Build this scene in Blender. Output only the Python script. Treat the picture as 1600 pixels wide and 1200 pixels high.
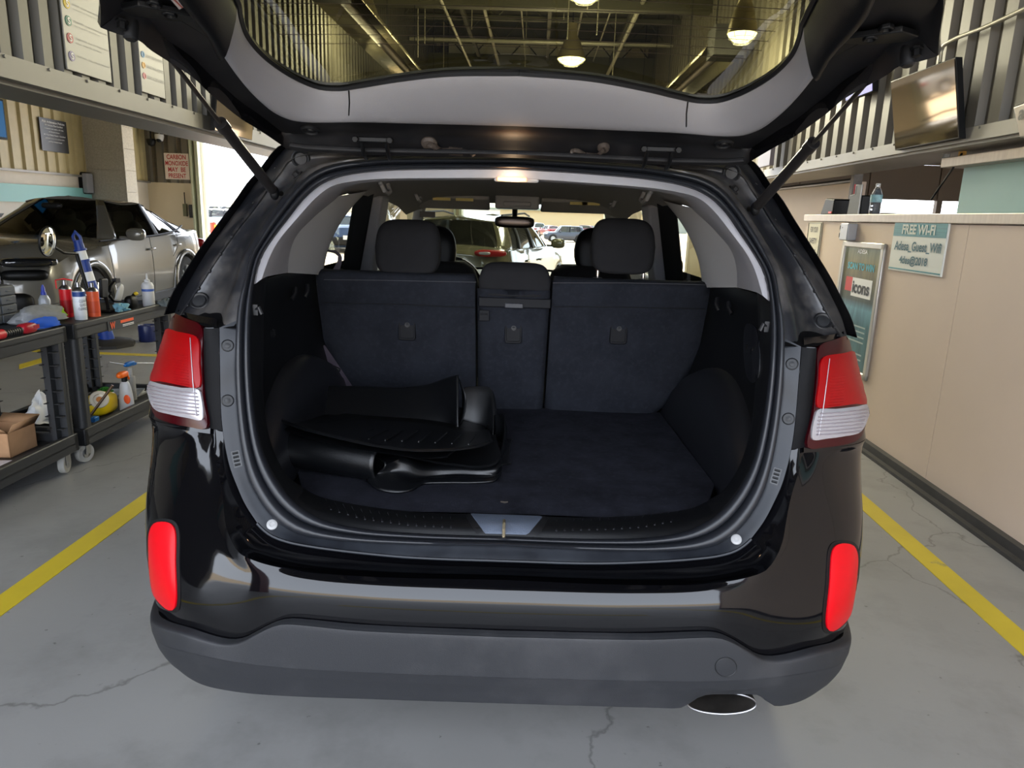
import bpy, bmesh, math, random
import numpy as np
from mathutils import Vector, Matrix
from mathutils.bvhtree import BVHTree
random.seed(7)
SC = bpy.context.scene
COL = SC.collection
for _o in list(bpy.data.objects):
    bpy.data.objects.remove(_o)
# ------------------------------------------------------------------ camera
CAM = np.array([0.0015, -1.4367, 1.459])
YAW, PITCH, ROLL = [math.radians(a) for a in (0.18, 13.2082, 1.9003)]
FPX = 1118.6
_f = np.array([math.sin(YAW) * math.cos(PITCH), math.cos(YAW) * math.cos(PITCH), -math.sin(PITCH)])
_r = np.array([math.cos(YAW), -math.sin(YAW), 0.0])
_u = np.cross(_r, _f)
CR_ = math.cos(ROLL) * _r + math.sin(ROLL) * _u
CU_ = -math.sin(ROLL) * _r + math.cos(ROLL) * _u
cam = bpy.data.cameras.new('camera')
cam.sensor_width = 36.0
cam.lens = FPX / 1600 * 36.0
cam.clip_start = 0.02
cam.clip_end = 1500
camo = bpy.data.objects.new('camera', cam)
COL.objects.link(camo)
camo.matrix_world = Matrix(((CR_[0], CU_[0], -_f[0], CAM[0]), (CR_[1], CU_[1], -_f[1], CAM[1]), (CR_[2], CU_[2], -_f[2], CAM[2]), (0, 0, 0, 1)))
SC.camera = camo
# ------------------------------------------------------------------ light and exposure
SC.view_settings.view_transform = 'Standard'
SC.view_settings.look = 'None'
SC.view_settings.gamma = 1
SC.view_settings.use_curve_mapping = False
SC.view_settings.exposure = 2.95
w = bpy.data.worlds.new('sky')
SC.world = w
w.use_nodes = True
_nt = w.node_tree
_bg = _nt.nodes['Background']
_sky = _nt.nodes.new('ShaderNodeTexSky')
_sky.sky_type = 'HOSEK_WILKIE'
_sky.turbidity = 4.0
_sky.ground_albedo = 0.4
_sky.sun_direction = Vector((-0.45, 0.55, 0.75)).normalized()
_mx = _nt.nodes.new('ShaderNodeMixRGB')
_mx.inputs[0].default_value = 0.66
_mx.inputs[2].default_value = (0.88, 0.94, 1.05, 1)
_nt.links.new(_sky.outputs[0], _mx.inputs[1])
_nt.links.new(_mx.outputs[0], _bg.inputs[0])
_bg.inputs[1].default_value = 1.35
sl = bpy.data.lights.new('sun', 'SUN')
sl.energy = 3.6
sl.angle = math.radians(1.2)
sl.color = (1, 0.95, 0.87)
so = bpy.data.objects.new('sun', sl)
COL.objects.link(so)
so.rotation_euler = Vector((-0.45, 0.55, 0.85)).to_track_quat('Z', 'Y').to_euler()

# ------------------------------------------------------------------ frames: car frame = world, building frame turned 1.8 degrees
TH = math.radians(1.8)
_ct, _st = math.cos(TH), math.sin(TH)
MB_ = np.array([[_ct, _st, 0], [-_st, _ct, 0], [0, 0, 1]])   # building -> world


def B(u, v, z=0.0):
    return MB_ @ np.array([u, v, z], float)


def ray(px, py):
    return _f + (px - 800) / FPX * CR_ - (py - 600) / FPX * CU_


def U(px, py, x=None, y=None, z=None):
    d = ray(px, py)
    i, v = (0, x) if x is not None else (1, y) if y is not None else (2, z)
    return CAM + d * (v - CAM[i]) / d[i]


def UB(px, py, u=None, v=None, z=None):
    d = MB_.T @ ray(px, py)
    c = MB_.T @ CAM
    i, w_ = (0, u) if u is not None else (1, v) if v is not None else (2, z)
    return c + d * (w_ - c[i]) / d[i]


def S(px, py, f, a=0.5, b=9.0):
    """point where the view ray meets the surface f(p)=0"""
    d = ray(px, py)
    ts = np.linspace(a, b, 260)
    prev = None
    for t in ts:
        val = f(CAM + d * t)
        if prev is not None and prev[1] * val <= 0:
            lo, hi, fl = prev[0], t, prev[1]
            for _ in range(30):
                m = (lo + hi) / 2
                fm = f(CAM + d * m)
                if fl * fm <= 0:
                    hi = m
                else:
                    lo, fl = m, fm
            return CAM + d * lo
        prev = (t, val)
    raise ValueError('no hit %s' % ((px, py),))


# ------------------------------------------------------------------ curves
def cr(P, n, closed=False):
    """Catmull-Rom through P resampled to n points evenly by length"""
    P = [np.array(p, float) for p in P]
    if len(P) == 1:
        return np.array([P[0]] * n)
    if closed:
        Q = [P[-1]] + P + [P[0], P[1]]
    else:
        Q = [2 * P[0] - P[1]] + P + [2 * P[-1] - P[-2]]
    out = []
    for i in range(1, len(Q) - 2):
        p0, p1, p2, p3 = Q[i - 1], Q[i], Q[i + 1], Q[i + 2]
        # centripetal knots
        t0 = 0.0
        t1 = t0 + max(np.linalg.norm(p1 - p0), 1e-9) ** 0.5
        t2 = t1 + max(np.linalg.norm(p2 - p1), 1e-9) ** 0.5
        t3 = t2 + max(np.linalg.norm(p3 - p2), 1e-9) ** 0.5
        for t in np.linspace(t1, t2, 12, endpoint=False):
            a1 = (t1 - t) / (t1 - t0) * p0 + (t - t0) / (t1 - t0) * p1
            a2 = (t2 - t) / (t2 - t1) * p1 + (t - t1) / (t2 - t1) * p2
            a3 = (t3 - t) / (t3 - t2) * p2 + (t - t2) / (t3 - t2) * p3
            b1 = (t2 - t) / (t2 - t0) * a1 + (t - t0) / (t2 - t0) * a2
            b2 = (t3 - t) / (t3 - t1) * a2 + (t - t1) / (t3 - t1) * a3
            out.append((t2 - t) / (t2 - t1) * b1 + (t - t1) / (t2 - t1) * b2)
    out.append(Q[-2])
    out = np.array(out)
    L = np.concatenate([[0], np.cumsum(np.linalg.norm(np.diff(out, axis=0), axis=1))])
    s = np.linspace(0, L[-1], n + (1 if closed else 0))
    if closed:
        s = s[:-1]
    return np.stack([np.interp(s, L, out[:, k]) for k in range(out.shape[1])], 1)


def lin(P, n):
    P = np.array(P, float)
    L = np.concatenate([[0], np.cumsum(np.linalg.norm(np.diff(P, axis=0), axis=1))])
    s = np.linspace(0, L[-1], n)
    return np.stack([np.interp(s, L, P[:, k]) for k in range(P.shape[1])], 1)


def rot(ax, a):
    return np.array(Matrix.Rotation(a, 3, ax))


def basis(d):
    d = np.array(d, float)
    d = d / np.linalg.norm(d)
    h = np.array([0, 0, 1.0]) if abs(d[2]) < 0.9 else np.array([1.0, 0, 0])
    a = np.cross(h, d)
    a /= np.linalg.norm(a)
    return a, np.cross(d, a), d


class MB:
    """mesh collector"""

    def __init__(s):
        s.V, s.F = [], []

    def add(s, vs, fs):
        o = len(s.V)
        s.V += [np.array(v, float) for v in vs]
        s.F += [[i + o for i in f] for f in fs]
        return s

    def box(s, c, d, R=None):
        c = np.array(c, float)
        h = np.array(d, float) / 2
        vs = []
        for x in (-1, 1):
            for y in (-1, 1):
                for z in (-1, 1):
                    p = h * (x, y, z)
                    vs.append(c + (R @ p if R is not None else p))
        return s.add(vs, [(0, 1, 3, 2), (4, 6, 7, 5), (0, 4, 5, 1), (2, 3, 7, 6), (0, 2, 6, 4), (1, 5, 7, 3)])

    def bx(s, x0, x1, y0, y1, z0, z1):
        return s.box(((x0 + x1) / 2, (y0 + y1) / 2, (z0 + z1) / 2), (abs(x1 - x0), abs(y1 - y0), abs(z1 - z0)))

    def grid(s, rows, cu=False, cv=False, flip=False):
        n, m = len(rows), len(rows[0])
        vs = [p for r in rows for p in r]
        fs = []
        for i in range(n if cu else n - 1):
            for j in range(m if cv else m - 1):
                a, b = i * m + j, i * m + (j + 1) % m
                c, d = ((i + 1) % n) * m + (j + 1) % m, ((i + 1) % n) * m + j
                fs.append((a, d, c, b) if flip else (a, b, c, d))
        return s.add(vs, fs)

    def cyl(s, p0, p1, r0, r1=None, n=16, cap=True):
        p0, p1 = np.array(p0, float), np.array(p1, float)
        r1 = r0 if r1 is None else r1
        a, b, d = basis(p1 - p0)
        rows = []
        for p, r in ((p0, r0), (p1, r1)):
            rows.append([p + r * (a * math.cos(t) + b * math.sin(t)) for t in np.linspace(0, 2 * math.pi, n, endpoint=False)])
        o = len(s.V)
        s.grid(rows, cv=True)
        if cap:
            s.F += [[o + i for i in range(n)][::-1], [o + n + i for i in range(n)]]
        return s

    def lathe(s, prof, c=(0, 0, 0), axis=(0, 0, 1), n=24, cap=True):
        c = np.array(c, float)
        a, b, d = basis(axis)
        rows = [[c + d * h + r * (a * math.cos(t) + b * math.sin(t)) for t in np.linspace(0, 2 * math.pi, n, endpoint=False)] for r, h in prof]
        o = len(s.V)
        s.grid(rows, cv=True)
        if cap:
            m = len(prof)
            if prof[0][0] > 1e-5:
                s.F.append([o + i for i in range(n)][::-1])
            if prof[-1][0] > 1e-5:
                s.F.append([o + (m - 1) * n + i for i in range(n)])
        return s

    def tube(s, pts, r, n=8, closed=False, cap=True, flat=1.0, up=None):
        P = np.array(pts, float)
        m = len(P)
        R = r if hasattr(r, '__len__') else [r] * m
        rows = []
        pa = None
        for i in range(m):
            if closed:
                d = P[(i + 1) % m] - P[i - 1]
            else:
                d = P[min(i + 1, m - 1)] - P[max(i - 1, 0)]
            a, b, d = basis(d)
            if up is not None:
                a = np.cross(np.array(up, float), d)
                a /= np.linalg.norm(a) + 1e-12
                b = np.cross(d, a)
            elif pa is not None:
                a = pa - d * (pa @ d)
                a /= np.linalg.norm(a) + 1e-12
                b = np.cross(d, a)
            pa = a
            rows.append([P[i] + R[i] * (a * math.cos(t) + flat * b * math.sin(t)) for t in np.linspace(0, 2 * math.pi, n, endpoint=False)])
        o = len(s.V)
        s.grid(rows, cu=closed, cv=True)
        if cap and not closed:
            s.F += [[o + i for i in range(n)][::-1], [o + (m - 1) * n + i for i in range(n)]]
        return s

    def prism(s, poly, vec):
        poly = [np.array(p, float) for p in poly]
        vec = np.array(vec, float)
        n = len(poly)
        return s.add(poly + [p + vec for p in poly], [list(range(n))[::-1], [n + i for i in range(n)]] + [(i, (i + 1) % n, n + (i + 1) % n, n + i) for i in range(n)])

    def ell(s, c, r, R=None, n=16, m=10, p=2.0):
        """super-ellipsoid"""
        c, r = np.array(c, float), np.array(r, float)
        sg = lambda v, e: math.copysign(abs(v) ** e, v)
        e = 2.0 / p
        rows = []
        for i in range(m + 1):
            ph = -math.pi / 2 + math.pi * i / m
            row = []
            for j in range(n):
                t = 2 * math.pi * j / n
                q = r * (sg(math.cos(ph), e) * sg(math.cos(t), e), sg(math.cos(ph), e) * sg(math.sin(t), e), sg(math.sin(ph), e))
                row.append(c + (R @ q if R is not None else q))
            rows.append(row)
        return s.grid(rows, cv=True)

    def loft(s, rails, n=60, m=3, cross='cr', flip=False, straight=False):
        rl = [(lin if straight else cr)(r, n) for r in rails]
        rows = []
        k = len(rl)
        M = (k - 1) * m + 1
        for j in range(n):
            col = [r[j] for r in rl]
            if cross == 'cr' and k > 2:
                # parameterised per rail so that rails are interpolated
                q = []
                Q = [2 * col[0] - col[1]] + col + [2 * col[-1] - col[-2]]
                for i in range(1, k):
                    p0, p1, p2, p3 = Q[i - 1], Q[i], Q[i + 1], Q[i + 2]
                    for t in np.linspace(0, 1, m, endpoint=False):
                        q.append(0.5 * ((2 * p1) + (p2 - p0) * t + (2 * p0 - 5 * p1 + 4 * p2 - p3) * t * t + (3 * p1 - p0 - 3 * p2 + p3) * t ** 3))
                q.append(col[-1])
            else:
                q = []
                for i in range(k - 1):
                    for t in np.linspace(0, 1, m, endpoint=False):
                        q.append(col[i] * (1 - t) + col[i + 1] * t)
                q.append(col[-1])
            rows.append(q)
        s.grid(rows, flip=flip)
        return s

    def xf(s, R=None, t=(0, 0, 0), sc=1.0, start=0):
        t = np.array(t, float)
        for i in range(start, len(s.V)):
            v = s.V[i] * sc
            s.V[i] = (R @ v if R is not None else v) + t
        return s

    def mir(s):
        """add the copy mirrored in x"""
        o = len(s.V)
        nf = len(s.F)
        s.V += [v * (-1, 1, 1) for v in s.V[:o]]
        s.F += [[i + o for i in f][::-1] for f in s.F[:nf]]
        return s

    def flipx(s):
        m = MB()
        m.V = [v * (-1, 1, 1) for v in s.V]
        m.F = [list(f)[::-1] for f in s.F]
        return m

    def merge(s, o):
        return s.add(o.V, o.F)

    def bvh(s):
        return BVHTree.FromPolygons([Vector(v) for v in s.V], s.F)


ROOTS = {}


def tag(o, label=None, cat=None, group=None, kind=None):
    if label: o['label'] = label
    if cat: o['category'] = cat
    if group: o['group'] = group
    if kind: o['kind'] = kind
    return o


def root(name, loc, label, cat, group=None, rz=0.0, frame='c'):
    o = bpy.data.objects.new(name, None)
    COL.objects.link(o)
    p = B(*loc) if frame == 'b' else np.array(loc, float)
    if frame == 'b':
        rz = rz - TH
    o.location = p
    o.rotation_euler = (0, 0, rz)
    o.empty_display_size = 0.1
    ROOTS[o.name] = Matrix.Translation(Vector(p)) @ Matrix.Rotation(rz, 4, 'Z')
    return tag(o, label, cat, group)


def rootmat(o):
    while o.parent:
        o = o.parent
    return ROOTS.get(o.name, Matrix.Identity(4))


def obj(name, mb, mat, parent=None, label=None, cat=None, group=None, kind=None, frame='c', smooth=40, bevel=0, bseg=2, solid=0, sub=0, local=False, origin=None, merge=False):
    """link the collector as one mesh object. Vertices are in world ('c') or building ('b') coordinates unless local=True."""
    V = np.array(mb.V)
    if frame == 'b' and not local:
        V = V @ MB_.T
    me = bpy.data.meshes.new(name)
    o = bpy.data.objects.new(name, me)
    COL.objects.link(o)
    if parent is not None:
        o.parent = parent
        if not local:
            Mi = np.array(rootmat(parent).inverted())
            V = V @ Mi[:3, :3].T + Mi[:3, 3]
    elif not local:
        c = (V.min(0) + V.max(0)) / 2
        c[2] = V[:, 2].min()
        if kind == 'structure':
            c = np.zeros(3)
        V = V - c
        o.location = c
        ROOTS[o.name] = Matrix.Translation(Vector(c))
    me.from_pydata([tuple(v) for v in V], [], [tuple(f) for f in mb.F])
    bm = bmesh.new()
    bm.from_mesh(me)
    if merge:
        bmesh.ops.remove_doubles(bm, verts=bm.verts, dist=1e-4)
    bmesh.ops.recalc_face_normals(bm, faces=bm.faces)
    bm.to_mesh(me)
    bm.free()
    mats = mat if isinstance(mat, (list, tuple)) else [mat]
    for m in mats:
        me.materials.append(m)
    if smooth:
        me.shade_smooth()
        me.set_sharp_from_angle(angle=math.radians(smooth))
    if solid:
        md = o.modifiers.new('solid', 'SOLIDIFY')
        md.thickness = abs(solid)
        md.offset = 0 if solid > 0 else -1
    if bevel:
        md = o.modifiers.new('bevel', 'BEVEL')
        md.width = bevel
        md.segments = bseg
        md.limit_method = 'ANGLE'
        md.angle_limit = math.radians(35)
    if sub:
        md = o.modifiers.new('sub', 'SUBSURF')
        md.levels = md.render_levels = sub
    return tag(o, label, cat, group, kind)


def pair(name, mb, mt, parent=None, **k):
    a = obj(name, mb, mt, parent, **k)
    b = obj(name, mb.flipx(), mt, parent, **k)
    return a, b


def copytree(o, loc=None, rz=None, label=None, parent=None):
    c = o.copy()
    COL.objects.link(c)
    if parent is not None:
        c.parent = parent
    if loc is not None:
        c.location = Vector(loc)
    if rz is not None:
        c.rotation_euler = (0, 0, rz)
    if label:
        c['label'] = label
    for ch in list(o.children):
        copytree(ch, parent=c)
    return c


# ------------------------------------------------------------------ materials
def lc(r, g, b):
    return tuple(((c / 255) / 12.92 if c / 255 <= 0.04045 else ((c / 255 + 0.055) / 1.055) ** 2.4) for c in (r, g, b)) + (1,)


def mat(name, col, rough=0.5, metal=0.0, var=0.0, vscale=8.0, bump=0.0, bscale=200.0, coat=0.0, emit=None, estr=1.0, col2=None, c2=(0.45, 0.6), c2scale=3.0, c2detail=6.0, stretch=(1, 1, 1), spec=None, rough2=None, trans=0.0, ior=1.45, sheen=0.0):
    m = bpy.data.materials.new(name)
    m.use_nodes = True
    nt = m.node_tree
    b = nt.nodes['Principled BSDF']
    c = col if len(col) == 4 and max(col) <= 1 else lc(*col[:3])
    b.inputs['Base Color'].default_value = c
    b.inputs['Roughness'].default_value = rough
    b.inputs['Metallic'].default_value = metal
    b.inputs['Coat Weight'].default_value = coat
    b.inputs['Coat Roughness'].default_value = 0.03
    b.inputs['Transmission Weight'].default_value = trans
    b.inputs['IOR'].default_value = ior
    if sheen:
        b.inputs['Sheen Weight'].default_value = sheen
    if spec is not None:
        b.inputs['Specular IOR Level'].default_value = spec
    if emit:
        b.inputs['Emission Color'].default_value = lc(*emit)
        b.inputs['Emission Strength'].default_value = estr
    co = nt.nodes.new('ShaderNodeTexCoord')
    mp = nt.nodes.new('ShaderNodeMapping')
    mp.inputs['Scale'].default_value = stretch
    nt.links.new(co.outputs['Object'], mp.inputs[0])
    src = None
    if var:
        n = nt.nodes.new('ShaderNodeTexNoise')
        n.inputs['Scale'].default_value = vscale
        n.inputs['Detail'].default_value = 6
        nt.links.new(mp.outputs[0], n.inputs[0])
        r = nt.nodes.new('ShaderNodeMapRange')
        r.inputs['From Min'].default_value = 0.3
        r.inputs['From Max'].default_value = 0.7
        r.inputs['To Min'].default_value = 1 - var
        r.inputs['To Max'].default_value = 1 + var
        nt.links.new(n.outputs[0], r.inputs[0])
        h = nt.nodes.new('ShaderNodeMixRGB')
        h.blend_type = 'MULTIPLY'
        h.inputs[0].default_value = 1
        h.inputs[1].default_value = c
        nt.links.new(r.outputs[0], h.inputs[2])
        src = h.outputs[0]
    if col2:
        n = nt.nodes.new('ShaderNodeTexNoise')
        n.inputs['Scale'].default_value = c2scale
        n.inputs['Detail'].default_value = c2detail
        n.inputs['Roughness'].default_value = 0.65
        nt.links.new(mp.outputs[0], n.inputs[0])
        r = nt.nodes.new('ShaderNodeMapRange')
        r.inputs['From Min'].default_value = c2[0]
        r.inputs['From Max'].default_value = c2[1]
        nt.links.new(n.outputs[0], r.inputs[0])
        h = nt.nodes.new('ShaderNodeMixRGB')
        h.inputs[1].default_value = c
        h.inputs[2].default_value = lc(*col2)
        if src: nt.links.new(src, h.inputs[1])
        nt.links.new(r.outputs[0], h.inputs[0])
        src = h.outputs[0]
        if rough2 is not None:
            q = nt.nodes.new('ShaderNodeMapRange')
            q.inputs['To Min'].default_value = rough
            q.inputs['To Max'].default_value = rough2
            nt.links.new(r.outputs[0], q.inputs[0])
            nt.links.new(q.outputs[0], b.inputs['Roughness'])
    if src:
        nt.links.new(src, b.inputs['Base Color'])
    if bump:
        n = nt.nodes.new('ShaderNodeTexNoise')
        n.inputs['Scale'].default_value = bscale
        n.inputs['Detail'].default_value = 3
        nt.links.new(mp.outputs[0], n.inputs[0])
        bp = nt.nodes.new('ShaderNodeBump')
        bp.inputs['Strength'].default_value = bump
        bp.inputs['Distance'].default_value = 0.002
        nt.links.new(n.outputs[0], bp.inputs['Height'])
        nt.links.new(bp.outputs[0], b.inputs['Normal'])
    return m


def glass(name, tint=(1, 1, 1), refl=0.5, rough=0.0):
    """thin pane: clear or tinted, with a surface reflection"""
    m = bpy.data.materials.new(name)
    m.use_nodes = True
    nt = m.node_tree
    nt.nodes.clear()
    out = nt.nodes.new('ShaderNodeOutputMaterial')
    t = nt.nodes.new('ShaderNodeBsdfTransparent')
    t.inputs[0].default_value = tuple(tint) + (1,)
    g = nt.nodes.new('ShaderNodeBsdfGlossy')
    g.inputs['Roughness'].default_value = rough
    fr = nt.nodes.new('ShaderNodeFresnel')
    fr.inputs[0].default_value = 1.45
    mu = nt.nodes.new('ShaderNodeMath')
    mu.operation = 'MULTIPLY'
    mu.inputs[1].default_value = refl
    mx = nt.nodes.new('ShaderNodeMixShader')
    nt.links.new(fr.outputs[0], mu.inputs[0])
    nt.links.new(mu.outputs[0], mx.inputs[0])
    nt.links.new(t.outputs[0], mx.inputs[1])
    nt.links.new(g.outputs[0], mx.inputs[2])
    nt.links.new(mx.outputs[0], out.inputs[0])
    return m


M = {}
M['paint'] = mat('black_paint', (7, 7, 9), 0.05, coat=0.0, spec=0.5)
M['dust'] = mat('dusty_black_paint', (26, 27, 31), 0.3, col2=(92, 88, 84), c2=(0.46, 0.78), c2scale=5, rough2=0.6, coat=0.15, bump=0.15, bscale=60)
M['hatchframe'] = mat('hatch_frame_paint', (16, 16, 19), 0.52, col2=(48, 46, 46), c2=(0.5, 0.9), c2scale=6, rough2=0.6)
M['flange'] = mat('flange_sky_sheen_and_dust', (20, 22, 27), 0.34, col2=(40, 44, 50), c2=(0.4, 0.8), c2scale=6, rough2=0.5, spec=.35)  # grey tones paint sky reflection, plus real dust, on the black flange
M['clad'] = mat('grey_textured_bumper_plastic', (32, 33, 36), 0.5, var=0.06, vscale=5, bump=0.25, bscale=600, spec=0.45)
M['clad2'] = mat('grey_textured_bumper_plastic_worn', (33, 34, 37), 0.52, var=0.06, vscale=5, bump=0.25, bscale=600, col2=(48, 48, 50), c2=(0.52, 0.75), c2scale=4)
M['blk'] = mat('black_plastic', (10, 11, 13), 0.45, bump=0.15, bscale=500, spec=.3)
M['blkm'] = mat('black_matte_plastic', (6, 6, 8), 0.6, bump=0.2, bscale=400, spec=.15)
M['rubber'] = mat('weatherstrip_rubber', (24, 26, 31), 0.42, bump=0.05, bscale=300)
M['rubberd'] = mat('dark_rubber', (14, 15, 18), 0.5)
M['gtrim'] = mat('grey_interior_trim', (140, 139, 143), 0.62, bump=0.25, bscale=700, var=0.03)
M['gtrimd'] = mat('grey_pillar_trim', (150, 149, 149), 0.65, bump=0.2, bscale=500)
M['head'] = mat('headliner_cloth', (150, 148, 145), 0.9, bump=0.3, bscale=900)
M['carpet'] = mat('navy_black_carpet', (31, 32, 39), 0.95, var=0.3, vscale=14, bump=0.8, bscale=900, col2=(42, 43, 51), c2=(0.5, 0.8), c2scale=60, spec=.1)
M['seatc'] = mat('seatback_carpet', (33, 35, 41), 0.95, var=0.18, vscale=10, bump=0.6, bscale=900, col2=(41, 43, 50), c2=(0.48, 0.8), c2scale=60, spec=.1)
M['seatf'] = mat('seat_fabric', (34, 34, 36), 0.9, bump=0.5, bscale=1200, var=0.06, vscale=30, spec=.15)
M['chrome'] = mat('chrome', (210, 210, 215), 0.12, metal=1)
M['steel'] = mat('brushed_steel', (150, 150, 152), 0.35, metal=1, var=0.1)
M['dsteel'] = mat('dark_steel', (70, 66, 62), 0.45, metal=0.8, var=0.2, vscale=30)
M['white'] = mat('white_plastic', (188, 188, 188), 0.4)
M['redl'] = mat('red_lamp_lens', (128, 0, 5), 0.3, spec=.3, emit=(225, 0, 8), estr=0.0, bump=0.0)
M['redd'] = mat('dark_red_lamp_lens', (46, 2, 7), 0.16, spec=.4)
M['clr'] = mat('clear_ribbed_lens', (150, 147, 150), 0.2, coat=.3, metal=0.3)
M['refl'] = mat('red_reflector', (190, 0, 16), 0.35, spec=.3)
M['arch'] = mat('arch_cover_plastic', (15, 16, 20), .34, bump=.3, bscale=500, spec=1)
M['latch'] = mat('latch_plate_plastic', (17, 18, 22), .6, spec=.2)
M['matr'] = mat('black_rubber_mat', (9, 10, 12), 0.3, bump=0.35, bscale=500)
M['matr2'] = mat('black_rubber_mat_dull', (13, 14, 16), 0.4, bump=0.3, bscale=500)
M['tint'] = glass('tinted_privacy_glass', (0.20, 0.195, 0.135), 0.22)
M['clear'] = glass('windscreen_glass', (0.86, 0.93, 0.88), 0.5)
M['sideglass'] = glass('door_glass', (0.8, 0.84, 0.78), 0.5)
M['yellow'] = mat('worn_yellow_line_paint', (190, 168, 38), 0.6, col2=(132, 126, 84), c2=(0.62, 0.72), c2scale=7, var=0.1, vscale=3)
M['lampe'] = mat('lit_dome_lamp', (255, 200, 150), 0.4, emit=(255, 150, 70), estr=.9)
# =================================================================== BUILDING (structure)
def floor_mat():
    m = mat('sealed_concrete', (134, 133, 131), 0.42, var=0.10, vscale=0.8, bump=0.12, bscale=35, col2=(114, 113, 111), c2=(0.5, 0.75), c2scale=2.2, c2detail=10)
    nt = m.node_tree
    b = nt.nodes['Principled BSDF']
    src = b.inputs['Base Color'].links[0].from_socket
    co = [n for n in nt.nodes if n.type == 'TEX_COORD'][0]
    # thin cracks
    nz = nt.nodes.new('ShaderNodeTexNoise'); nz.inputs['Scale'].default_value = 3.0; nz.inputs['Detail'].default_value = 8
    nt.links.new(co.outputs['Object'], nz.inputs[0])
    va = nt.nodes.new('ShaderNodeVectorMath'); va.operation = 'MULTIPLY_ADD'
    va.inputs[1].default_value = (0.5, 0.5, 0.0)
    nt.links.new(nz.outputs['Color'], va.inputs[0]); nt.links.new(co.outputs['Object'], va.inputs[2])
    vo = nt.nodes.new('ShaderNodeTexVoronoi'); vo.feature = 'DISTANCE_TO_EDGE'; vo.inputs['Scale'].default_value = 0.42
    nt.links.new(va.outputs[0], vo.inputs[0])
    mr = nt.nodes.new('ShaderNodeMapRange'); mr.inputs['From Min'].default_value = 0.0; mr.inputs['From Max'].default_value = 0.0035
    mr.inputs['To Min'].default_value = 0.6; mr.inputs['To Max'].default_value = 0.0
    nt.links.new(vo.outputs[0], mr.inputs[0])
    mx = nt.nodes.new('ShaderNodeMixRGB'); mx.inputs[2].default_value = lc(72, 70, 68)
    nt.links.new(mr.outputs[0], mx.inputs[0]); nt.links.new(src, mx.inputs[1])
    # small dark specks and oil spots
    n2 = nt.nodes.new('ShaderNodeTexNoise'); n2.inputs['Scale'].default_value = 26; n2.inputs['Detail'].default_value = 3
    nt.links.new(co.outputs['Object'], n2.inputs[0])
    m2 = nt.nodes.new('ShaderNodeMapRange'); m2.inputs['From Min'].default_value = 0.71; m2.inputs['From Max'].default_value = 0.76; m2.inputs['To Max'].default_value = 0.7
    nt.links.new(n2.outputs[0], m2.inputs[0])
    mx2 = nt.nodes.new('ShaderNodeMixRGB'); mx2.inputs[2].default_value = lc(66, 64, 62)
    nt.links.new(m2.outputs[0], mx2.inputs[0]); nt.links.new(mx.outputs[0], mx2.inputs[1])
    nt.links.new(mx2.outputs[0], b.inputs['Base Color'])
    return m


M['floor'] = floor_mat()
M['ground'] = mat('sunlit_tan_asphalt', (176, 158, 132), 0.9, var=0.08, vscale=0.3)
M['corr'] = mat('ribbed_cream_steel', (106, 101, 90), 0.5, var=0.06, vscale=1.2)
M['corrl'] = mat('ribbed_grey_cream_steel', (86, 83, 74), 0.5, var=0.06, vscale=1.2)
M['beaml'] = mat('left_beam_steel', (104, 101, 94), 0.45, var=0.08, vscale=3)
M['beam'] = mat('galvanised_beam', (130, 126, 119), 0.4, metal=0.15, var=0.08, vscale=3)
M['cream'] = mat('cream_painted_panel', (206, 186, 168), 0.55, var=0.03, vscale=2, bump=0.05, bscale=60)
M['creamw'] = mat('far_wall_cream', (205, 190, 160), 0.6, var=0.04, vscale=1)
M['ledge'] = mat('stainless_ledge', (172, 162, 152), 0.4, metal=0.5, var=0.08, vscale=8, stretch=(1, 6, 1))
M['teal'] = mat('teal_panel', (150, 188, 180), 0.35, var=0.06, vscale=2)
M['tealw'] = mat('teal_band', (128, 190, 188), 0.45)
M['base'] = mat('black_rubber_baseboard', (52, 50, 50), 0.55, var=0.2, vscale=12)
M['deck'] = mat('olive_grey_roof_deck', (92, 90, 76), 0.7, var=0.06)
M['joist'] = mat('ceiling_steel', (86, 84, 70), 0.55)
M['pipe'] = mat('pale_ceiling_pipe', (170, 166, 148), 0.4, metal=0.3)
M['duct'] = mat('galvanised_duct', (190, 186, 170), 0.3, metal=0.6)
M['door'] = mat('sectional_door_panel', (220, 214, 196), 0.5, emit=None)
M['redp'] = mat('dark_red_steel', (84, 14, 20), 0.45)
M['cmu'] = mat('grey_block', (178, 172, 156), 0.8, var=0.12, vscale=30, bump=0.4, bscale=120)
M['ddoor'] = mat('brown_door_panel', (118, 100, 80), 0.5)
M['dark'] = mat('dark_metal', (36, 36, 38), 0.5)
V0, V1, ZC = -2.5, 15.5, 5.2


def st(name, mb, m, frame='b', **k):
    return obj(name, mb, m, frame=frame, kind='structure', smooth=k.pop('smooth', 0), **k)


st('floor', MB().bx(-10, 9, -9, V1 + 0.3, -0.2, 0.0), M['floor'])
def gz(x, y):
    s_ = min(1, max(0, (y - 16) / 44))
    t_ = min(1, max(0, (x + 9) / 8))
    return -.05 - (.12 + .8 * t_) * s_


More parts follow.
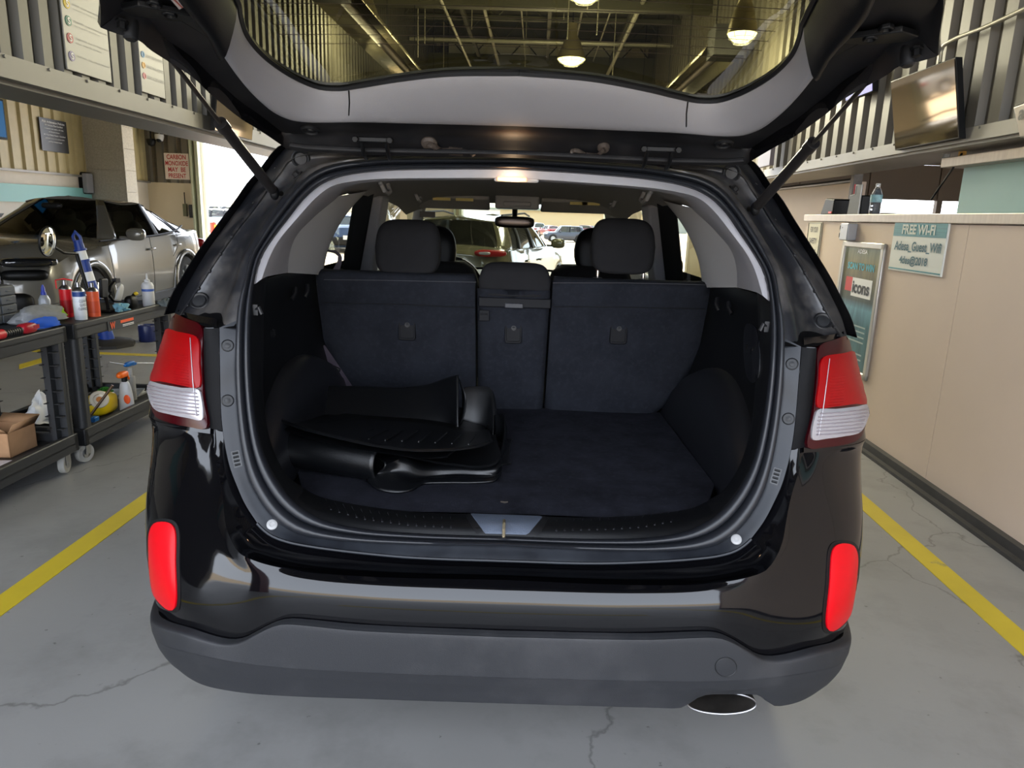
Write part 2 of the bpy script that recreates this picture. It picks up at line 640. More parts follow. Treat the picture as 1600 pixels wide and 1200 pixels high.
gxs = [-400, -120, -60, -30, -16, -9, -7, -5, -3, -1, 3, 10, 30, 80, 400]
gys = [V1 + .3, 18, 24, 32, 40, 50, 60, 90, 200, 700]
st('ground_lot', MB().grid([[(x, y, gz(x, y)) for x in gxs] for y in gys]), M['ground'], frame='c')
st('ground', MB().bx(-400, 400, -300, -9, -0.3, -0.05).bx(-400, -10, -9, V1 + 0.3, -0.3, -0.05).bx(9, 400, -9, V1 + 0.3, -0.3, -0.05), M['ground'])
hl = MB()
for k in range(7):
    x = -420 + k * 130
    hl.ell((x, 640 + 30 * (k % 2), -2), (170, 60, (13 + 5 * (k % 3)) if x < -100 else 4), n=24, m=8)
st('hills', hl, mat('hazy_hills', (186, 172, 150), 0.95, var=0.1, vscale=0.02), smooth=60)
# yellow bay lines
for i, (a, b_, c, d) in enumerate([(-1.93, -1.825, -8, 9.0), (1.825, 1.93, -8, 9.0)]):
    st('trim_%d' % (i + 1), MB().bx(a, b_, c, d, 0, 0.003), M['yellow'])
ln = MB()
ln.prism([tuple(UB(30, 577, z=0)), tuple(UB(30, 570, z=0)), tuple(UB(105, 548, z=0)), tuple(UB(105, 555, z=0))], (0, 0, 0.003))
ln.bx(-4.9, -2.9, 5.35, 5.45, 0, 0.003)
ln.bx(-3.35, -3.25, 5.45, 12, 0, 0.003)
ln.bx(-0.9, 0.9, V0 + 0.9, V0 + 1.0, 0, 0.003)
st('trim_3', ln, M['yellow'])
# drain letters-sized stain mark and stains are in the concrete material


def corrug(u, v0, v1, z0, z1, pitch=0.2, dep=0.035, side=1, along='v', n=None):
    """trapezoid ribbed sheet in plane u=const (or v=const)"""
    prof = []
    t = v0
    while t < v1:
        for a, d in ((0, 0), (0.3, 0), (0.42, dep), (0.88, dep)):
            prof.append((min(t + a * pitch, v1), d))
        t += pitch
    prof.append((v1, 0))
    mk = (lambda t, d, z: (u + side * d, t, z)) if along == 'v' else (lambda t, d, z: (t, u + side * d, z))
    return MB().grid([[mk(t, d, z) for t, d in prof] for z in (z0, z1)])


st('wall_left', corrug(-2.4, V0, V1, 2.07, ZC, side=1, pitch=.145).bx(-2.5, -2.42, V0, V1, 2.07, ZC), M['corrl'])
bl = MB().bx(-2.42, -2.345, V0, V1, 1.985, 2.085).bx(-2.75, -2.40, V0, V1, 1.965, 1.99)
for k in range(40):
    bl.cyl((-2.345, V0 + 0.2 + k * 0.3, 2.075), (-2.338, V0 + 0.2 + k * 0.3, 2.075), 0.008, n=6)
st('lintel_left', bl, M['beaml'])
wr = corrug(2.33, V0, V1, 1.97, ZC, side=-1).bx(2.36, 2.44, V0, V1, 1.97, ZC)
st('wall_right_upper', wr, M['corr'])
bl = MB().bx(2.275, 2.34, V0, V1, 1.915, 1.985).bx(2.30, 2.75, V0, V1, 1.90, 1.92)
for k in range(40):
    bl.cyl((2.275, V0 + 0.2 + k * 0.3, 1.975), (2.268, V0 + 0.2 + k * 0.3, 1.975), 0.007, n=6)
st('lintel_right', bl, M['beam'])
# counter wall on the right
cw = MB()
for a, b_ in ((V0, -0.2), (-0.195, 2.53), (2.535, 4.89)):
    cw.bx(2.33, 2.40, a, b_, 0, 1.49)
cw.bx(2.38, 2.45, V0, 4.88, 0, 1.49)
cw.bx(2.45, 4.0, 4.80, 4.88, 0, 1.49)
st('wall_right', cw, M['cream'])
st('trim_4', MB().bx(2.312, 2.62, V0, 4.93, 1.496, 1.55), M['ledge'], bevel=0.004)
st('baseboard_right', MB().bx(2.29, 2.33, V0, 4.89, 0, 0.065).bx(2.255, 2.33, V0, 4.89, 0, 0.02), M['base'])
# teal upstand above the counter
st('trim_5', MB().bx(2.50, 2.54, V0, 2.98, 1.55, 1.82), M['teal'])
st('trim_6', MB().bx(2.40, 2.60, V0, 3.05, 1.815, 1.87), M['ledge'], bevel=0.004)
# recessed cream wall further on
st('wall_right_rear', MB().bx(2.9, 2.98, 5.35, 9.0, 0, 1.86).bx(2.9, 2.905, 6.6, 6.605, 0, 1.86), M['cream'])
st('trim_7', MB().bx(2.84, 2.92, 5.3, 5.36, 0, 1.92).tube([(2.86, 5.3, 1.87), (2.84, 6, 1.865), (2.86, 7, 1.87), (2.85, 9.2, 1.87)], 0.02), M['dsteel'])
st('wall_right_far', MB().bx(2.4, 9, 10.0, 10.15, 2.9, ZC).bx(2.4, 3.0, 10, 10.15, 0, ZC).bx(8.2, 9, 10, 10.15, 0, ZC), M['creamw'])
dd = MB()
for za, zb_ in ((0, .555), (.56, 1.12), (1.125, 1.69), (1.89, 2.40), (2.405, 2.95)):
    dd.bx(3.0, 8.2, 10.02, 10.07, za, zb_)
for k in range(6):
    dd.bx(3.0 + k * 1.04 - 0.04, 3.0 + k * 1.04 + 0.04, 9.99, 10.08, 0, 3)
st('door_1', dd, M['ddoor'])
st('wall_far_right_side', MB().bx(8.9, 9.0, V0, 10, 0, ZC), M['creamw'])
# far wall with two openings
xl0 = UB(318, 330, v=V1)[0]; xl1 = UB(553, 350, v=V1)[0]
xc0 = UB(722, 350, v=V1)[0]; xc1 = UB(944, 350, v=V1)[0]
HD = 3.7
fw = MB()
for a, b_ in ((-9.2, xl0), (xl1, xc0), (xc1, 2.4)):
    fw.bx(a, b_, V1, V1 + 0.2, 0, HD)
fw.bx(-9.2, 2.4, V1, V1 + 0.2, HD, ZC)
st('wall_far', fw, M['creamw'])
st('wall_far_cladding', corrug(V1, -9.2, xl0 - 0.25, 1.95, ZC, pitch=0.3, side=-1, along='u').merge(corrug(V1, xl1 + 0.1, xc0 - 0.2, 1.95, ZC, pitch=0.3, side=-1, along='u')), M['corr'])
jm = MB()
for x, sg in ((xl0, -1), (xl1, 1), (xc0, -1), (xc1, 1)):
    jm.bx(x, x + sg * 0.07, V1 - 0.12, V1 + 0.25, 0, HD)
    jm.bx(x + sg * 0.14, x + sg * 0.18, V1 - 0.16, V1, 0, HD + 0.6)
st('trim_8', jm, mat('pale_green_door_frame', (186, 190, 160), 0.5))
# sectional doors rolled up under the roof, seen as pale bands
for i, (a, b_) in enumerate(((xl0, xl1), (xc0 - 0.3, xc1 + 0.2))):
    d = MB()
    for k in range(3):
        d.bx(a, b_, V1 - 0.16, V1 - 0.12, 3.62 + k * 0.52, 4.12 + k * 0.52)
    for k in range(7):
        x = a + (b_ - a) * k / 6
        d.bx(x - 0.03, x + 0.03, V1 - 0.19, V1 - 0.12, 3.62, 5.16)
    st('door_%d' % (i + 2), d, M['door'])
# left bay far-left wall
st('wall_left_bay', MB().bx(-9.2, -9.05, V0, V1, 0, 1.95), mat('pale_wall', (214, 206, 192), 0.6, var=0.03))
st('wall_left_bay_cladding', corrug(-9.05, V0, V1, 1.95, ZC, pitch=0.3, side=1), mat('ribbed_yellow_cream_steel', (190, 176, 132), 0.45, var=0.05))
st('trim_9', MB().bx(-9.05, -8.98, V0, 13.6, 1.42, 1.72), M['tealw'])
st('trim_10', MB().bx(-9.05, -8.97, V0, V1, 1.93, 1.97), M['beam'])
cm = MB()
for k in range(9):
    cm.bx(-9.05, -8.25, 13.2, 13.6, k * 0.42, k * 0.42 + 0.412)
st('column_left', cm.bx(-9.05, -8.27, 13.22, 13.58, 0, 3.8), M['cmu'])
st('lintel_block_duct', MB().bx(-9.05, -6.9, 12.0, 12.6, 3.35, 3.8), M['duct'])
# ceiling deck, joists, pipes
st('ceiling', MB().bx(-10, 9, V0, V1 + 0.2, ZC, ZC + 0.15), M['deck'])
jo = MB()
v = V0 + 0.3
while v < V1:
    jo.bx(-9, 9, v - 0.05, v + 0.05, ZC - 0.07, ZC)
    jo.bx(-9, 9, v - 0.04, v + 0.04, ZC - 0.52, ZC - 0.45)
    u = -2.4
    sg = 1
    while u < 2.3:
        jo.tube([(u, v, ZC - 0.48 if sg > 0 else ZC - 0.05), (u + 0.4, v, ZC - 0.05 if sg > 0 else ZC - 0.48)], 0.014, n=6)
        u += 0.4
        sg = -sg
    v += 1.75
for u in (-1.3, 0.1, 1.4):
    jo.bx(u - 0.03, u + 0.03, V0, V1, ZC - 0.6, ZC - 0.53)
for v in (4.2, 9.4, 14.6):
    jo.bx(-9, 9, v - 0.09, v + 0.09, ZC - 0.95, ZC - 0.5)
st('ceiling_joists', jo, M['joist'])
pp = MB()
for u, z, r in ((-0.9, 4.5, 0.03), (1.35, 4.35, 0.035), (-1.25, 4.0, 0.02), (0.62, 4.7, 0.02), (1.05, 4.62, 0.015), (-0.35, 4.62, 0.015)):
    pp.cyl((u, V0, z), (u, V1, z), r, n=10)
for v, z in ((8.2, 4.2), (12.2, 4.45)):
    pp.cyl((-2.35, v, z), (2.28, v, z), 0.035, n=10)
for k in range(16):
    u, v = random.uniform(-2, 2), random.uniform(5, 14)
    pp.cyl((u, v, random.uniform(3.6, 4.3)), (u, v, ZC), 0.008, n=6)
st('ceiling_pipes', pp, M['pipe'])
# red-painted steel posts of the entrance behind the camera
for i, u in enumerate((-2.95, 2.75)):
    st('trim_%d' % (11 + i), MB().bx(u - 0.19, u + 0.19, V0 - 0.4, V0, 0, 3.4), M['redp'])
st('lintel_entrance', MB().bx(-10, 9, V0 - 0.15, V0, 3.4, ZC), M['corr'])
st('wall_added_left', MB().bx(-10, -5.6, V0 - .15, V0, 0, 3.4), M['corr'])  # unseen wall, added to darken the reflection in the left bumper corner
st('wall_added_right', MB().bx(2.94, 5.2, V0 - .15, V0, 0, 3.4), M['corr'])  # unseen wall, added to keep the right bumper corner's reflection dark
# =================================================================== THE BLACK SUV
suv = root('suv', (0, 2.3, 0), 'black suv with its rear liftgate raised, showing the open cargo area', 'car')
W = np.array


def Yf(z):
    return float(np.interp(z, [.60, .66, .72, .80, .9, 1.0, 1.135, 1.25, 1.35, 1.45, 1.55, 1.62, 1.7], [.11, .125, .15, .175, .205, .235, .26, .31, .36, .425, .50, .56, .65]))


def px(lst, f):
    out = []
    for a, b in lst:
        p = S(a, b, f)
        if abs(a - 787) < 1.5 or (abs(a - 800) < 1.5):
            p = W([0, p[1], p[2]])
        out.append(p)
    return out


def fY(off):
    return lambda p: p[1] - (Yf(p[2]) + off)


def patch(bvh, outline, off=.004, n=48, K=5, dome=.003, skirt=.006, sharp=False, power=4):
    """a panel whose outline is given as seen from the camera, laid on the surface bvh with real thickness"""
    P3 = [W([a, b, 0.0]) for a, b in outline]
    q = lin(P3 + [P3[0]], n + 1)[:-1] if sharp else cr(P3, n, closed=True)
    c = q.mean(0)
    rows = []

    def hit(a, b):
        d = ray(a, b)
        d = d / np.linalg.norm(d)
        h = bvh.ray_cast(Vector(CAM), Vector(d))
        if h[0] is None:
            best = None
            for t in np.linspace(1.2, 3.0, 60):
                g = bvh.find_nearest(Vector(CAM + d * t))
                if best is None or g[3] < best[3]:
                    best = g
            h = best
        p, nn = W(h[0]), W(h[1])
        if nn @ d > 0:
            nn = -nn
        return p, nn
    q = q.copy()
    for a in q:      # keep every outline point on the surface
        for _ in range(40):
            d = ray(a[0], a[1])
            if bvh.ray_cast(Vector(CAM), Vector(d / np.linalg.norm(d)))[0] is not None:
                break
            a[:] = a + (c - a) * .03
    base = [hit(*a[:2]) for a in q]
    rows.append([p - nn * skirt for p, nn in base])
    for k in range(K, 0, -1):
        s = k / K if k > 1 else 0.03
        row = []
        for a in q:
            b_ = c + (a - c) * s
            p, nn = hit(b_[0], b_[1]) if k < K else hit(a[0], a[1])
            row.append(p + nn * (off + dome * (1 - s ** power)))
        rows.append(row)
    m = MB()
    m.grid(rows, cv=True)
    o = len(m.V) - n
    m.F.append([o + i for i in range(n)])
    return m


def hitp(bvh, a, b, off=0.0):
    d = ray(a, b)
    d = d / np.linalg.norm(d)
    h = bvh.ray_cast(Vector(CAM), Vector(d))
    if h[0] is None:
        h = min((bvh.find_nearest(Vector(CAM + d * t)) for t in np.linspace(1.2, 3.2, 80)), key=lambda g: g[3])
    p, nn = W(h[0]), W(h[1])
    if nn @ d > 0:
        nn = -nn
    return p + nn * off, nn


# ---- traced rings of the opening (left half, bottom centre -> top centre)
SO = px([(787, 852), (650, 850), (540, 845), (480, 837), (450, 827), (420, 802), (392, 755), (380, 710), (373, 660), (369, 600), (369, 540), (373, 480), (384, 435), (392, 402), (410, 369), (430, 337), (460, 298), (482, 275), (512, 259), (590, 248), (700, 246), (800, 247)], fY(0))
SI = px([(787, 838), (650, 833), (560, 825), (500, 810), (457, 782), (428, 745), (408, 700), (398, 650), (393, 600), (391, 540), (393, 480), (399, 432), (408, 400), (424, 374), (450, 340), (474, 310), (500, 288), (532, 275), (590, 267), (700, 264), (800, 264)], fY(0.0))
nso, nsi = cr(SO, 90), cr(SI, 90)
rails = []
for t, dy in ((0, .006), (.08, -.012), (.34, -.018), (.48, -.012), (.54, .004), (.60, -.006), (.80, -.010), (.93, -.004), (1, .02)):
    rails.append([a * (1 - t) + b * t + W([0, dy, -dy * 0.15]) for a, b in zip(nso, nsi)])
obj('weatherstrip', MB().loft(rails, n=90, m=2).mir(), M['rubber'], suv, smooth=60,merge=True)

# ---- lower ring: body lip, lamp flanges, bumper step
TLZ = 1.175
L1 = px([(787, 876), (650, 871), (560, 863), (490, 854), (450, 846), (425, 836), (408, 822), (396, 806), (383, 785), (371, 758), (360, 730), (353, 700), (347, 660), (345, 620), (344, 570), (343, 512)], fY(-.005))
fL2 = lambda p: p[1] - (.02 + .06 * p[0] ** 2 + float(np.interp(p[2], [.6, .665, .935, 1.175, 1.3], [-.043, 0, .178, .215, .24])))
L2 = px([(787, 906), (600, 902), (487, 895), (437, 887), (400, 877), (375, 865), (360, 842), (352, 817), (349, 790), (346, 764), (341, 736), (334, 708), (326, 672), (322, 620), (320, 560), (320, 512)], fL2)
SOl = [p for p in nso if p[2] < TLZ or True]
k = int(np.argmax(nso[:, 2] > TLZ))
SOlow = list(nso[:k + 1])
lip = MB().loft([SOlow, [a + W([0, -.004, 0]) for a in SOlow]], n=80, m=1)
# body lip between seal and L1
SOlw = cr(SOlow, 80)
L1r = cr(L1, 80)
# match correspondence by nearest height: use arc parameter
mid = [(a * .5 + b * .5) + W([0, -.006, 0]) for a, b in zip(SOlw, L1r)]
mid2 = [(a * .1 + b * .9) + W([0, -.010, 0]) for a, b in zip(SOlw, L1r)]
fl = MB().loft([SOlw, mid, mid2, L1r], n=80, m=2).mir()
FLB = fl.bvh()
obj('lip_panel', fl, M['flange'], suv, smooth=45)
L2r = cr(L2, 80)
m1 = [a + W([0, .012, 0]) for a in L1r]
m2 = [(a * .45 + b * .55) + W([0, .012 * min(1, max(0, (.9 - a[2]) / .1)), -.012 * (a[2] < .74)]) for a, b in zip(L1r, L2r)]
obj('step_panel', MB().loft([L1r, m1, m2, L2r], n=80, m=3).mir(), M['paint'], suv, smooth=50,merge=True)
La = [a for a in L1r if a[2] > .93]
Lb = [a for a in L2r if a[2] > .93]
side_strip = MB().loft([[p + W([0, -.004, 0]) for p in La], [a * .5 + b * .5 + W([0, -.010, 0]) for a, b in zip(cr(La, 20), cr(Lb, 20))], [p + W([0, -.006, 0]) for p in Lb], [p + W([-.004, .02, 0]) for p in Lb]], n=30, m=2)
pair('lamp_side_strip', side_strip, M['blkm'], suv, smooth=50)
# grey sealing bead lines seen along the lip
pair('lip_bead', MB().tube([p + W([0, -.010, .004]) for p in cr(L1, 90)[:50]], .0035, n=6), M['flange'], suv)

# ---- bumper
T0 = [tuple(p) for p in L2[:13]] + [(-.81, .243, .932), (-.882, .285, .93), (-.930, .345, .927), (-.953, .44, .922), (-.958, .62, .91), (-.958, .9, .90)]
T1 = [(0, .000, .650), (-.3, .006, .650), (-.48, .022, .650), (-.58, .045, .656), (-.655, .085, .69), (-.70, .13, .75), (-.735, .175, .82), (-.775, .215, .875), (-.825, .25, .885), (-.89, .30, .885), (-.932, .36, .885), (-.954, .45, .88), (-.96, .62, .87), (-.96, .9, .86)]
T2 = [(0, -.012, .612), (-.3, -.006, .612), (-.5, .014, .612), (-.62, .045, .615), (-.72, .09, .63), (-.79, .135, .66), (-.85, .185, .70), (-.90, .25, .74), (-.938, .33, .75), (-.958, .45, .75), (-.962, .62, .75), (-.96, .9, .75)]
T3 = [(0, -.012, .55), (-.3, -.006, .55), (-.5, .012, .55), (-.65, .045, .55), (-.76, .09, .555), (-.85, .16, .57), (-.91, .24, .59), (-.95, .33, .60), (-.968, .45, .60), (-.97, .62, .60), (-.968, .9, .60)]
T4 = [(0, 0, .46), (-.3, .006, .46), (-.5, .022, .46), (-.65, .055, .46), (-.76, .10, .46), (-.85, .17, .46), (-.905, .25, .46), (-.935, .33, .46), (-.95, .45, .46), (-.955, .62, .46), (-.955, .9, .46)]
bp = MB().loft([T0, T1, T2, T3, T4], n=90, m=5)
BPL = bp.bvh()
bp.mir()
BPB = bp.bvh()
obj('bumper', bp, M['paint'], suv, smooth=70)
# cladding
C0 = []
for a, b in [(787, 984), (560, 974), (487, 967), (452, 965), (432, 970), (407, 982), (382, 995), (362, 997), (340, 993), (300, 980), (262, 968), (247, 958)]:
    p, nn = hitp(BPB, a, b, .003)
    if a == 787:
        p[0] = 0
    C0.append(p)
C0 += [W([-.972, .55, .42]), W([-.972, .9, .43])]
c0 = cr(C0, 70)
c1 = [p + W([p[0] * .012, -.016, -.004]) for p in c0]
c2 = [p + W([p[0] * .014, -.020, -.016]) for p in c0]
C2 = [(0, -.030, .453), (-.3, -.026, .452), (-.5, -.012, .448), (-.62, .012, .443), (-.74, .06, .43), (-.83, .12, .41), (-.90, .21, .395), (-.945, .33, .385), (-.965, .5, .38), (-.968, .9, .38)]
C3 = [(0, -.010, .401), (-.3, -.006, .398), (-.5, .006, .392), (-.62, .028, .383), (-.74, .08, .370), (-.83, .14, .355), (-.895, .23, .35), (-.94, .35, .35), (-.958, .5, .35), (-.96, .9, .35)]
C4 = [(0, .03, .354), (-.3, .035, .351), (-.5, .048, .342), (-.62, .07, .332), (-.72, .115, .315), (-.81, .18, .32), (-.88, .27, .325), (-.93, .38, .33), (-.95, .52, .33), (-.95, .9, .33)]
C5 = [(0, .30, .345), (-.3, .30, .343), (-.5, .31, .335), (-.62, .32, .325), (-.70, .34, .30), (-.76, .37, .30), (-.82, .42, .30), (-.87, .48, .30), (-.9, .6, .30), (-.9, .9, .30)]
cl = MB().loft([c0, c1, c2, C2], n=90, m=4)
cl.loft([C2, [W(p) * (1, 1, 1) + W([0, .001, -.002]) for p in C2], C3, C4, C5], n=90, m=3)
cl.mir()
for v in cl.V:      # the lower edge rises around the exhaust outlet
    if v[0] > 0 and v[2] < .42:
        v[2] += .040 * math.exp(-((v[0] - .540) / .098) ** 6) * min(1, (.42 - v[2]) / .06)
CLB = cl.bvh()
obj('bumper_cladding', cl, M['clad2'], suv, smooth=28)
tow = obj('tow_hook_cover', patch(CLB, [(1134 + 16 * math.cos(t), 1042 + 14 * math.sin(t)) for t in np.linspace(0, 2 * math.pi, 16, endpoint=False)], off=.0015, n=32, K=3, dome=.001), M['clad'], suv)
ring = [hitp(CLB, 1134 + 16.5 * math.cos(t), 1042 + 14.5 * math.sin(t), .001)[0] for t in np.linspace(0, 2 * math.pi, 32, endpoint=False)]
obj('seam', MB().tube(ring, .0013, n=6, closed=True), M['rubberd'], tow)
# reflectors, one each side, in their own recess rims
RO = [(243, 818), (258, 815), (270, 819), (275, 828), (276, 880), (277, 940), (274, 951), (266, 952), (252, 941), (242, 927), (237, 900), (235, 860), (236, 832)]
rb = patch(BPB, [(256 + (a - 256) * 1.24, 884 + (b - 884) * 1.07) for a, b in RO], off=.0015, dome=.0, n=56, K=3)
rf = patch(BPB, RO, off=.005, dome=.004, n=56, K=6)
for sgn in (0, 1):
    a, b = (rb, rf) if sgn == 0 else (rb.flipx(), rf.flipx())
    q = obj('rear_reflector', b, M['refl'], suv, smooth=50)
    obj('reflector_surround', a, M['blk'], q, smooth=50)

# ---- body corners, side panels, roof
PL = [(.716, .212), (.76, .225), (.82, .248), (.882, .288), (.930, .345), (.953, .43), (.958, .62), (.958, .9)]


def plan(z):
    dy = .25 * (z - .93)
    dx = -.28 * max(0, z - .96)
    return [(-(x + dx * min(1, (x - .70) / .15)), y + dy * max(0, 1 - max(0, y - .5) / .4), z) for x, y in PL]


cn = MB().loft([plan(.925), plan(1.0), plan(1.08), plan(1.14), plan(1.195)], n=50, m=4)
CNB = cn.bvh()
pair('rear_quarter_panel', cn, M['paint'], suv, smooth=60)
side = MB()
rows = []
for y in list(np.linspace(.86, 4.45, 90)):
    zb = .33
    for yc in (1.05, 3.76):
        if abs(y - yc) < .40:
            zb = max(zb, .34 + math.sqrt(.40 ** 2 - (y - yc) ** 2))
    xw = .952 - .10 * max(0, (y - 3.7) / .75) ** 2
    pts = []
    for t in np.linspace(0, 1, 10):
        z = zb + (1.195 - zb - .06 * max(0, y - 3.2)) * t
        pts.append((-(xw - .10 * max(0, z - .96) ** 1.0 * 1.6 + .012 * math.sin(t * 9)), y, z))
    rows.append(pts)
side.grid(rows)
pair('side_panel', side, M['paint'], suv, smooth=50)
# roof
rs = []
for y, z in ((.62, 1.64), (.9, 1.685), (1.4, 1.70), (2.2, 1.70), (2.8, 1.675), (3.1, 1.63)):
    rs.append([(x, y + .02 * abs(x), z - .10 * (abs(x) / .68) ** 3) for x in np.linspace(-.68, .68, 17)])
obj('roof', MB().grid(rs), M['paint'], suv, smooth=60)
rr = MB().tube([(-.60, .75, 1.66), (-.60, .95, 1.715), (-.6, 2.8, 1.71), (-.6, 2.95, 1.66)], .014)
pair('roof_rail', rr, M['blk'], suv)
# front end, kept simple: bonnet and nose
hd = MB()
hd.grid([[(x * (1 - .06 * max(0, (y - 3.9))), y, zt - .05 * abs(x / .8) ** 2) for x in np.linspace(-.86, .86, 13)] for y, zt in ((3.72, 1.10), (4.0, 1.07), (4.3, 1.02), (4.5, .94), (4.62, .80), (4.66, .60), (4.62, .40), (4.5, .33))])
obj('bonnet', hd, M['paint'], suv, smooth=60)
obj('underbody', MB().bx(-.85, .85, .42, 4.5, .26, .34).bx(-.60, .60, .34, 4.4, .34, .44), M['blkm'], suv)


def wheel(parent, c, r=.36, wd=.235, outx=-1, spokes=5, metal=None, ry=None, tyre=None):
    """outx: side the face points to (local x)"""
    c = W(c, )
    R = rot('Z', ry or 0)
    ax = R @ W([outx, 0, 0])
    t = MB().lathe([(r * .66, -wd / 2), (r * .9, -wd / 2), (r * .985, -wd * .42), (r, -wd * .25), (r, wd * .25), (r * .985, wd * .42), (r * .9, wd / 2), (r * .68, wd / 2), (r * .66, wd * .42)], c, ax, n=40, cap=False)
    q = obj('wheel', t, tyre or M['tyre'], parent, smooth=50)
    m = MB().lathe([(r * .67, wd * .44), (r * .62, wd * .40), (r * .60, -wd * .3), (0.03, -wd * .3)], c, ax, n=40, cap=False)
    a, b, d = basis(ax)
    for k in range(spokes):
        for dk in (-.13, .13):
            th = 2 * math.pi * k / spokes
            p0 = c + d * wd * .40 + (a * math.cos(th + dk * .6) + b * math.sin(th + dk * .6)) * r * .10
            p1 = c + d * wd * .42 + (a * math.cos(th + dk * 1.5) + b * math.sin(th + dk * 1.5)) * r * .65
            m.tube([p0, (p0 + p1) / 2 + d * .004, p1], [r * .055, r * .05, r * .055], n=6)
    m.lathe([(0.001, wd * .47), (r * .09, wd * .46), (r * .14, wd * .42), (r * .14, wd * .2)], c, ax, n=20)
    obj('rim', m, metal or M['rim'], q, smooth=40)
    return q


M['tyre'] = mat('tyre_rubber', (24, 24, 25), 0.75)
M['rim'] = mat('alloy_rim', (188, 190, 194), 0.28, metal=0.8)
for x, ox in ((-.80, -1), (.80, 1)):
    for y in (1.05, 3.76):
        wheel(suv, (x, y, .36), outx=ox)

# ---- upper D pillars: gutter, bead and glossy outer strip
B1 = px([(285, 492), (300, 470), (320, 438), (350, 392), (374, 358), (398, 328), (422, 294), (440, 270), (454, 252), (480, 243), (560, 240), (680, 240), (800, 240)], lambda p: p[1] - (Yf(p[2]) + .105 - .35 * max(0, p[2] - 1.47) + (-.03 if p[2] < 1.2 else 0)))
OSl = px([(273, 489), (284, 460), (300, 432), (314, 408), (330, 384), (350, 356), (366, 334), (382, 312), (400, 286), (418, 266), (434, 245), (452, 228), (520, 215), (640, 208), (800, 206)], lambda p: p[1] - (Yf(p[2]) + .16 - .12 * max(0, p[2] - 1.45)))
su = list(nso[k - 1:])
Bq, Sq, Oq = cr(B1, 70), cr(su, 70), cr(OSl, 70)
g1 = [a * .80 + b * .20 + W([0, -.012, 0]) for a, b in zip(Sq, Bq)]
g2 = [a * .62 + b * .38 + W([0, .022, 0]) for a, b in zip(Sq, Bq)]
g3 = [a * .30 + b * .70 + W([0, .03, 0]) for a, b in zip(Sq, Bq)]
g4 = [a * .06 + b * .94 + W([0, .008, 0]) for a, b in zip(Sq, Bq)]
gt = MB().loft([Sq, g1, g2, g3, g4, Bq], n=70, m=3).mir()
GTB = gt.bvh()
obj('rear_pillar_gutter', gt, M['dust'], suv, smooth=60)
b1 = [a * .93 + b * .07 + W([0, -.012, 0]) for a, b in zip(Bq, Oq)]
b2 = [a * .5 + b * .5 + W([0, -.006, 0]) for a, b in zip(Bq, Oq)]
ps = MB().loft([Bq, b1, b2, Oq], n=70, m=3).mir()
PSB = ps.bvh()
pp_ = obj('rear_pillar', ps, M['flange2'] if 'flange2' in M else M['dust'], suv, smooth=50)
# outer side of the pillar running forward to the door
out = [p + W([-.012, .03, 0]) for p in Oq]
fw_ = [W([-.885, 1.36, 1.19]), W([-.84, 1.45, 1.32]), W([-.77, 1.6, 1.5]), W([-.70, 1.66, 1.60]), W([-.6, 1.66, 1.665]), W([-.3, 1.66, 1.70]), W([0, 1.66, 1.71])]
obj('outer_quarter_panel', MB().loft([Oq, out, fw_], n=60, m=4).mir(), M['paint'], suv, smooth=60,merge=True)
# shelf above the tail lamp
shelf = MB().grid([[tuple(U(273, 490, y=.44)), tuple(U(295, 484, y=.44)), tuple(U(320, 480, y=.42)), tuple(U(345, 486, y=.36)), tuple(U(368, 492, y=.31))],
                   [tuple(U(274, 492, y=.40)), tuple(U(296, 500, y=.34)), tuple(U(319, 510, y=.27)), tuple(U(344, 512, y=.265)), tuple(U(369, 513, y=.262))]])
pair('lamp_shelf', shelf, M['blkm'], suv, smooth=60)
for (a, b, r) in ((470, 248, .017), (312, 471, .017)):
    p, nn = hitp(GTB, a, b, 0)
    bd = MB()
    bd.lathe([(r * 1.5, -.004), (r * 1.5, .003), (r * 1.25, .006), (r * 1.0, .003), (r * .9, .006), (0.0005, .007)], p, nn, n=20)
    pair('grommet', bd, M['rubberd'], suv)
p, nn = hitp(GTB, 466, 275, 0)
pair('bolt', MB().lathe([(.016, -.004), (.016, .004), (.009, .005), (.009, .014), (.0005, .015)], p, nn, n=6), M['hatchframe'], suv)
for i in range(9):
    a, b = 430 - i * 17, 262 + i * 27
    try:
        p, nn = hitp(PSB, a, b, 0)
        pair('rivet', MB().lathe([(.0045, -.002), (.0045, .002), (.0005, .003)], p, nn, n=10), M['hatchframe'], suv)
    except Exception:
        pass

# ---- tail lamps
TO = [(273, 491), (296, 499), (319, 510), (320, 560), (322, 620), (326, 669), (300, 667), (268, 660), (250, 652), (241, 632), (238, 600), (240, 560), (248, 522), (262, 500)]
RL = [(262, 515), (285, 520), (314, 527), (318, 534), (318.5, 570), (320, 598), (317, 606), (290, 603), (262, 598), (240, 595), (241, 565), (248, 535)]
CL = [(240, 598), (262, 602), (290, 606.5), (317, 609), (321, 620), (324, 645), (322, 656), (300, 653), (275, 648), (252, 641), (243, 625)]
CE = [(309, 540), (311, 590), (314, 625), (318.5, 655)]
t_base = patch(CNB, TO, off=.010, dome=.004, n=64, K=5, skirt=.03)
t_red = patch(CNB, RL, off=.0155, dome=.004, n=56, K=5, skirt=0, sharp=False)
t_clr = patch(CNB, CL, off=.0158, dome=.003, n=56, K=5, skirt=0)
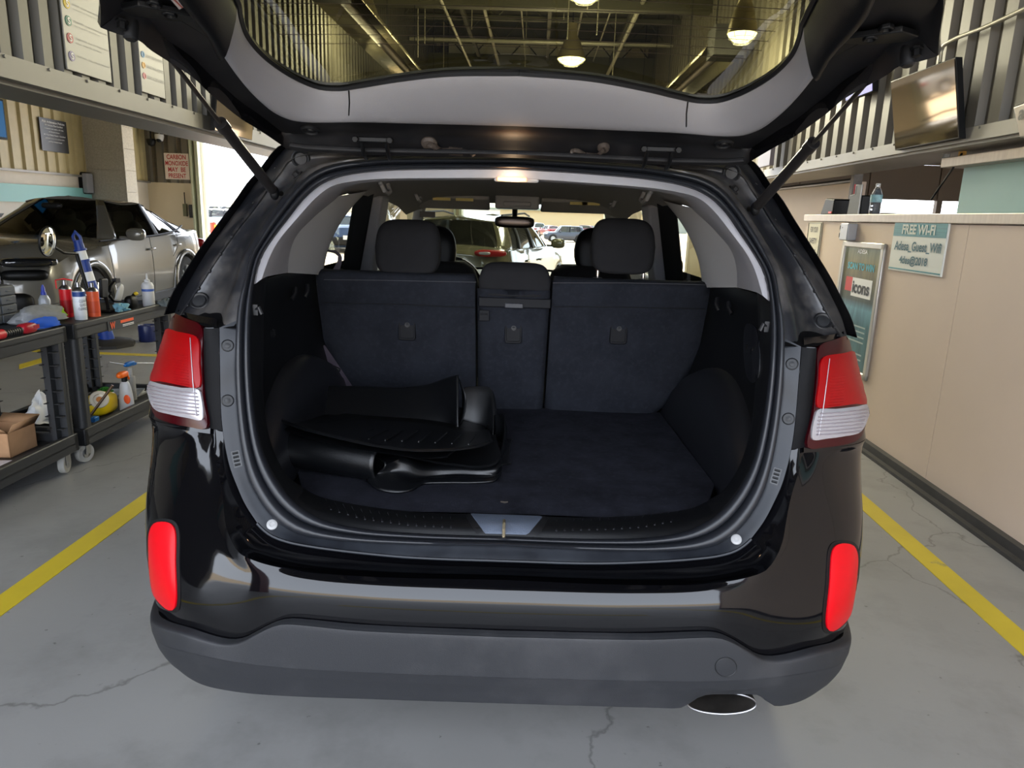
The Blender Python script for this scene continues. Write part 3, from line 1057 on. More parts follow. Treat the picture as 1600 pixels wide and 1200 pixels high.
# ribs of the clear lens
rib = MB()
for i in range(7):
    y0 = 606 + i * 5.6
    q = []
    for s in np.linspace(0, 1, 9):
        a = 243 + i * 1.6 + s * (72 + i * .3)
        q.append(hitp(CNB, min(a, 318), y0 + s * 10 - 4 * (s - .5) ** 2, .0190)[0])
    rib.tube(q, .0016, n=6)
edge = MB().tube([hitp(CNB, a, b, .0195)[0] for a, b in [(308, 530), (309, 560), (311, 600), (315, 650)]], .0010, n=6)
rr_ = MB()
for i in range(11):
    q = [hitp(CNB, a, 556 + i * 4.4 + (a - 280) * .12, .0198)[0] for a in (282, 290, 298, 304)]
    rr_.tube(q, .0007, n=5)
for sgn in (0, 1):
    g = (lambda m: m) if sgn == 0 else (lambda m: m.flipx())
    tl = obj('tail_lamp', g(t_base), M['redd'], suv, smooth=60)
    obj('red_lens', g(t_red), M['redl'], tl, smooth=60)
    obj('clear_lens', g(t_clr), M['clr'], tl, smooth=60)
    obj('lens_rib', g(rib), mat('rib_grey', (150, 140, 146), 0.3, metal=.4), tl)  # plain grey, slightly metallic lens ribs
    obj('lens_edge', g(edge), M['clr'], tl)
    obj('lamp_reflector_rib', g(rr_), mat('deep_red', (140, 0, 6), .3), tl)
# bolts in the grey flange and white screws
for a, b in ((355.6, 540), (355.6, 626)):
    p, nn = hitp(FLB, a, b, 0)
    fb = MB().lathe([(.0150, .0005), (.0125, .002), (.0115, -.004), (.006, -.003), (.006, .003), (.0005, .004)], p, nn, n=20)
    pair('lamp_bolt', fb, M['rubberd'], suv)
p, nn = hitp(FLB, 425, 820, 0)
for sg in (1, -1):
    m = MB().lathe([(.0125, -.002), (.0125, .003), (.010, .0045), (.0055, .0045), (.005, .003), (.0005, .003)], p, nn, n=20)
    if sg < 0:
        m = m.flipx()
    obj('screw_cap', m, mat('screw_white', (150, 150, 150), .4) if 'screw_white' not in bpy.data.materials else bpy.data.materials['screw_white'], suv)
# ribbed drain gaps beside the bumper
dg = MB()
q = [(334, 712), (352, 706), (361, 732), (343, 739)]
dg.merge(patch(FLB, [(360, 706), (373, 703), (379, 728), (366, 732)], off=.001, dome=0, n=24, K=2, sharp=True))
for i in range(4):
    a, nn = hitp(FLB, 363 + i * 1.2, 709 + i * 6, .003)
    b, _ = hitp(FLB, 372 + i * 1.2, 707 + i * 6, .003)
    dg.tube([a, b], .0025, n=6)
pair('drain_slot', dg, mat('gap_black', (4, 4, 5), .25), suv)

# ---- interior
def Xw(z):
    return .715 - .33 * max(0, z - 1.24)


fW = lambda p: abs(p[0]) - Xw(p[2])
TIu = px([(418, 432), (430, 400), (444, 374), (470, 344), (508, 306), (530, 293), (560, 287), (600, 283), (700, 281), (800, 281)], fY(.07))
SIu = [p for p in nsi if p[2] > 1.262]
W1 = px([(450, 426), (452, 400), (460, 374), (490, 340), (530, 306)], fW) + [W([-.54, 1.0, 1.575]), W([-.35, .9, 1.60]), W([0, .8, 1.60])]
tr = MB().loft([SIu, [p + W([0, .012, 0]) for p in SIu], [p + W([0, -.004, 0]) for p in cr(TIu, 30)], W1], n=60, m=3)
obj('opening_trim', tr.mir(), M['gtrim'], suv, smooth=50,merge=True)
W1b = px([(450, 426), (452, 400), (460, 374), (490, 340), (530, 306)], fW)
W2 = px([(504, 430), (512, 392), (524, 363), (545, 330), (575, 297)], fW)
w2o = [p + W([-.07, .03, 0]) for p in W2]
for sgn in (0, 1):
    g = (lambda m: m) if sgn == 0 else (lambda m: m.flipx())
    obj('pillar_trim', g(MB().loft([W1b, [(a + b) / 2 + W([.012, 0, 0]) for a, b in zip(cr(W1b, 20), cr(W2, 20))], W2, w2o], n=30, m=3)), M['gtrimd'], suv, smooth=50)
# black side trim of the boot
TIl = px([(474, 762), (450, 744), (430, 710), (418, 670), (412, 620), (412, 540), (413, 480), (418, 432)], fY(.10))
SIl = [p for p in nsi if p[2] < 1.29]
kk = int(np.argmin([abs(p[0] - SI[4][0]) + abs(p[2] - SI[4][2]) for p in SIl]))
SIl = SIl[kk:]
W3 = [W([-.615, .46, .722]), W([-.645, .49, .76]), W([-.68, .5, .85]), W([-.70, .51, .95]), W([-.71, .53, 1.05]), W([-.712, .56, 1.15]), W([-.708, .62, 1.262])]
W4 = [W([-.62, 1.34, .722]), W([-.66, 1.32, .8]), W([-.70, 1.30, .95]), W([-.72, 1.26, 1.05]), W([-.722, 1.22, 1.15]), W([-.712, 1.16, 1.262])]
W5 = [p + W([-.06, .02, 0]) for p in W4]
stt = MB().loft([SIl, [p + W([0, .012, 0]) for p in SIl], TIl, W3, W4, W5], n=50, m=3)
STB = stt.bvh()
ribs_l = []
for a0, b0, a1, b1_ in ((459, 450, 453, 468), (478, 445, 474, 464)):
    p, _ = hitp(STB, a0, b0, .004)
    q, _ = hitp(STB, a1, b1_, .004)
    ribs_l.append(MB().tube([p, (p + q) / 2 + W([.006, 0, 0]), q], .008, n=8))
hk = MB()
p, nn = hitp(STB, 397, 484, 0.003)
hk.box(p, (.016, .012, .026)).tube([p, p + W([.012, -.006, .006]), p + W([.018, -.006, -.010])], .005)
p2, _ = hitp(STB, 424, 500, 0.0)
hole = MB().lathe([(.014, -.001), (.014, .004), (.009, .004), (.009, -.002)], p2 + W([.0, .0, -.04]), (1, -.3, 0), n=16)
arch = MB()
rws = []
for y in np.linspace(.40, 1.30, 19):
    h = .27 * max(0, math.sin(math.pi * min(1, max(0, (y - .30) / 1.10)))) ** .7
    xi = .595 + .01 * math.sin((y - .4) * 3)
    rws.append([(-xi, y, .715), (-(xi + .012), y, .715 + .35 * h), (-(xi + .028), y, .715 + .72 * h), (-(xi + .05), y, .715 + .93 * h), (-(xi + .085), y, .715 + h), (-(xi + .14), y, .72 + h)])
arch.grid(rws)
arch.add(rws[0], [[0, 1, 2, 3, 4, 5]])
for sgn in (0, 1):
    g = (lambda m: m) if sgn == 0 else (lambda m: m.flipx())
    s_ = obj('boot_side_trim', g(stt), M['blk'], suv, smooth=50)
    for r_1 in ribs_l:
        obj('trim_rib', g(r_1), M['arch'], s_)
    obj('bag_hook', g(hk), M['rubberd'], s_)
    obj('trim_hole', g(hole), M['rubberd'], s_)
    obj('wheel_arch_cover', g(arch), M['arch'], suv, smooth=50)
# recessed storage pocket on the right side trim
STR = stt.flipx().bvh()
obj('storage_pocket', patch(STR, [(1167, 506), (1180, 509), (1187, 540), (1185, 590), (1178, 599), (1168, 590)], off=.002, dome=.002, n=30, K=3), M['arch'], suv)
p, nn = hitp(STR, 1180, 549)
obj('pocket_knob', MB().lathe([(.013, 0), (.013, .008), (.009, .012), (.0005, .012)], p, nn, n=18), M['rubberd'], suv)
# rear sill
SCt = [U(787, 803, z=.728), U(720, 803, z=.728), U(640, 799, z=.728), U(560, 789, z=.728), U(500, 776, z=.728), U(474, 763, z=.726)]
SCt[0][0] = 0
SIb = [p for p in nsi[:40]]
kk2 = int(np.argmin([abs(p[0] - SI[4][0]) + abs(p[2] - SI[4][2]) for p in nsi]))
SIb = list(nsi[:kk2 + 1])
sb = cr(SIb, 40)
sc1 = [a * .85 + b * .15 + W([0, 0, .012]) for a, b in zip(sb, cr(SCt, 40))]
sc2 = [a * .5 + b * .5 + W([0, 0, .012]) for a, b in zip(sb, cr(SCt, 40))]
sill = MB().loft([SIb, sc1, sc2, SCt, [p + W([0, .03, -.02]) for p in SCt]], n=50, m=3).mir()
SLB = sill.bvh()
so_ = obj('sill_trim', sill, M['blk'], suv, smooth=50)
gr = MB()
for i in range(15):
    for sd in (0, 1):
        a = 508 + i * 14 if sd == 0 else 870 + i * 13.5
        dx_ = -9 + i * .6 if sd == 0 else (i + 1) * .7
        top = np.interp(a, [474, 560, 640, 720, 870, 960, 1010, 1080], [770, 795, 806, 809, 812, 810, 806, 796])
        bot = np.interp(a, [474, 560, 640, 720, 870, 960, 1010, 1080], [787, 811, 821, 825, 829, 827, 824, 812])
        q0, _ = hitp(SLB, a, top, .0005)
        q1, _ = hitp(SLB, a - dx_, bot, .0005)
        gr.tube([q0, q1], .0014, n=5)
        gr.ell(q1, (.0028, .0028, .002), n=8, m=5)
obj('grip_rib', gr, mat('rib_black', (30, 31, 35), .4), so_)
rec = patch(SLB, [(726, 803), (858, 807), (842, 838), (745, 836)], off=.001, dome=0, n=40, K=3, sharp=True)
obj('recess_surround', rec, M['rubberd'], so_)
rec = patch(SLB, [(736, 804), (848, 808), (824, 836), (758, 834)], off=.003, dome=0, n=40, K=3, sharp=True)
rco = obj('latch_recess', rec, mat('recess_sky_reflection', (88, 96, 110), .28, bump=.5, bscale=500, metal=.2), so_)  # blue-grey base colour paints the sky's reflection on the black plastic
s0, _ = hitp(SLB, 787, 835, .004)
obj('latch_striker', MB().tube([s0 + W([0, 0, -.01]), s0 + W([0, 0, .012]), s0 + W([0, .010, .022]), s0 + W([0, .028, .022]), s0 + W([0, .036, .012]), s0 + W([0, .036, -.01])], .0042, n=8), mat('brass_steel', (205, 190, 160), .25, metal=.9), so_)
# carpet
ca = MB()
rws = []
for y, z in ((.27, .716), (.30, .722), (.34, .724), (.50, .724), (.515, .7225), (.53, .7235), (.9, .722), (1.30, .721)):
    hw = .60 if y > .5 else float(np.interp(y, [.27, .34, .42, .5], [.46, .535, .575, .598]))
    rws.append([(x, y, z + .0012 * math.sin(9 * x + 5 * y)) for x in np.linspace(-hw, hw, 25)])
obj('cargo_carpet', ca.grid(rws), M['carpet'], suv, smooth=60)
obj('cargo_underfloor', MB().bx(-.62, .62, .30, 1.32, .45, .70).bx(-.72, .72, .6, 1.3, .5, .70), M['blkm'], suv)


# ---- rear seats
def seatback(name, x0t, x1t, x0b, x1b, notch_l=False, notch_r=False, top=1.245, zb=.715, band=1.115, topx=None):
    """backrest seen from behind; y leans towards the camera at the top"""
    yb = lambda z: 1.285 - .26 * (z - .72)
    def side_x(x_t, x_b, z, n):
        if not n:
            return x_t + (x_b - x_t) * max(0, (1.24 - z) / .52)
        return float(np.interp(z, [.72, .76, .86, .98, 1.12, 1.24], [x_b, x_b + (x_t - x_b) * .35, x_b + (x_t - x_b) * .82, x_b + (x_t - x_b) * .97, x_t, x_t]))
    rws = []
    zs = [zb, zb + .05, .82, .90, .98, 1.06, 1.10, band, 1.13, 1.17, 1.20, top - .02]
    for z in zs:
        a, b = side_x(x0t, x0b, z, notch_l), side_x(x1t, x1b, z, notch_r)
        y = yb(z) - (.004 if z > band else 0)
        row = []
        for t in np.linspace(0, 1, 15):
            ed = min(t, 1 - t)
            row.append((a + (b - a) * t, y + (.018 * (1 - ed / .07) ** 2 if ed < .07 else 0) - .008 * math.sin(math.pi * t), z))
        rws.append([(row[0][0], y + .14, z)] + row + [(row[-1][0], y + .14, z)])
    base = rws[-1]
    for dy, dz in ((.008, .014), (.03, .022), (.10, .020), (.15, .0)):
        rws.append([(p[0] + (.006 if i < 8 else -.006), p[1] + (dy if 0 < i < len(base) - 1 else 0), p[2] + dz) for i, p in enumerate(base)])
    m = MB().grid(rws)
    o = obj(name, m, M['seatc'], suv, smooth=60)
    return o, yb


def latch_plate(par, cx, cy, w_=27, h_=34):
    # hinge cover plate with keyhole at image point cx,cy on the seatback plane
    f = lambda p: p[1] - (1.285 - .26 * (p[2] - .72) - .010)
    c = S(cx, cy, f)
    wd, hd_ = w_ / 2 * (c[1] + 1.44) / 1118, h_ / 2 * (c[1] + 1.44) / 1118
    m = MB()
    n = 28
    ring_ = lambda s, dy: [c + W([wd * s * math.copysign(abs(math.cos(t)) ** .25, math.cos(t)), dy, hd_ * s * math.copysign(abs(math.sin(t)) ** .25, math.sin(t))]) for t in np.linspace(0, 2 * math.pi, n, endpoint=False)]
    m.grid([ring_(1, .008), ring_(1, -.002), ring_(.94, -.0045), ring_(.82, -.0045), ring_(.78, -.002), ring_(.03, -.002)], cv=True)
    q = obj('anchor_cover', m, M['latch'], par, smooth=40)
    obj('keyhole', MB().lathe([(.0095, 0), (.0095, .002), (.006, .002), (.006, -.004), (.0005, -.004)], c + W([.001, -.003, hd_ * .45]), (0, -1, 0), n=16), M['rubberd'], q)


sl_, _ = seatback('seat_backrest', -.712, -.1365, -.60, -.130, notch_l=True)
latch_plate(sl_, 636, 515)
sr_, _ = seatback('seat_backrest', .146, .716, .143, .58, notch_r=True)
latch_plate(sr_, 966.5, 521)
sm_, _ = seatback('seat_backrest', -.128, .138, -.122, .134, top=1.16)
latch_plate(sm_, 802, 520)
# seam lines between the fabric top and the carpet panel
fS = lambda p: p[1] - (1.285 - .26 * (p[2] - .72) - .0135)
for par, pts in ((sl_, [(507, 473), (620, 475), (742, 481)]), (sr_, [(864, 479), (980, 480), (1101, 483)])):
    obj('seam', MB().tube([S(a, b, fS) for a, b in pts], .0016, n=6), M['rubberd'], par)
for par, pts in ((sl_, [(506, 437), (600, 438), (744, 441)]), (sr_, [(864, 442), (980, 442), (1104, 445)])):
    obj('stitching', MB().tube([S(a, b, fS) for a, b in pts], .0010, n=5), mat('thread', (70, 70, 74), .8), par)
# centre seat: plastic strip with release, seat belt slot
f2 = lambda p: p[1] - (1.285 - .26 * (p[2] - .72) - .012)
a_, b_ = S(748, 464, f2), S(860, 482, f2)
cs = obj('release_panel', MB().bx(a_[0], b_[0], a_[1] - .004, a_[1] + .03, b_[2], a_[2]), M['latch'], sm_, bevel=.003)
a_, b_ = S(789, 473, f2), S(817, 481, f2)
obj('release_handle', MB().bx(a_[0], b_[0], a_[1] - .014, a_[1] + .01, b_[2], a_[2]), mat('grey_handle', (44, 46, 52), .5), cs, bevel=.002)
c = S(758, 493, f2)
obj('belt_slot', MB().bx(c[0] - .022, c[0] + .016, c[1] - .002, c[1] + .01, c[2] - .02, c[2] + .02).bx(c[0] - .018, c[0] + .008, c[1] - .004, c[1] + .01, c[2] + .002, c[2] + .008), M['latch'], sm_, bevel=.002)


def headrest(name, l, r, t, b, y, depth=.11, posts=True, p=4.2, par=None, m=None, taper=.9):
    y_ = y
    c0, c1_ = U((l + r) / 2, t, y=y_), U((l + r) / 2, b, y=y_)
    hw = (U(r, (t + b) / 2, y=y_)[0] - U(l, (t + b) / 2, y=y_)[0]) / 2
    cx = (c0[0] + c1_[0]) / 2
    zc, hz = (c0[2] + c1_[2]) / 2, (c0[2] - c1_[2]) / 2
    e = MB().ell((0, 0, 0), (hw, depth / 2, hz), n=32, m=20, p=p)
    for v in e.V:
        s = (v[2] / hz)
        v[0] *= 1 - (1 - taper) * max(0, s) - .03 * max(0, -s)
        v[1] += .03 * s * abs(s)
    e.xf(None, (cx, y + depth / 2, zc))
    o = obj(name, e, m or M['seatf'], par or suv, smooth=70)
    if posts:
        for dx_ in (-.085, .085):
            obj('post', MB().cyl((cx + dx_, y + depth / 2, zc - hz - .05), (cx + dx_, y + depth / 2, zc - hz + .02), .006), M['chrome'], o)
            obj('post_guide', MB().lathe([(.022, -.01), (.022, .006), (.016, .010), (.0005, .010)], (cx + dx_, y + depth / 2, zc - hz - .028), n=16), M['blk'], o)
    return o


headrest('headrest', 583, 687, 343, 431, 1.19)
headrest('headrest', 925, 1027, 341, 429, 1.19)
headrest('headrest', 747, 862, 412, 464, 1.17, posts=False, p=5, depth=.09, taper=.86)
# button pad on top of the left backrest
c = U(712, 433, y=1.2)
obj('recline_lever', MB().box(c, (.09, .03, .022)), M['blk'], suv, bevel=.005)


def front_seat(x, l, r, t, b):
    q = MB()
    rws = []
    for z, hw, y in ((.55, .25, 2.08), (.75, .26, 2.12), (.95, .25, 2.17), (1.10, .235, 2.20), (1.19, .20, 2.24), (1.22, .15, 2.28)):
        n = 16
        rws.append([(x + hw * math.copysign(abs(math.cos(a)) ** .5, math.cos(a)), y + .06 + .08 * math.copysign(abs(math.sin(a)) ** .6, math.sin(a)), z) for a in np.linspace(0, 2 * math.pi, n, endpoint=False)])
    q.grid(rws, cv=True)
    q.F.append([len(q.V) - 16 + i for i in range(16)])
    s = obj('front_seat', q, M['seatf'], suv, smooth=60)
    obj('seat_cushion', MB().ell((x, 2.55, .62), (.26, .28, .10), n=20, m=10, p=4), M['seatf'], s, smooth=60)
    headrest('headrest', l, r, t, b, 2.30, par=s, m=M['blk'], p=3.2)


front_seat(-.40, 628, 712, 352, 427)
front_seat(.40, 898, 982, 356, 428)
# rear bench cushion, floor, doors inside
obj('rear_bench', MB().bx(-.68, .68, 1.36, 1.85, .55, .72), M['seatf'], suv, bevel=.03)
pair('door_panel', MB().bx(-.80, -.73, 1.36, 3.3, .42, 1.17), M['blk'], suv, bevel=.02)
obj('seat_belt', MB().loft([[U(541, 392, y=1.22) + W([-.10, .02, 0]), U(528, 400, y=1.25), U(514, 432, y=1.22)], [U(556, 392, y=1.22) + W([-.08, .02, 0]), U(534, 400, y=1.25), U(527, 436, y=1.22)]], n=10, m=2), mat('belt_webbing', (54, 48, 56), .7), suv)
belt = MB()
bl_ = [S(506, 545, fS) + W([-.04, 0, .0]), S(514, 560, fS) + W([-.03, -.01, 0]), S(527, 583, fS) + W([-.02, -.02, 0]), S(541, 607, fS) + W([-.01, -.03, 0])]
belt.loft([bl_, [p + W([.045, -.005, .015]) for p in bl_]], n=12, m=2)
be = obj('lap_belt', belt, mat('belt_webbing_purple', (58, 50, 60), .7), suv)
obj('belt_buckle', MB().box(bl_[2] + W([.02, -.012, .015]), (.03, .012, .035), R=rot('Y', .5)), M['blk'], be, bevel=.003)
obj('belt_tongue', MB().box(bl_[2] + W([.018, -.014, -.015]), (.014, .004, .03), R=rot('Y', .5)), M['steel'], be)

# window frames, B/C pillars
for sgn in (0, 1):
    g = (lambda m: m) if sgn == 0 else (lambda m: m.flipx())
    cp = MB()
    # black window frame of the rear door and grey B pillar, leaning with the glass
    lo, hi = W([-.735, 2.03, 1.17]), W([-.625, 1.86, 1.56])
    cp.add([lo, lo + W([-.03, .10, 0]), lo + W([-.09, .10, 0]), lo + W([-.09, 0, 0]), hi, hi + W([-.03, .08, 0]), hi + W([-.09, .08, 0]), hi + W([-.09, 0, 0])], [(0, 1, 5, 4), (1, 2, 6, 5), (2, 3, 7, 6), (3, 0, 4, 7), (0, 3, 2, 1), (4, 5, 6, 7)])
    obj('door_frame', g(cp), M['blk'], suv, bevel=.008)
    cp = MB()
    lo, hi = W([-.715, 2.14, 1.10]), W([-.615, 2.0, 1.53])
    cp.add([lo, lo + W([.01, .13, 0]), lo + W([-.08, .13, 0]), lo + W([-.08, 0, 0]), hi, hi + W([.01, .13, 0]), hi + W([-.08, .13, 0]), hi + W([-.08, 0, 0])], [(0, 1, 5, 4), (1, 2, 6, 5), (2, 3, 7, 6), (3, 0, 4, 7), (0, 3, 2, 1), (4, 5, 6, 7)])
    obj('middle_pillar', g(cp), M['gtrim'], suv, bevel=.012)
    ap = MB().tube([(-.56, 3.02, 1.55), (-.64, 3.3, 1.36), (-.72, 3.72, 1.10)], .035, n=10)
    obj('front_pillar', g(ap), M['gtrimd'], suv)
    obj('door_window', g(MB().grid([[(-.79, 1.40, 1.17), (-.79, 3.5, 1.17)], [(-.70, 1.55, 1.58), (-.70, 3.1, 1.58)]])), M['sideglass'], suv)
    tp = MB().tube([(-.70, 1.5, 1.60), (-.69, 2.2, 1.60), (-.66, 3.0, 1.57)], .03, n=8)
    obj('door_frame_top', g(tp), M['blk'], suv)
    mi = MB().ell((-1.02, 3.35, 1.16), (.10, .05, .075), n=16, m=10, p=3).box((-.90, 3.37, 1.12), (.10, .04, .03))
    q = obj('door_mirror', g(mi), M['paint'], suv, smooth=60)
    obj('mirror_glass', g(MB().ell((-1.02, 3.302, 1.16), (.085, .006, .06), n=16, m=8, p=3)), mat('mirror_surface', (150, 165, 185), .05, metal=1), q)
    # grab handles
    for yh, zz in ((1.55, 1.555), (2.55, 1.545)):
        x = -.53
        h = MB().tube([(x, yh - .08, zz + .015), (x + .012, yh - .07, zz - .015), (x + .014, yh, zz - .026), (x + .012, yh + .07, zz - .015), (x, yh + .08, zz + .015)], .009, n=8)
        h.ell((x, yh - .08, zz + .012), (.010, .012, .010)).ell((x, yh + .08, zz + .012), (.010, .012, .010))
        obj('grab_handle', g(h), M['gtrimd'], suv)
# headliner
rws = []
for y, z in ((.66, 1.585), (.8, 1.60), (1.2, 1.605), (1.8, 1.61), (2.3, 1.60), (2.7, 1.575), (3.02, 1.53)):
    rws.append([(x, y, z - .085 * (abs(x) / .66) ** 4) for x in np.linspace(-.66, .66, 21)])
obj('headliner', MB().grid(rws), M['head'], suv, smooth=60)
for sgn in (0, 1):
    rs_ = MB().loft([[W([-.66, .80, 1.47]), W([-.66, 1.2, 1.50]), W([-.66, 1.68, 1.54])], [W([-.60, .80, 1.545]), W([-.61, 1.2, 1.55]), W([-.615, 1.72, 1.555])], [W([-.56, .75, 1.60]), W([-.57, 1.2, 1.60]), W([-.58, 1.75, 1.60])]], n=16, m=3)
    obj('roof_side_lining', rs_ if sgn == 0 else rs_.flipx(), M['head'], suv, smooth=60)
# dome lamp at the opening
lf = fY(.045)
LC = S(800, 279, lf)
dl = obj('dome_lamp', MB().box(LC + W([.012, .004, -.001]), (.120, .02, .016)), M['gtrimd'], suv, bevel=.005)
obj('lamp_lens', MB().box(LC + W([0, -.008, -.002]), (.078, .012, .010)), M['lampe'], dl, bevel=.003)
ll = bpy.data.lights.new('dome_light', 'POINT')
ll.energy = .05
ll.color = (1, .7, .42)
ll.shadow_soft_size = .02
lo_ = bpy.data.objects.new('dome_light', ll)
COL.objects.link(lo_)
lo_.location = Vector(LC + W([0, -.03, -.012]))
# windscreen, visors, mirror, console, dashboard, wheel
obj('windscreen', MB().grid([[(x, y + .10 * (1 - (x / .66) ** 2), z) for x in np.linspace(-.66 - (1.6 - z) * .12, .66 + (1.6 - z) * .12, 13)] for y, z in ((3.0, 1.56), (3.25, 1.40), (3.62, 1.08))]), M['clear'], suv, smooth=60)
sunv = mat('tinted_visor_band', (60, 68, 66), .6)
for x in (-.36, .36):
    v_ = obj('sun_visor', MB().box((x, 2.86, 1.528), (.42, .18, .028), R=rot('X', -.35)), M['head'], suv, bevel=.01)
    obj('warning_sticker', MB().box((x - .06 * (1 if x < 0 else 0), 2.765, 1.540), (.10, .002, .016)).box((x + .07, 2.765, 1.540), (.10, .002, .016)), mat('cream_sticker', (214, 196, 120), .6), v_)
obj('overhead_console', MB().box((0.01, 2.86, 1.535), (.25, .24, .075)).box((0.01, 2.74, 1.525), (.16, .02, .03)), M['gtrimd'], suv, bevel=.012)
mc = U(804, 347, y=2.92)
rm = obj('interior_mirror', MB().ell(mc, (.118, .022, .034), n=24, m=12, p=4), M['blk'], suv, smooth=60)
obj('mirror_face', MB().ell(mc + W([0, -.017, 0]), (.108, .008, .026), n=24, m=8, p=4), mat('mirror_face_grey', (90, 80, 74), .25, metal=.6), rm, smooth=60)
obj('mirror_stem', MB().tube([mc + W([0, .01, .01]), mc + W([0, .03, .05]), mc + W([0, .05, .10])], .016), M['blk'], rm)
obj('dashboard', MB().grid([[(x, y, z + .02 * math.cos(x * 3)) for x in np.linspace(-.74, .74, 15)] for y, z in ((2.95, .7), (2.95, .98), (3.02, 1.03), (3.3, 1.06), (3.66, 1.07))]).bx(-.08, .08, 2.3, 3.0, .45, .72), M['blk'], suv, smooth=60)
wc = W([-.38, 2.80, 1.03])
R_ = rot('X', -.45)
sw = MB().tube([wc + R_ @ W([.19 * math.cos(t), 0, .19 * math.sin(t)]) for t in np.linspace(0, 2 * math.pi, 40, endpoint=False)], .016, n=8, closed=True)
sw.ell(wc, (.07, .04, .06), n=16, m=8).tube([wc + R_ @ W([-.18, 0, 0]), wc, wc + R_ @ W([.18, 0, 0])], .012)
obj('steering_wheel', sw, M['blk'], suv)
# toll tag behind the windscreen
obj('toll_tag', MB().box(U(668, 335, y=3.05), (.095, .008, .034)), mat('dark_tag', (62, 52, 44), .5), suv)

# ---- exhaust tip
ex = MB()
ec = W([.522, .045, .362])
rws = []
for d, s in ((.14, .92), (.02, 1.0), (-.012, 1.0), (-.016, .97), (-.012, .93), (.10, .86)):
    rws.append([ec + W([.083 * s * math.cos(t), d, .030 * s * math.sin(t) + .012 * d]) for t in np.linspace(0, 2 * math.pi, 36, endpoint=False)])
ex.grid(rws, cv=True)
exo = obj('exhaust_tip', ex, M['dsteel'], suv, smooth=60)
obj('exhaust_pipe', MB().cyl(ec + W([0, .10, 0]), ec + W([0, .5, .02]), .028), M['dsteel'], exo)
obj('tip_rim', MB().tube([ec + W([.082 * math.cos(t), -.015, .029 * math.sin(t)]) for t in np.linspace(0, 2 * math.pi, 36, endpoint=False)], .0022, n=6, closed=True), M['steel'], exo)

# ================= liftgate (raised)
def fh(off=0.0):
    return lambda p: p[2] - (1.655 + .2 * (.45 - p[1]) + off)


def hz(x, y, off=0.0):
    return W([x, y, 1.655 + .2 * (.45 - y) + off])


H1a = px([(787, 113), (700, 115), (620, 124), (560, 134), (530, 138), (500, 136), (470, 125), (440, 108), (410, 85), (385, 55), (374, 25), (371, 5)], fh(.03))
H2a = px([(787, 190), (650, 186), (545, 182), (480, 182), (455, 180), (430, 170), (400, 145), (370, 110), (339, 67)], fh(-.005))
H2a[-1] = H2a[-1]
H3a = px([(787, 203), (650, 200), (545, 197), (480, 205), (440, 205), (400, 180), (345, 130), (300, 95), (262, 60), (238, 8)], fh(-.012))
H4a = px([(787, 246), (600, 243), (500, 238), (465, 236), (448, 233), (440, 227), (400, 200), (380, 188), (330, 148), (300, 120), (235, 78), (215, 62), (180, 52), (157, 43)], fh(-.045))
H1b = [H1a[-1], hz(-.455, -.26, .03), hz(-.43, -.36, .03), hz(-.36, -.42, .03), hz(-.15, -.445, .03), hz(0, -.45, .03)]
H2b = [H2a[-1], hz(-.525, -.14, -.01), hz(-.50, -.32, -.02), hz(-.42, -.48, -.02), hz(-.2, -.54, -.02), hz(0, -.55, -.02)]
H3b = [H3a[-1], hz(-.60, -.26, -.02), hz(-.56, -.38, -.03), hz(-.48, -.54, -.03), hz(-.3, -.66, -.03), hz(0, -.67, -.03)]
H4b = [H4a[-1], S(157, 15, fh(-.045)), S(153, -30, fh(-.045)), S(150, -100, fh(-.045)), hz(-.50, -.62, -.04), hz(-.3, -.76, -.03), hz(0, -.77, -.03)]
hatch = obj('liftgate', MB().loft([H2a, H3a, [a * .55 + b * .45 + W([0, 0, .014]) for a, b in zip(cr(H3a, 60), cr(H4a, 60))], [a * .2 + b * .8 + W([0, 0, .004]) for a, b in zip(cr(H3a, 60), cr(H4a, 60))], H4a], n=90, m=3)
            .loft([H2b, H3b, [(a + b) / 2 + W([0, 0, .01]) for a, b in zip(cr(H3b, 40), cr(H4b, 40))], H4b], n=50, m=3).mir(), M['hatchframe'], suv, smooth=50)
hfb = MB().loft([H2a, H3a, [a * .55 + b * .45 + W([0, 0, .014]) for a, b in zip(cr(H3a, 60), cr(H4a, 60))], [a * .2 + b * .8 + W([0, 0, .004]) for a, b in zip(cr(H3a, 60), cr(H4a, 60))], H4a], n=90, m=3).mir().bvh()
# outer skin
up = lambda pts, d: [p + W([0, 0, d]) for p in pts]
ins = lambda pts, s, d: [p * W([s, 1, 1]) + W([0, 0, d]) for p in pts]
obj('outer_skin', MB().loft([H4a, ins(H4a, .995, .022), ins(H3a, .98, .042), ins(H2a, 1.0, .036), up(H1a, .012)], n=80, m=2).loft([H4b, ins(H4b, .995, .022), ins(H3b, .98, .05), ins(H2b, 1.0, .04), up(H1b, .012)], n=50, m=2).mir(), M['paint'], hatch, smooth=60,merge=True)
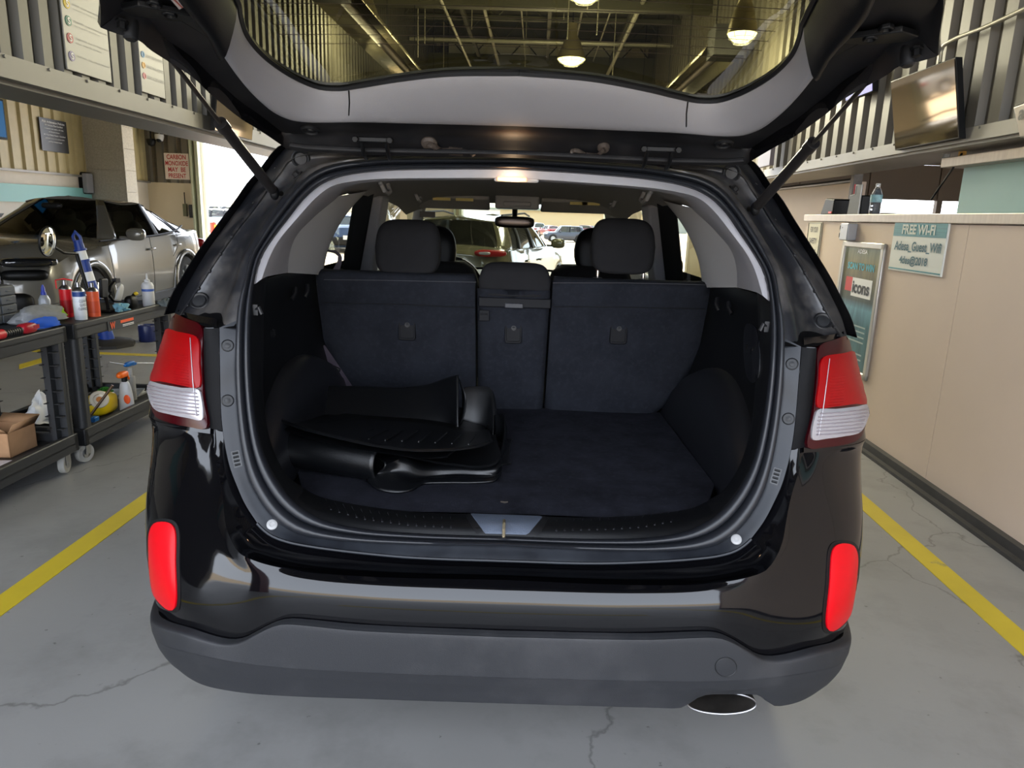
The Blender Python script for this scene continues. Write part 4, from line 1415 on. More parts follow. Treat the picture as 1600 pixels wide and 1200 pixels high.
# grey trim around the glass
r1 = cr(H1a, 70)
r2 = cr(H2a, 70)
def _in(a, b, t, d):
    return a * (1 - t) + b * t + W([0, 0, d])
gtm = [(0, .0, 0), (.03, 0, -.012), (.18, 0, -.004)]
obj('glass_surround_trim', MB().loft([[p + W([0, 0, .012]) for p in r1], [_in(a, b, .04, -.010) for a, b in zip(r1, r2)], [_in(a, b, .30, -.024) for a, b in zip(r1, r2)], [_in(a, b, .72, -.028) for a, b in zip(r1, r2)], [_in(a, b, .96, -.012) for a, b in zip(r1, r2)], [p + W([0, 0, .012]) for p in r2]], n=80, m=3).mir(), M['gtrim'], hatch, smooth=60,merge=True)
sm = MB()
for a, b, c_, d in ((545, 141, 545, 181),):
    p0 = S(545, 142, fh(-.018)); p1 = S(546, 160, fh(-.032)); p2 = S(545, 180, fh(-.024))
    sm.tube([p0, p1, p2], .0016, n=6)
pair('trim_seam', sm, M['rubberd'], hatch)
rb1, rb2 = cr(H1b, 40), cr(H2b, 40)
obj('lower_trim', MB().loft([up(rb1, .012), [_in(a, b, .1, -.02) for a, b in zip(rb1, rb2)], [_in(a, b, .6, -.045) for a, b in zip(rb1, rb2)], [_in(a, b, .97, -.03) for a, b in zip(rb1, rb2)], up(rb2, .01)], n=50, m=3).mir(), M['blk'], hatch, smooth=60,merge=True)
# black frit edge and the glass
obj('glass_edge', MB().tube(list(cr(H1a, 60)) + list(cr(H1b, 30))[1:], .007, n=6).mir(), M['rubberd'], hatch,merge=True)
ringA = list(cr(H1a, 40)) + list(cr(H1b, 26))[1:]
n_ = len(ringA)
cen = [W([0, H1a[0][1] + (H1b[-1][1] - H1a[0][1]) * i / (n_ - 1), 0]) for i in range(n_)]
for c_ in cen:
    c_[2] = 1.655 + .2 * (.45 - c_[1]) + .045
gl = MB().loft([ringA, [a * .75 + c_ * .25 + W([0, 0, .006]) for a, c_ in zip(ringA, cen)], [a * .4 + c_ * .6 + W([0, 0, .006]) for a, c_ in zip(ringA, cen)], cen], n=n_, m=3, straight=True)
obj('rear_window', gl.mir(), M['tint'], hatch, smooth=70,merge=True)
df = MB()
for i in range(12):
    y = .04 - i * .038
    hw = float(np.interp(y, [-.42, -.2, 0, .05, .09, .14], [.38, .44, .45, .43, .43, .38]))
    df.tube([(x, y + .02 * (1 - (x / .45) ** 2), 1.655 + .2 * (.45 - y) + .028 + .012 * (1 - (x / .45) ** 2)) for x in np.linspace(-hw, hw, 15)], .0006, n=4)
obj('defroster_line', df, mat('defroster', (46, 36, 24), .6), hatch)
# inner frame details: grommets, hinges, wiring boots, latch brackets
ho = MB()
p, nn = hitp(hfb, 485, 201)
ho.lathe([(.024, -.004), (.024, .004), (.019, .008), (.016, .004), (.010, .004), (.009, .008), (.0005, .008)], p, nn, n=24)
pair('hatch_grommet', ho, M['rubberd'], hatch)
hm = MB()
hp = px([(584, 216)], fh(-.03))[0]
hm.box(hp + W([0, 0, -.004]), (.095, .02, .012)).cyl(hp + W([-.042, -.012, -.004]), hp + W([-.042, -.022, -.006]), .009, n=6).cyl(hp + W([.042, -.012, -.004]), hp + W([.042, -.022, -.006]), .009, n=6)
hm.tube([hp + W([-.03, 0, -.004]), hp + W([-.032, .03, -.035]), hp + W([-.03, .06, -.045])], .0055, n=6).tube([hp + W([.03, 0, -.004]), hp + W([.03, .03, -.035]), hp + W([.03, .06, -.045])], .0055, n=6)
for sgn in (0, 1):
    obj('hinge', hm if sgn == 0 else hm.flipx(), M['blk'], hatch, bevel=.002)
for nm, base, bend, rr0 in (('wiring_boot', (671, 222), [(676, 228), (690, 236), (703, 236)], .016), ('washer_hose', (943, 229), [(942, 235), (932, 243), (915, 242)], .012)):
    p, nn = hitp(hfb, *base)
    q = MB().lathe([(rr0 * 1.25, -.002), (rr0 * 1.3, .006), (rr0, .012), (.005, .014)], p, nn, n=20)
    pts = [p + nn * .012] + [S(a, b, fh(-.035)) + W([0, -.01, 0]) for a, b in bend]
    q.tube(cr(pts, 14), .0075 if nm[0] == 'w' and nm[1] == 'i' else .005, n=8)
    if nm == 'wiring_boot':
        a0, a1 = S(703, 236, fh(-.035)) + W([0, -.01, 0]), S(722, 237, fh(-.035)) + W([0, -.01, 0])
        for i in range(9):
            c_ = a0 + (a1 - a0) * i / 8
            q.cyl(c_ - W([.0012, 0, 0]), c_ + W([.0012, 0, 0]), .011, n=12)
        q.cyl(a0, a1, .008)
        q.tube(cr([a1, S(735, 236, fh(-.035)), S(741, 242, fh(-.045))], 8), .007, n=8)
    else:
        q.tube(cr([S(915, 242, fh(-.035)), S(900, 235, fh(-.035)), S(894, 236, fh(-.035)), S(892, 246, fh(-.05))], 10), .0055, n=8)
    obj(nm, q, mat('dusty_rubber', (66, 58, 52), .6), hatch)
# front lip bead of the raised gate
obj('gate_lip', MB().tube([S(a, b, fh(-.046)) * W([0 if a == 787 else 1, 1, 1]) for a, b in [(787, 238), (650, 236), (560, 234), (480, 230), (452, 226)]], .006, n=8).mir(), M['hatchframe'], hatch,merge=True)
# strut brackets, stop buffers, ball studs
bk = MB()
c0_ = S(255, 20, fh(-.02))
bk.prism([c0_ + W([-.05, -.035, -.006]), c0_ + W([-.01, -.06, -.006]), c0_ + W([.05, -.01, -.006]), c0_ + W([.045, .025, -.006]), c0_ + W([.0, .03, -.006]), c0_ + W([-.05, .0, -.006])], (0, 0, .01))
for a, b in ((241, 5), (265, 22)):
    q = S(a, b, fh(-.03))
    bk.lathe([(.012, -.004), (.012, .004), (.007, .004), (.007, -.001), (.0005, -.001)], q, (0, -.2, -1), n=6)
for sgn in (0, 1):
    m = bk if sgn == 0 else bk.flipx()
    q = obj('strut_bracket', m, M['blk'], hatch, bevel=.002)
bf = MB()
q = S(206, 42, fh(-.03))
bf.lathe([(.010, -.005), (.0125, .012), (.0115, .030), (.008, .033), (.0005, .033)], q + W([0, 0, .01]), (0, -.25, -1), n=18)
for sgn in (0, 1):
    obj('stop_buffer', bf if sgn == 0 else bf.flipx(), M['rubberd'], hatch)
bf = MB()
q = S(191, 32, fh(-.03))
bf.lathe([(.010, 0), (.010, .003), (.007, .004), (.007, .014), (.0005, .015)], q, (0, -.25, -1), n=6)
for sgn in (0, 1):
    obj('adjuster_bolt', bf if sgn == 0 else bf.flipx(), M['blk'], hatch)
# handle cup in the black corner and seam of the outer lamp panel
# caution label by the left strut bracket
lb_ = [S(a, b, fh(-.034)) for a, b in ((262, -6), (270, -10), (290, 10), (280, 15))]
obj('caution_label', MB().prism(lb_, (0, 0, .001)), mat('label_white', (170, 160, 155), .5), hatch)
lb_ = [S(a, b, fh(-.0345)) for a, b in ((266, -5), (268, -6), (286, 12), (284, 13))]
obj('label_stripe', MB().prism(lb_, (0, 0, .001)), mat('label_red', (150, 70, 60), .5), hatch)
# gas struts
lo3, hi3 = W([-.618, .462, 1.497]), W([-.652, -.108, 1.768])
jn = U(320, 160, x=-.632)
t_ = np.linalg.norm(jn - lo3) / np.linalg.norm(hi3 - lo3)
jn = lo3 + (hi3 - lo3) * .50
for sgn in (0, 1):
    g = (lambda m: m) if sgn == 0 else (lambda m: m.flipx())
    dr = (hi3 - lo3) / np.linalg.norm(hi3 - lo3)
    cy = MB().cyl(lo3 + dr * .02, jn, .0125, n=20).cyl(jn - dr * .025, jn, .0145, n=20)
    gs = obj('gas_strut', g(cy), mat('strut_black', (30, 28, 28), .3), suv)
    obj('piston_rod', g(MB().cyl(jn, hi3 - dr * .03, .0048, n=12)), M['dsteel'], gs)
    obj('end_socket', g(MB().ell(hi3 - dr * .01, (.013, .013, .02), n=14, m=8).cyl(hi3 - dr * .05, hi3 - dr * .01, .008, n=12).ell(lo3, (.012, .014, .018), n=14, m=8).cyl(lo3, lo3 + dr * .04, .009)), M['blk'], gs)
    obj('ball_stud', g(MB().cyl(lo3, lo3 + W([.0, .05, -.0]), .007).cyl(hi3, hi3 + W([.03, 0, .015]), .008)), M['dsteel'], gs)
# =================================================================== OTHER CARS
M['dglass'] = glass('car_side_glass', (.30, .33, .30), 1.2)
M['cabin'] = mat('car_cabin_dark', (28, 28, 28), .8)


def paintm(name, col, metal=0.35, rough=.22):
    return mat(name, col, rough, metal=metal, coat=.8)


def gcar(name, label, loc, rz, L=4.5, w=.9, H=1.5, wb=2.65, r=.34, pm=None, zs=.98, style='suv', group=None, detail=1, glassm=None, hood=.98, yw=None, yr=None, frame='c', seats=False, rimm=None, tl=True):
    """car in its own frame: +y is its front"""
    t = root(name, loc, label, 'car', group, rz=rz, frame=frame)
    gm = glassm or M['dglass']
    P = lambda nm, mb, mt, par=None, **k: obj(nm, mb, mt, par or t, local=True, **k)
    h = L / 2
    yf, ya = wb / 2 + .02, -wb / 2 + .02
    yw = yw if yw is not None else h - 1.15      # base of windscreen
    yr = yr if yr is not None else -h + .22      # base of rear window
    rows = []
    for y in np.linspace(-h, h, 80):
        e = abs(y) / h
        zb = .20 + (.16 * max(0, (e - .86) / .14) ** 2)
        for yc in (yf, ya):
            R = r + .055
            if abs(y - yc) < R:
                zb = max(zb, r + math.sqrt(R * R - (y - yc) ** 2) * .98 - .01)
        ww = w * (1 - .34 * max(0, (e - .80) / .20) ** 2.2)
        fl = 0
        for yc in (yf, ya):
            fl = max(fl, .02 * max(0, 1 - abs(y - yc) / (r + .22)))
        if y > yw:
            s = (y - yw) / (h - yw)
            zt = zs + (hood - zs) * min(1, s * 2) - .22 * max(0, (s - .45) / .55) ** 2.5
            zsh = zt - .03 - .12 * s
        elif y < yr + .1:
            zt = zsh = zs + .06 - .10 * max(0, (yr + .1 - y) / .3) ** 2
        else:
            zt = zsh = zs + .05 * (1 - (y - yr) / (yw - yr))
        zb = min(zb, zsh - .12)
        row = [(0, y, .2 + .1 * (e > .9)), (ww * .88, y, zb + .0)]
        row += [(ww * .965 + fl, y, zb), (ww * .99 + fl, y, zb + (zsh - zb) * .15), (ww * 1.0 + fl * .8, y, zb + (zsh - zb) * .40), (ww * 1.0, y, zb + (zsh - zb) * .62), (ww * .985, y, zb + (zsh - zb) * .82), (ww * .955, y, zsh - .012), (ww * .90, y, zsh + .006), (ww * .70, y, zt + .02), (ww * .35, y, zt + .035), (0, y, zt + .04)]
        rows.append([W(p) for p in row])
    m = MB().grid(rows)
    m.F.append(list(range(len(rows[0]))))
    o = len(m.V) - len(rows[0])
    m.F.append([o + i for i in range(len(rows[0]))])
    P('body', m.mir(), pm, smooth=42, merge=True)
    P('cabin_floor', MB().bx(-w * .8, w * .8, yr + .2, yw - .1, .3, .62), M['cabin'])
    # greenhouse rings, half, front centre -> rear centre
    zt = H
    rake = {'suv': .62, 'coupe': .85, 'hatch': .72}[style]
    rear = {'suv': .30, 'coupe': .85, 'hatch': .55}[style]
    bz = zs - .02
    ring0 = [(0, yw + .03, bz + .03), (w * .5, yw - .02, bz + .02), (w * .80, yw - .13, bz), (w * .885, yw - .30, bz), (w * .91, yw - 1.0, bz), (w * .91, (yw + yr) / 2, bz + .02), (w * .905, yr + .65, bz + .035), (w * .87, yr + .22, bz + .05), (w * .72, yr + .05, bz + .05), (w * .4, yr, bz + .05), (0, yr - .02, bz + .05)]
    yt0, yt1 = yw - rake, yr + rear
    ring1 = [(0, yt0 + .03, zt - .035), (w * .42, yt0, zt - .045), (w * .62, yt0 - .06, zt - .075), (w * .68, yt0 - .20, zt - .07), (w * .70, (yt0 * .7 + yt1 * .3), zt - .06), (w * .70, (yt0 + yt1) / 2, zt - .065), (w * .68, yt1 + (.40 if style != 'coupe' else .5), zt - .085), (w * .64, yt1 + .16, zt - .11), (w * .52, yt1 + .05, zt - .10), (w * .3, yt1, zt - .085), (0, yt1 - .02, zt - .08)]
    if style == 'coupe':
        ring1 = [(x, y, z - (.10 * max(0, (yt1 + .9 - y) / .9) ** 1.6)) for x, y, z in ring1]
    a, b = cr(ring0, 120), cr(ring1, 120)
    gl = MB().loft([a, [(p * .5 + q * .5) + W([.02, 0, 0]) * (p[0] > .2) for p, q in zip(a, b)], b], n=120, m=3)
    P('glass', gl.mir(), gm, smooth=70, merge=True)
    cen = [W([0, p[1], p[2] + .035 * (1 if 3 < i < 116 else 0)]) for i, p in enumerate(b)]
    rf = MB().loft([[p + W([.012, 0, -.012]) * (1, 1, 1) for p in b], [p + W([-.01, 0, .012]) for p in b], [(p + c_) / 2 + W([0, 0, .02]) for p, c_ in zip(b, cen)], [c_ + W([0, 0, .012]) for c_ in cen]], n=120, m=2)
    P('roof', rf.mir(), pm, smooth=50, merge=True)
    mid = [(p * .5 + q * .5) + W([.02, 0, 0]) * (p[0] > .2) for p, q in zip(a, b)]

    def pillar(nm, i0, i1, mt, j0=None, j1=None):
        j0, j1 = (i0 if j0 is None else j0), (i1 if j1 is None else j1)
        for sg in (1, -1):
            rw = []
            for k_ in range(7):
                u_ = k_ / 6
                ia = i0 + (j0 - i0) * u_
                ib = i1 + (j1 - i1) * u_
                row = []
                for f_ in np.linspace(ia, ib, 5):
                    i_ = int(min(max(f_, 0), 118))
                    fr_ = min(f_, 119) - i_
                    g_ = lambda R_: R_[i_] * (1 - fr_) + R_[i_ + 1] * fr_
                    p_ = g_(a) * (1 - u_) ** 2 + 2 * u_ * (1 - u_) * (g_(mid) * 2 - (g_(a) + g_(b)) / 2) + g_(b) * u_ ** 2
                    off = W([.012, 0, .004])
                    row.append((p_ + off) * (sg, 1, 1))
                rw.append(row)
            P(nm, MB().grid(rw), mt, smooth=60, solid=.012)
    blk = M['blk']
    if style == 'coupe':
        pillar('front_pillar', 19, 26, pm, 17, 22)
        pillar('middle_pillar', 55, 59, blk, 50, 54)
        pillar('door_divider', 80, 82, blk, 77, 79)
        pillar('rear_pillar', 95, 103, pm, 94, 102)
    else:
        pillar('front_pillar', 19, 25, pm, 17, 22)
        pillar('middle_pillar', 54, 58, blk, 50, 54)
        pillar('door_divider', 78, 80, blk, 76, 79)
        pillar('rear_pillar', 91, 100, pm, 89, 99)
    for sg in (1, -1):
        if sg:
            for yc in (yf, ya):
                wheel(t, (sg * (w - .10), yc, r), r=r, wd=.22, outx=sg, spokes=5, metal=rimm)
    # wheels were built in this car's own frame
    # lamps
    for sg in (1, -1):
        hw_ = w * (1 - .34 * .55)
        if tl: P('tail_lamp', MB().ell((sg * w * .72, -h + .07, zs - .14), (w * .24, .09, .075), n=20, m=8, p=4), M['redl'], smooth=60)
        P('headlamp', MB().ell((sg * w * .70, h - .15, zs - .30), (w * .22, .14, .055), R=rot('Z', sg * -.5), n=20, m=8, p=4), M['blk'], smooth=60)
        P('door_mirror', MB().ell((sg * (w + .12), yw - (.28 if style == 'coupe' else .5), zs + .07), (.11, .07, .075), n=16, m=8, p=3).box((sg * (w + .0), yw - (.26 if style == 'coupe' else .47), zs + .03), (.12, .05, .03)), pm, smooth=60)
        P('door_handle', MB().box((sg * (w + .012), -.18, zs - .14), (.03, .18, .028)), pm, bevel=.008)
        P('door_handle', MB().box((sg * (w + .012), -1.05, zs - .12), (.03, .18, .028)), pm, bevel=.008)
        sk = MB().box((sg * (w * .975), 0, .25), (.05, wb - 2 * r - .12, .12))
        P('side_skirt', sk, blk, bevel=.01)
    P('rear_bumper', MB().ell((0, -h + .03, .46), (w * .76, .10, .16), n=24, m=10, p=5), blk, smooth=60)
    P('number_plate', MB().box((0, -h - .075, .60), (.32, .01, .16)), M['white'])
    if seats:
        for x in (-.38, .38):
            s_ = P('front_seat', MB().ell((x, yw - 1.45, .92), (.24, .10, .32), n=18, m=10, p=3.5).ell((x, yw - 1.42, 1.26), (.13, .06, .10), n=16, m=10, p=3), seats, smooth=60)
        for x in (-.38, .38):
            P('rear_seat', MB().ell((x, yw - 2.35, .95), (.26, .10, .26), n=18, m=10, p=3.5).ell((x, yw - 2.33, 1.22), (.12, .05, .08), n=16, m=10, p=3), seats, smooth=60)
        P('steering_wheel', MB().tube([W([-.38, yw - .78, 1.02]) + rot('X', -.4) @ W([.18 * math.cos(q), 0, .18 * math.sin(q)]) for q in np.linspace(0, 2 * math.pi, 30, endpoint=False)], .015, n=6, closed=True), blk)
        P('dashboard', MB().bx(-w * .8, w * .8, yw - .72, yw - .05, .7, zs - .03), M['cabin'], bevel=.03)
    return t


_w = wheel


def wheel(parent, c, **k):
    """in a car's own frame the wheel is built locally"""
    if parent is suv:
        return _w(parent, c, **k)
    global obj
    keep = obj
    def lobj(name, mb, mt, par=None, **q):
        return keep(name, mb, mt, par, local=True, **q)
    obj = lobj
    try:
        return _w(parent, c, **k)
    finally:
        obj = keep


# ---- silver grey coupe SUV in the next bay, nose towards the camera
bpm = mat('silver_grey_car_paint', (112, 110, 104), .25, metal=.3, coat=.6)
bm_ = gcar('coupe_suv', 'silver grey coupe SUV with black arches parked in the bay behind the tool carts', (-5.70, 7.93, 0), math.pi + .058, yw=.78, L=4.56, w=.92, H=1.52, wb=2.69, r=.36, pm=bpm, zs=1.02, hood=1.02, style='coupe', seats=mat('pale_seat_leather', (176, 172, 162), .6), rimm=M['rim'])
Pb = lambda nm, mb, mt, par=None, **k: obj(nm, mb, mt, par or bm_, local=True, **k)
h_ = 4.56 / 2
# nose: kidney grille, lamps, intakes, bonnet crease (its left side, -x local, faces the camera)
Pb('front_grille', MB().ell((-.27, h_ + .012, .70), (.22, .05, .15), n=24, m=10, p=5).ell((.27, h_ + .012, .70), (.22, .05, .15), n=24, m=10, p=5), M['blk'], smooth=50)
for sg in (1, -1):
    ring_ = [W([sg * .27 + .235 * math.copysign(abs(math.cos(t)) ** .5, math.cos(t)), h_ + .035, .70 + .165 * math.copysign(abs(math.sin(t)) ** .5, math.sin(t))]) for t in np.linspace(0, 2 * math.pi, 40, endpoint=False)]
    Pb('grille_ring', MB().tube(ring_, .016, n=6, closed=True), M['chrome'])
    hl_ = Pb('headlamp', MB().ell((sg * .70, h_ - .14, .85), (.25, .11, .048), R=rot('Z', sg * -.70), n=24, m=10, p=3.6), mat('dark_headlamp', (20, 22, 26), .05, coat=1), smooth=60)
    for k_ in (0, 1):
        c_ = W([sg * (.58 + .14 * k_), h_ + .0 - .11 * k_, .85])
        Pb('light_element', MB().tube([c_ + W([sg * -.04, .02, -.03]), c_ + W([sg * .0, .012, -.03]), c_ + W([sg * .03, .0, .03]), c_ + W([sg * -.01, .01, .03])], .009), mat('lamp_element', (225, 228, 235), .2, metal=.3), hl_)
    Pb('air_intake', MB().ell((sg * .60, h_ - .02, .44), (.16, .08, .11), R=rot('Z', sg * -.5), n=20, m=8, p=3), M['blk'], smooth=60)
    Pb('side_marker', MB().box((sg * .905, h_ - .62, .66), (.02, .16, .03), R=rot('X', -.5)), mat('orange_marker', (190, 84, 30), .3), bevel=.004)
Pb('lower_intake', MB().ell((0, h_ + .0, .36), (.55, .06, .10), n=24, m=8, p=5), M['blk'], smooth=60)
# wheel-arch cladding, door seams, window line
for sg in (1, -1):
    for yc in (2.69 / 2 + .02, -2.69 / 2 + .02):
        arc = [W([sg * (.945), yc + .435 * math.cos(t), .36 + .435 * math.sin(t)]) for t in np.linspace(-.25, math.pi + .25, 30)]
        Pb('arch_trim', MB().tube(arc, .032, n=8, flat=.5), mat('grey_arch', (150, 148, 144), .35, metal=.3) if False else bpm, smooth=60)
    for pts in ([(.925, .98, 1.0), (.945, .96, .8), (.945, .93, .5), (.93, .93, .3)], [(.925, -.13, 1.03), (.945, -.14, .8), (.945, -.15, .5), (.93, -.15, .3)], [(.925, -1.02, 1.05), (.94, -1.0, .9), (.93, -.85, .75)]):
        Pb('door_seam', MB().tube([W(p) * (sg, 1, 1) + W([sg * .002, 0, 0]) for p in cr(pts, 12)], .004, n=5), M['rubberd'])
    wl_ = [(.85, 1.0, 1.02), (.86, .3, 1.03), (.86, -.5, 1.05), (.85, -1.2, 1.10), (.82, -1.5, 1.16)]
    Pb('window_line', MB().tube([W(p) * (sg, 1, 1) for p in cr(wl_, 24)], .012, n=6), M['blk'])
for xx, yy in ((-.30, .72), (-.30, .60)):
    pass
Pb('windscreen_sticker', MB().box((.50, .60, 1.27), (.12, .004, .07), R=rot('X', .95)), M['white'])
Pb('windscreen_sticker', MB().box((.54, .68, 1.20), (.12, .004, .07), R=rot('X', .95)), mat('pale_sticker', (200, 206, 190), .5))
Pb('interior_mirror', MB().ell((0, .35, 1.40), (.12, .03, .035), n=16, m=8, p=4), M['blk'])
Pb('roof_fin', MB().prism([(-.01, -1.1, 1.42), (-.01, -1.35, 1.36), (-.01, -1.33, 1.47)], (.02, 0, 0)), M['blk'])

# ---- olive grey hatchback waiting ahead, seen through the windscreen
olv = paintm('olive_grey_car_paint', (84, 82, 62), .3)
oc = gcar('hatchback_car', 'olive grey hatchback with red tail lamps ahead of the windscreen', (-.42, 9.55, 0), -.24, L=4.35, w=.88, H=1.47, wb=2.6, r=.33, pm=olv, zs=1.0, hood=.96, style='hatch', yr=-1.98, tl=False)
for sg in (1, -1):
    obj('tail_lamp_wing', MB().ell((sg * .66, -2.12, 1.01), (.20, .05, .042), R=rot('Z', sg * .42), n=20, m=8, p=3), M['redl'], oc, local=True, smooth=60)
    obj('reversing_lamp', MB().ell((sg * .60, -2.175, 1.01), (.08, .03, .022), R=rot('Z', sg * .35), n=16, m=8, p=3), M['clr'], oc, local=True, smooth=60)
    obj('roof_rail', MB().tube([(sg * .60, 1.0 - .8, 1.46), (sg * .62, -.2, 1.50), (sg * .60, -1.4, 1.46)], .014), M['blk'], oc, local=True)
obj('rear_wiper', MB().tube([(.0, -1.99, 1.03), (.2, -1.93, 1.07), (.40, -1.88, 1.08)], .01), M['blk'], oc, local=True)

# ---- cars on the lot outside
ptm = {k_: paintm(k_ + '_car_paint', tuple(int(q * .7) for q in c_), .1, .3) for k_, c_ in dict(black=(30, 32, 38), navy=(42, 52, 78), maroon=(120, 26, 42), white=(226, 228, 230), silver=(168, 172, 176), grey=(92, 96, 102), red=(170, 30, 34), blue=(60, 92, 140)).items()}
LOT = [
    (882, 379, 75, 'navy', 'suv', math.pi / 2 + .1, 'dark blue SUV parked side-on outside, just right of the rear view mirror'),
    (858, 370, 92, 'red', 'hatch', .3, 'small red car between the dark SUV and the pale cars outside'),
    (838, 365, 100, 'white', 'suv', .2, 'white SUV on the lot just left of the red car'),
    (945, 370, 84, 'silver', 'suv', 1.2, 'silver SUV on the lot partly hidden by the right front headrest'),
    (912, 361, 110, 'maroon', 'hatch', 1.0, 'maroon hatchback in the far row behind the dark blue SUV'),
    (812, 362, 110, 'silver', 'hatch', .4, 'silver hatchback in the far row below the interior mirror'),
    (745, 358, 105, 'grey', 'suv', .3, 'grey SUV in the far row above the olive hatchback'),
    (768, 357, 118, 'white', 'suv', .3, 'white SUV in the far row, beside the interior mirror'),
    (715, 356, 100, 'blue', 'hatch', .3, 'blue hatchback in the far row, close to the door jamb'),
    (354, 331, 140, 'grey', 'suv', 1.4, 'distant dark grey SUV in the left doorway beyond the red car'),
    (362, 357, 57, 'maroon', 'hatch', math.pi / 2, 'maroon car outside the left doorway behind the red bollard'),
    (334, 330, 150, 'silver', 'suv', 1.4, 'far silver SUV right beside the left door jamb'),
    (333, 372, 40, 'silver', 'hatch', 1.5, 'silver car in front of the maroon car in the left doorway'),
    (545, 372, 30, 'blue', 'hatch', .2, 'blue car seen through the left rear door window'),
]
for a_, b_, d_, c_, s_, rz_, lb in LOT:
    dr = ray(a_, b_)
    dist = d_ / dr[1] if dr[1] else d_
    p_ = CAM + dr * (d_ / dr[1])
    gcar('parked_car', lb, (p_[0], p_[1], gz(p_[0], p_[1])), rz_, pm=ptm[c_], style=s_, H=1.65 if s_ == 'suv' else 1.45, group='cars parked on the lot outside')
# low buildings and poles far off
for i_, (a_, d_, wd_, hh) in enumerate(((905, 120, 26, 3.4), (990, 150, 22, 4.2), (760, 170, 40, 3.2))):
    dr = ray(a_, 350)
    p_ = CAM + dr * (d_ / dr[1])
    t_ = root('low_building', (p_[0], p_[1], gz(p_[0], p_[1])), ['long tan low building beyond the car lot, right of the mirror', 'grey low building beyond the lot at the right jamb', 'wide pale low shed at the far edge of the lot'][i_], 'building')
    obj('wall', MB().bx(-wd_ / 2, wd_ / 2, 0, 8, 0, hh), mat('far_wall_%d' % i_, [(176, 158, 124), (140, 146, 140), (196, 196, 196)][i_], .8), t_, local=True)
    obj('roof', MB().bx(-wd_ / 2 - .5, wd_ / 2 + .5, -.5, 8.5, hh, hh + .4), mat('far_roof_%d' % i_, (120, 130, 120), .8), t_, local=True)
p_ = U(336, 404, z=-.05)
t_ = root('bollard', (float(p_[0]), float(p_[1]), -.05), 'red and orange steel bollard just outside the left doorway', 'bollard')
obj('post', MB().cyl((0, 0, 0), (0, 0, 1.02), .085, n=20).ell((0, 0, 1.02), (.085, .085, .05)), mat('bollard_red', (222, 44, 26), .4), t_, local=True)
obj('band', MB().bx(.05, .14, -.06, .06, .3, .98), mat('bollard_orange', (240, 150, 30), .4), t_, local=True)
# =================================================================== FLOOR MATS AND DEBRIS IN THE BOOT
def zmat(px_, py_, z):
    return U(px_, py_, z=z)


def L(pts, z):
    """image points on a slowly changing height"""
    zz = z if hasattr(z, '__len__') else [z] * len(pts)
    return [U(a, b, z=c) for (a, b), c in zip(pts, zz)]


# uppermost mat: a tray with a raised heel wall at the far side
F = L([(430, 656), (470, 672), (520, 685), (580, 698), (640, 706), (700, 706), (745, 701), (770, 693)], [.866, .863, .859, .853, .846, .839, .833, .833])
Bk = L([(478, 641), (500, 648), (545, 650), (600, 652), (650, 655), (700, 662), (716, 668), (765, 672)], [.80, .795, .79, .788, .787, .787, .787, .80])
back_y = [.90, .92, .93, .93, .92, .90, .86, .84]
Rm = [U(a, b, y=y) for (a, b), y in zip([(484, 636), (502, 609), (560, 607), (620, 609), (665, 605), (700, 594), (716, 590), (722, 616)], [.88, .96, .99, .99, .97, .92, .89, .85])]
n_ = 60
f_, b_, r_ = cr(F, n_), cr(Bk, n_), cr(Rm[:-1] + [Rm[-1]], n_)
m_ = MB().loft([[p + W([0, -.006, .004]) for p in f_], [p + W([0, 0, .010]) for p in f_], [p + W([0, .012, 0]) for p in f_], [p * .5 + q * .5 + W([0, 0, -.004]) for p, q in zip(f_, b_)], b_], n=n_, m=3)
fm = obj('floor_mat', m_, M['matr'], label='black moulded rubber floor mat, topmost of the stack in the boot, with high heel wall', cat='floor mat', smooth=50, solid=.004, group='rubber floor mats in the boot')
wall_l = cr([p + W([0, .006, -.014]) for p in Bk[:7]], 50)
wall_t = cr(Rm[:7], 50)
obj('raised_wall', MB().loft([wall_l, [p * .6 + q * .4 + W([0, -.006, 0]) for p, q in zip(wall_l, wall_t)], wall_t, [p + W([0, .006, .002]) for p in wall_t], [p + W([0, .01, -.01]) for p in wall_t]], n=50, m=4), M['matr'], fm, smooth=50, solid=.003)
obj('side_wall', MB().loft([[wall_t[-1], U(722, 612, y=.86), U(722, 640, y=.86), U(716, 662, y=.86)], [wall_t[-1] + W([.006, -.02, -.002]), U(727, 616, y=.84), U(727, 642, y=.84), U(719, 666, y=.84)]], n=20, m=2), M['matr'], fm, smooth=50, solid=.003)
gv = MB()
for i in range(9):
    a = 560 + i * 23
    p0, p1 = zmat(a, 668 + abs(i - 4) * .5 + i * 1.2, .818), zmat(a - 12 - (8 - i) * 3, 684 + i * 1.3, .843)
    gv.tube([p0, p1], .0022, n=5)
obj('grip_rib', gv, M['matr2'], fm)
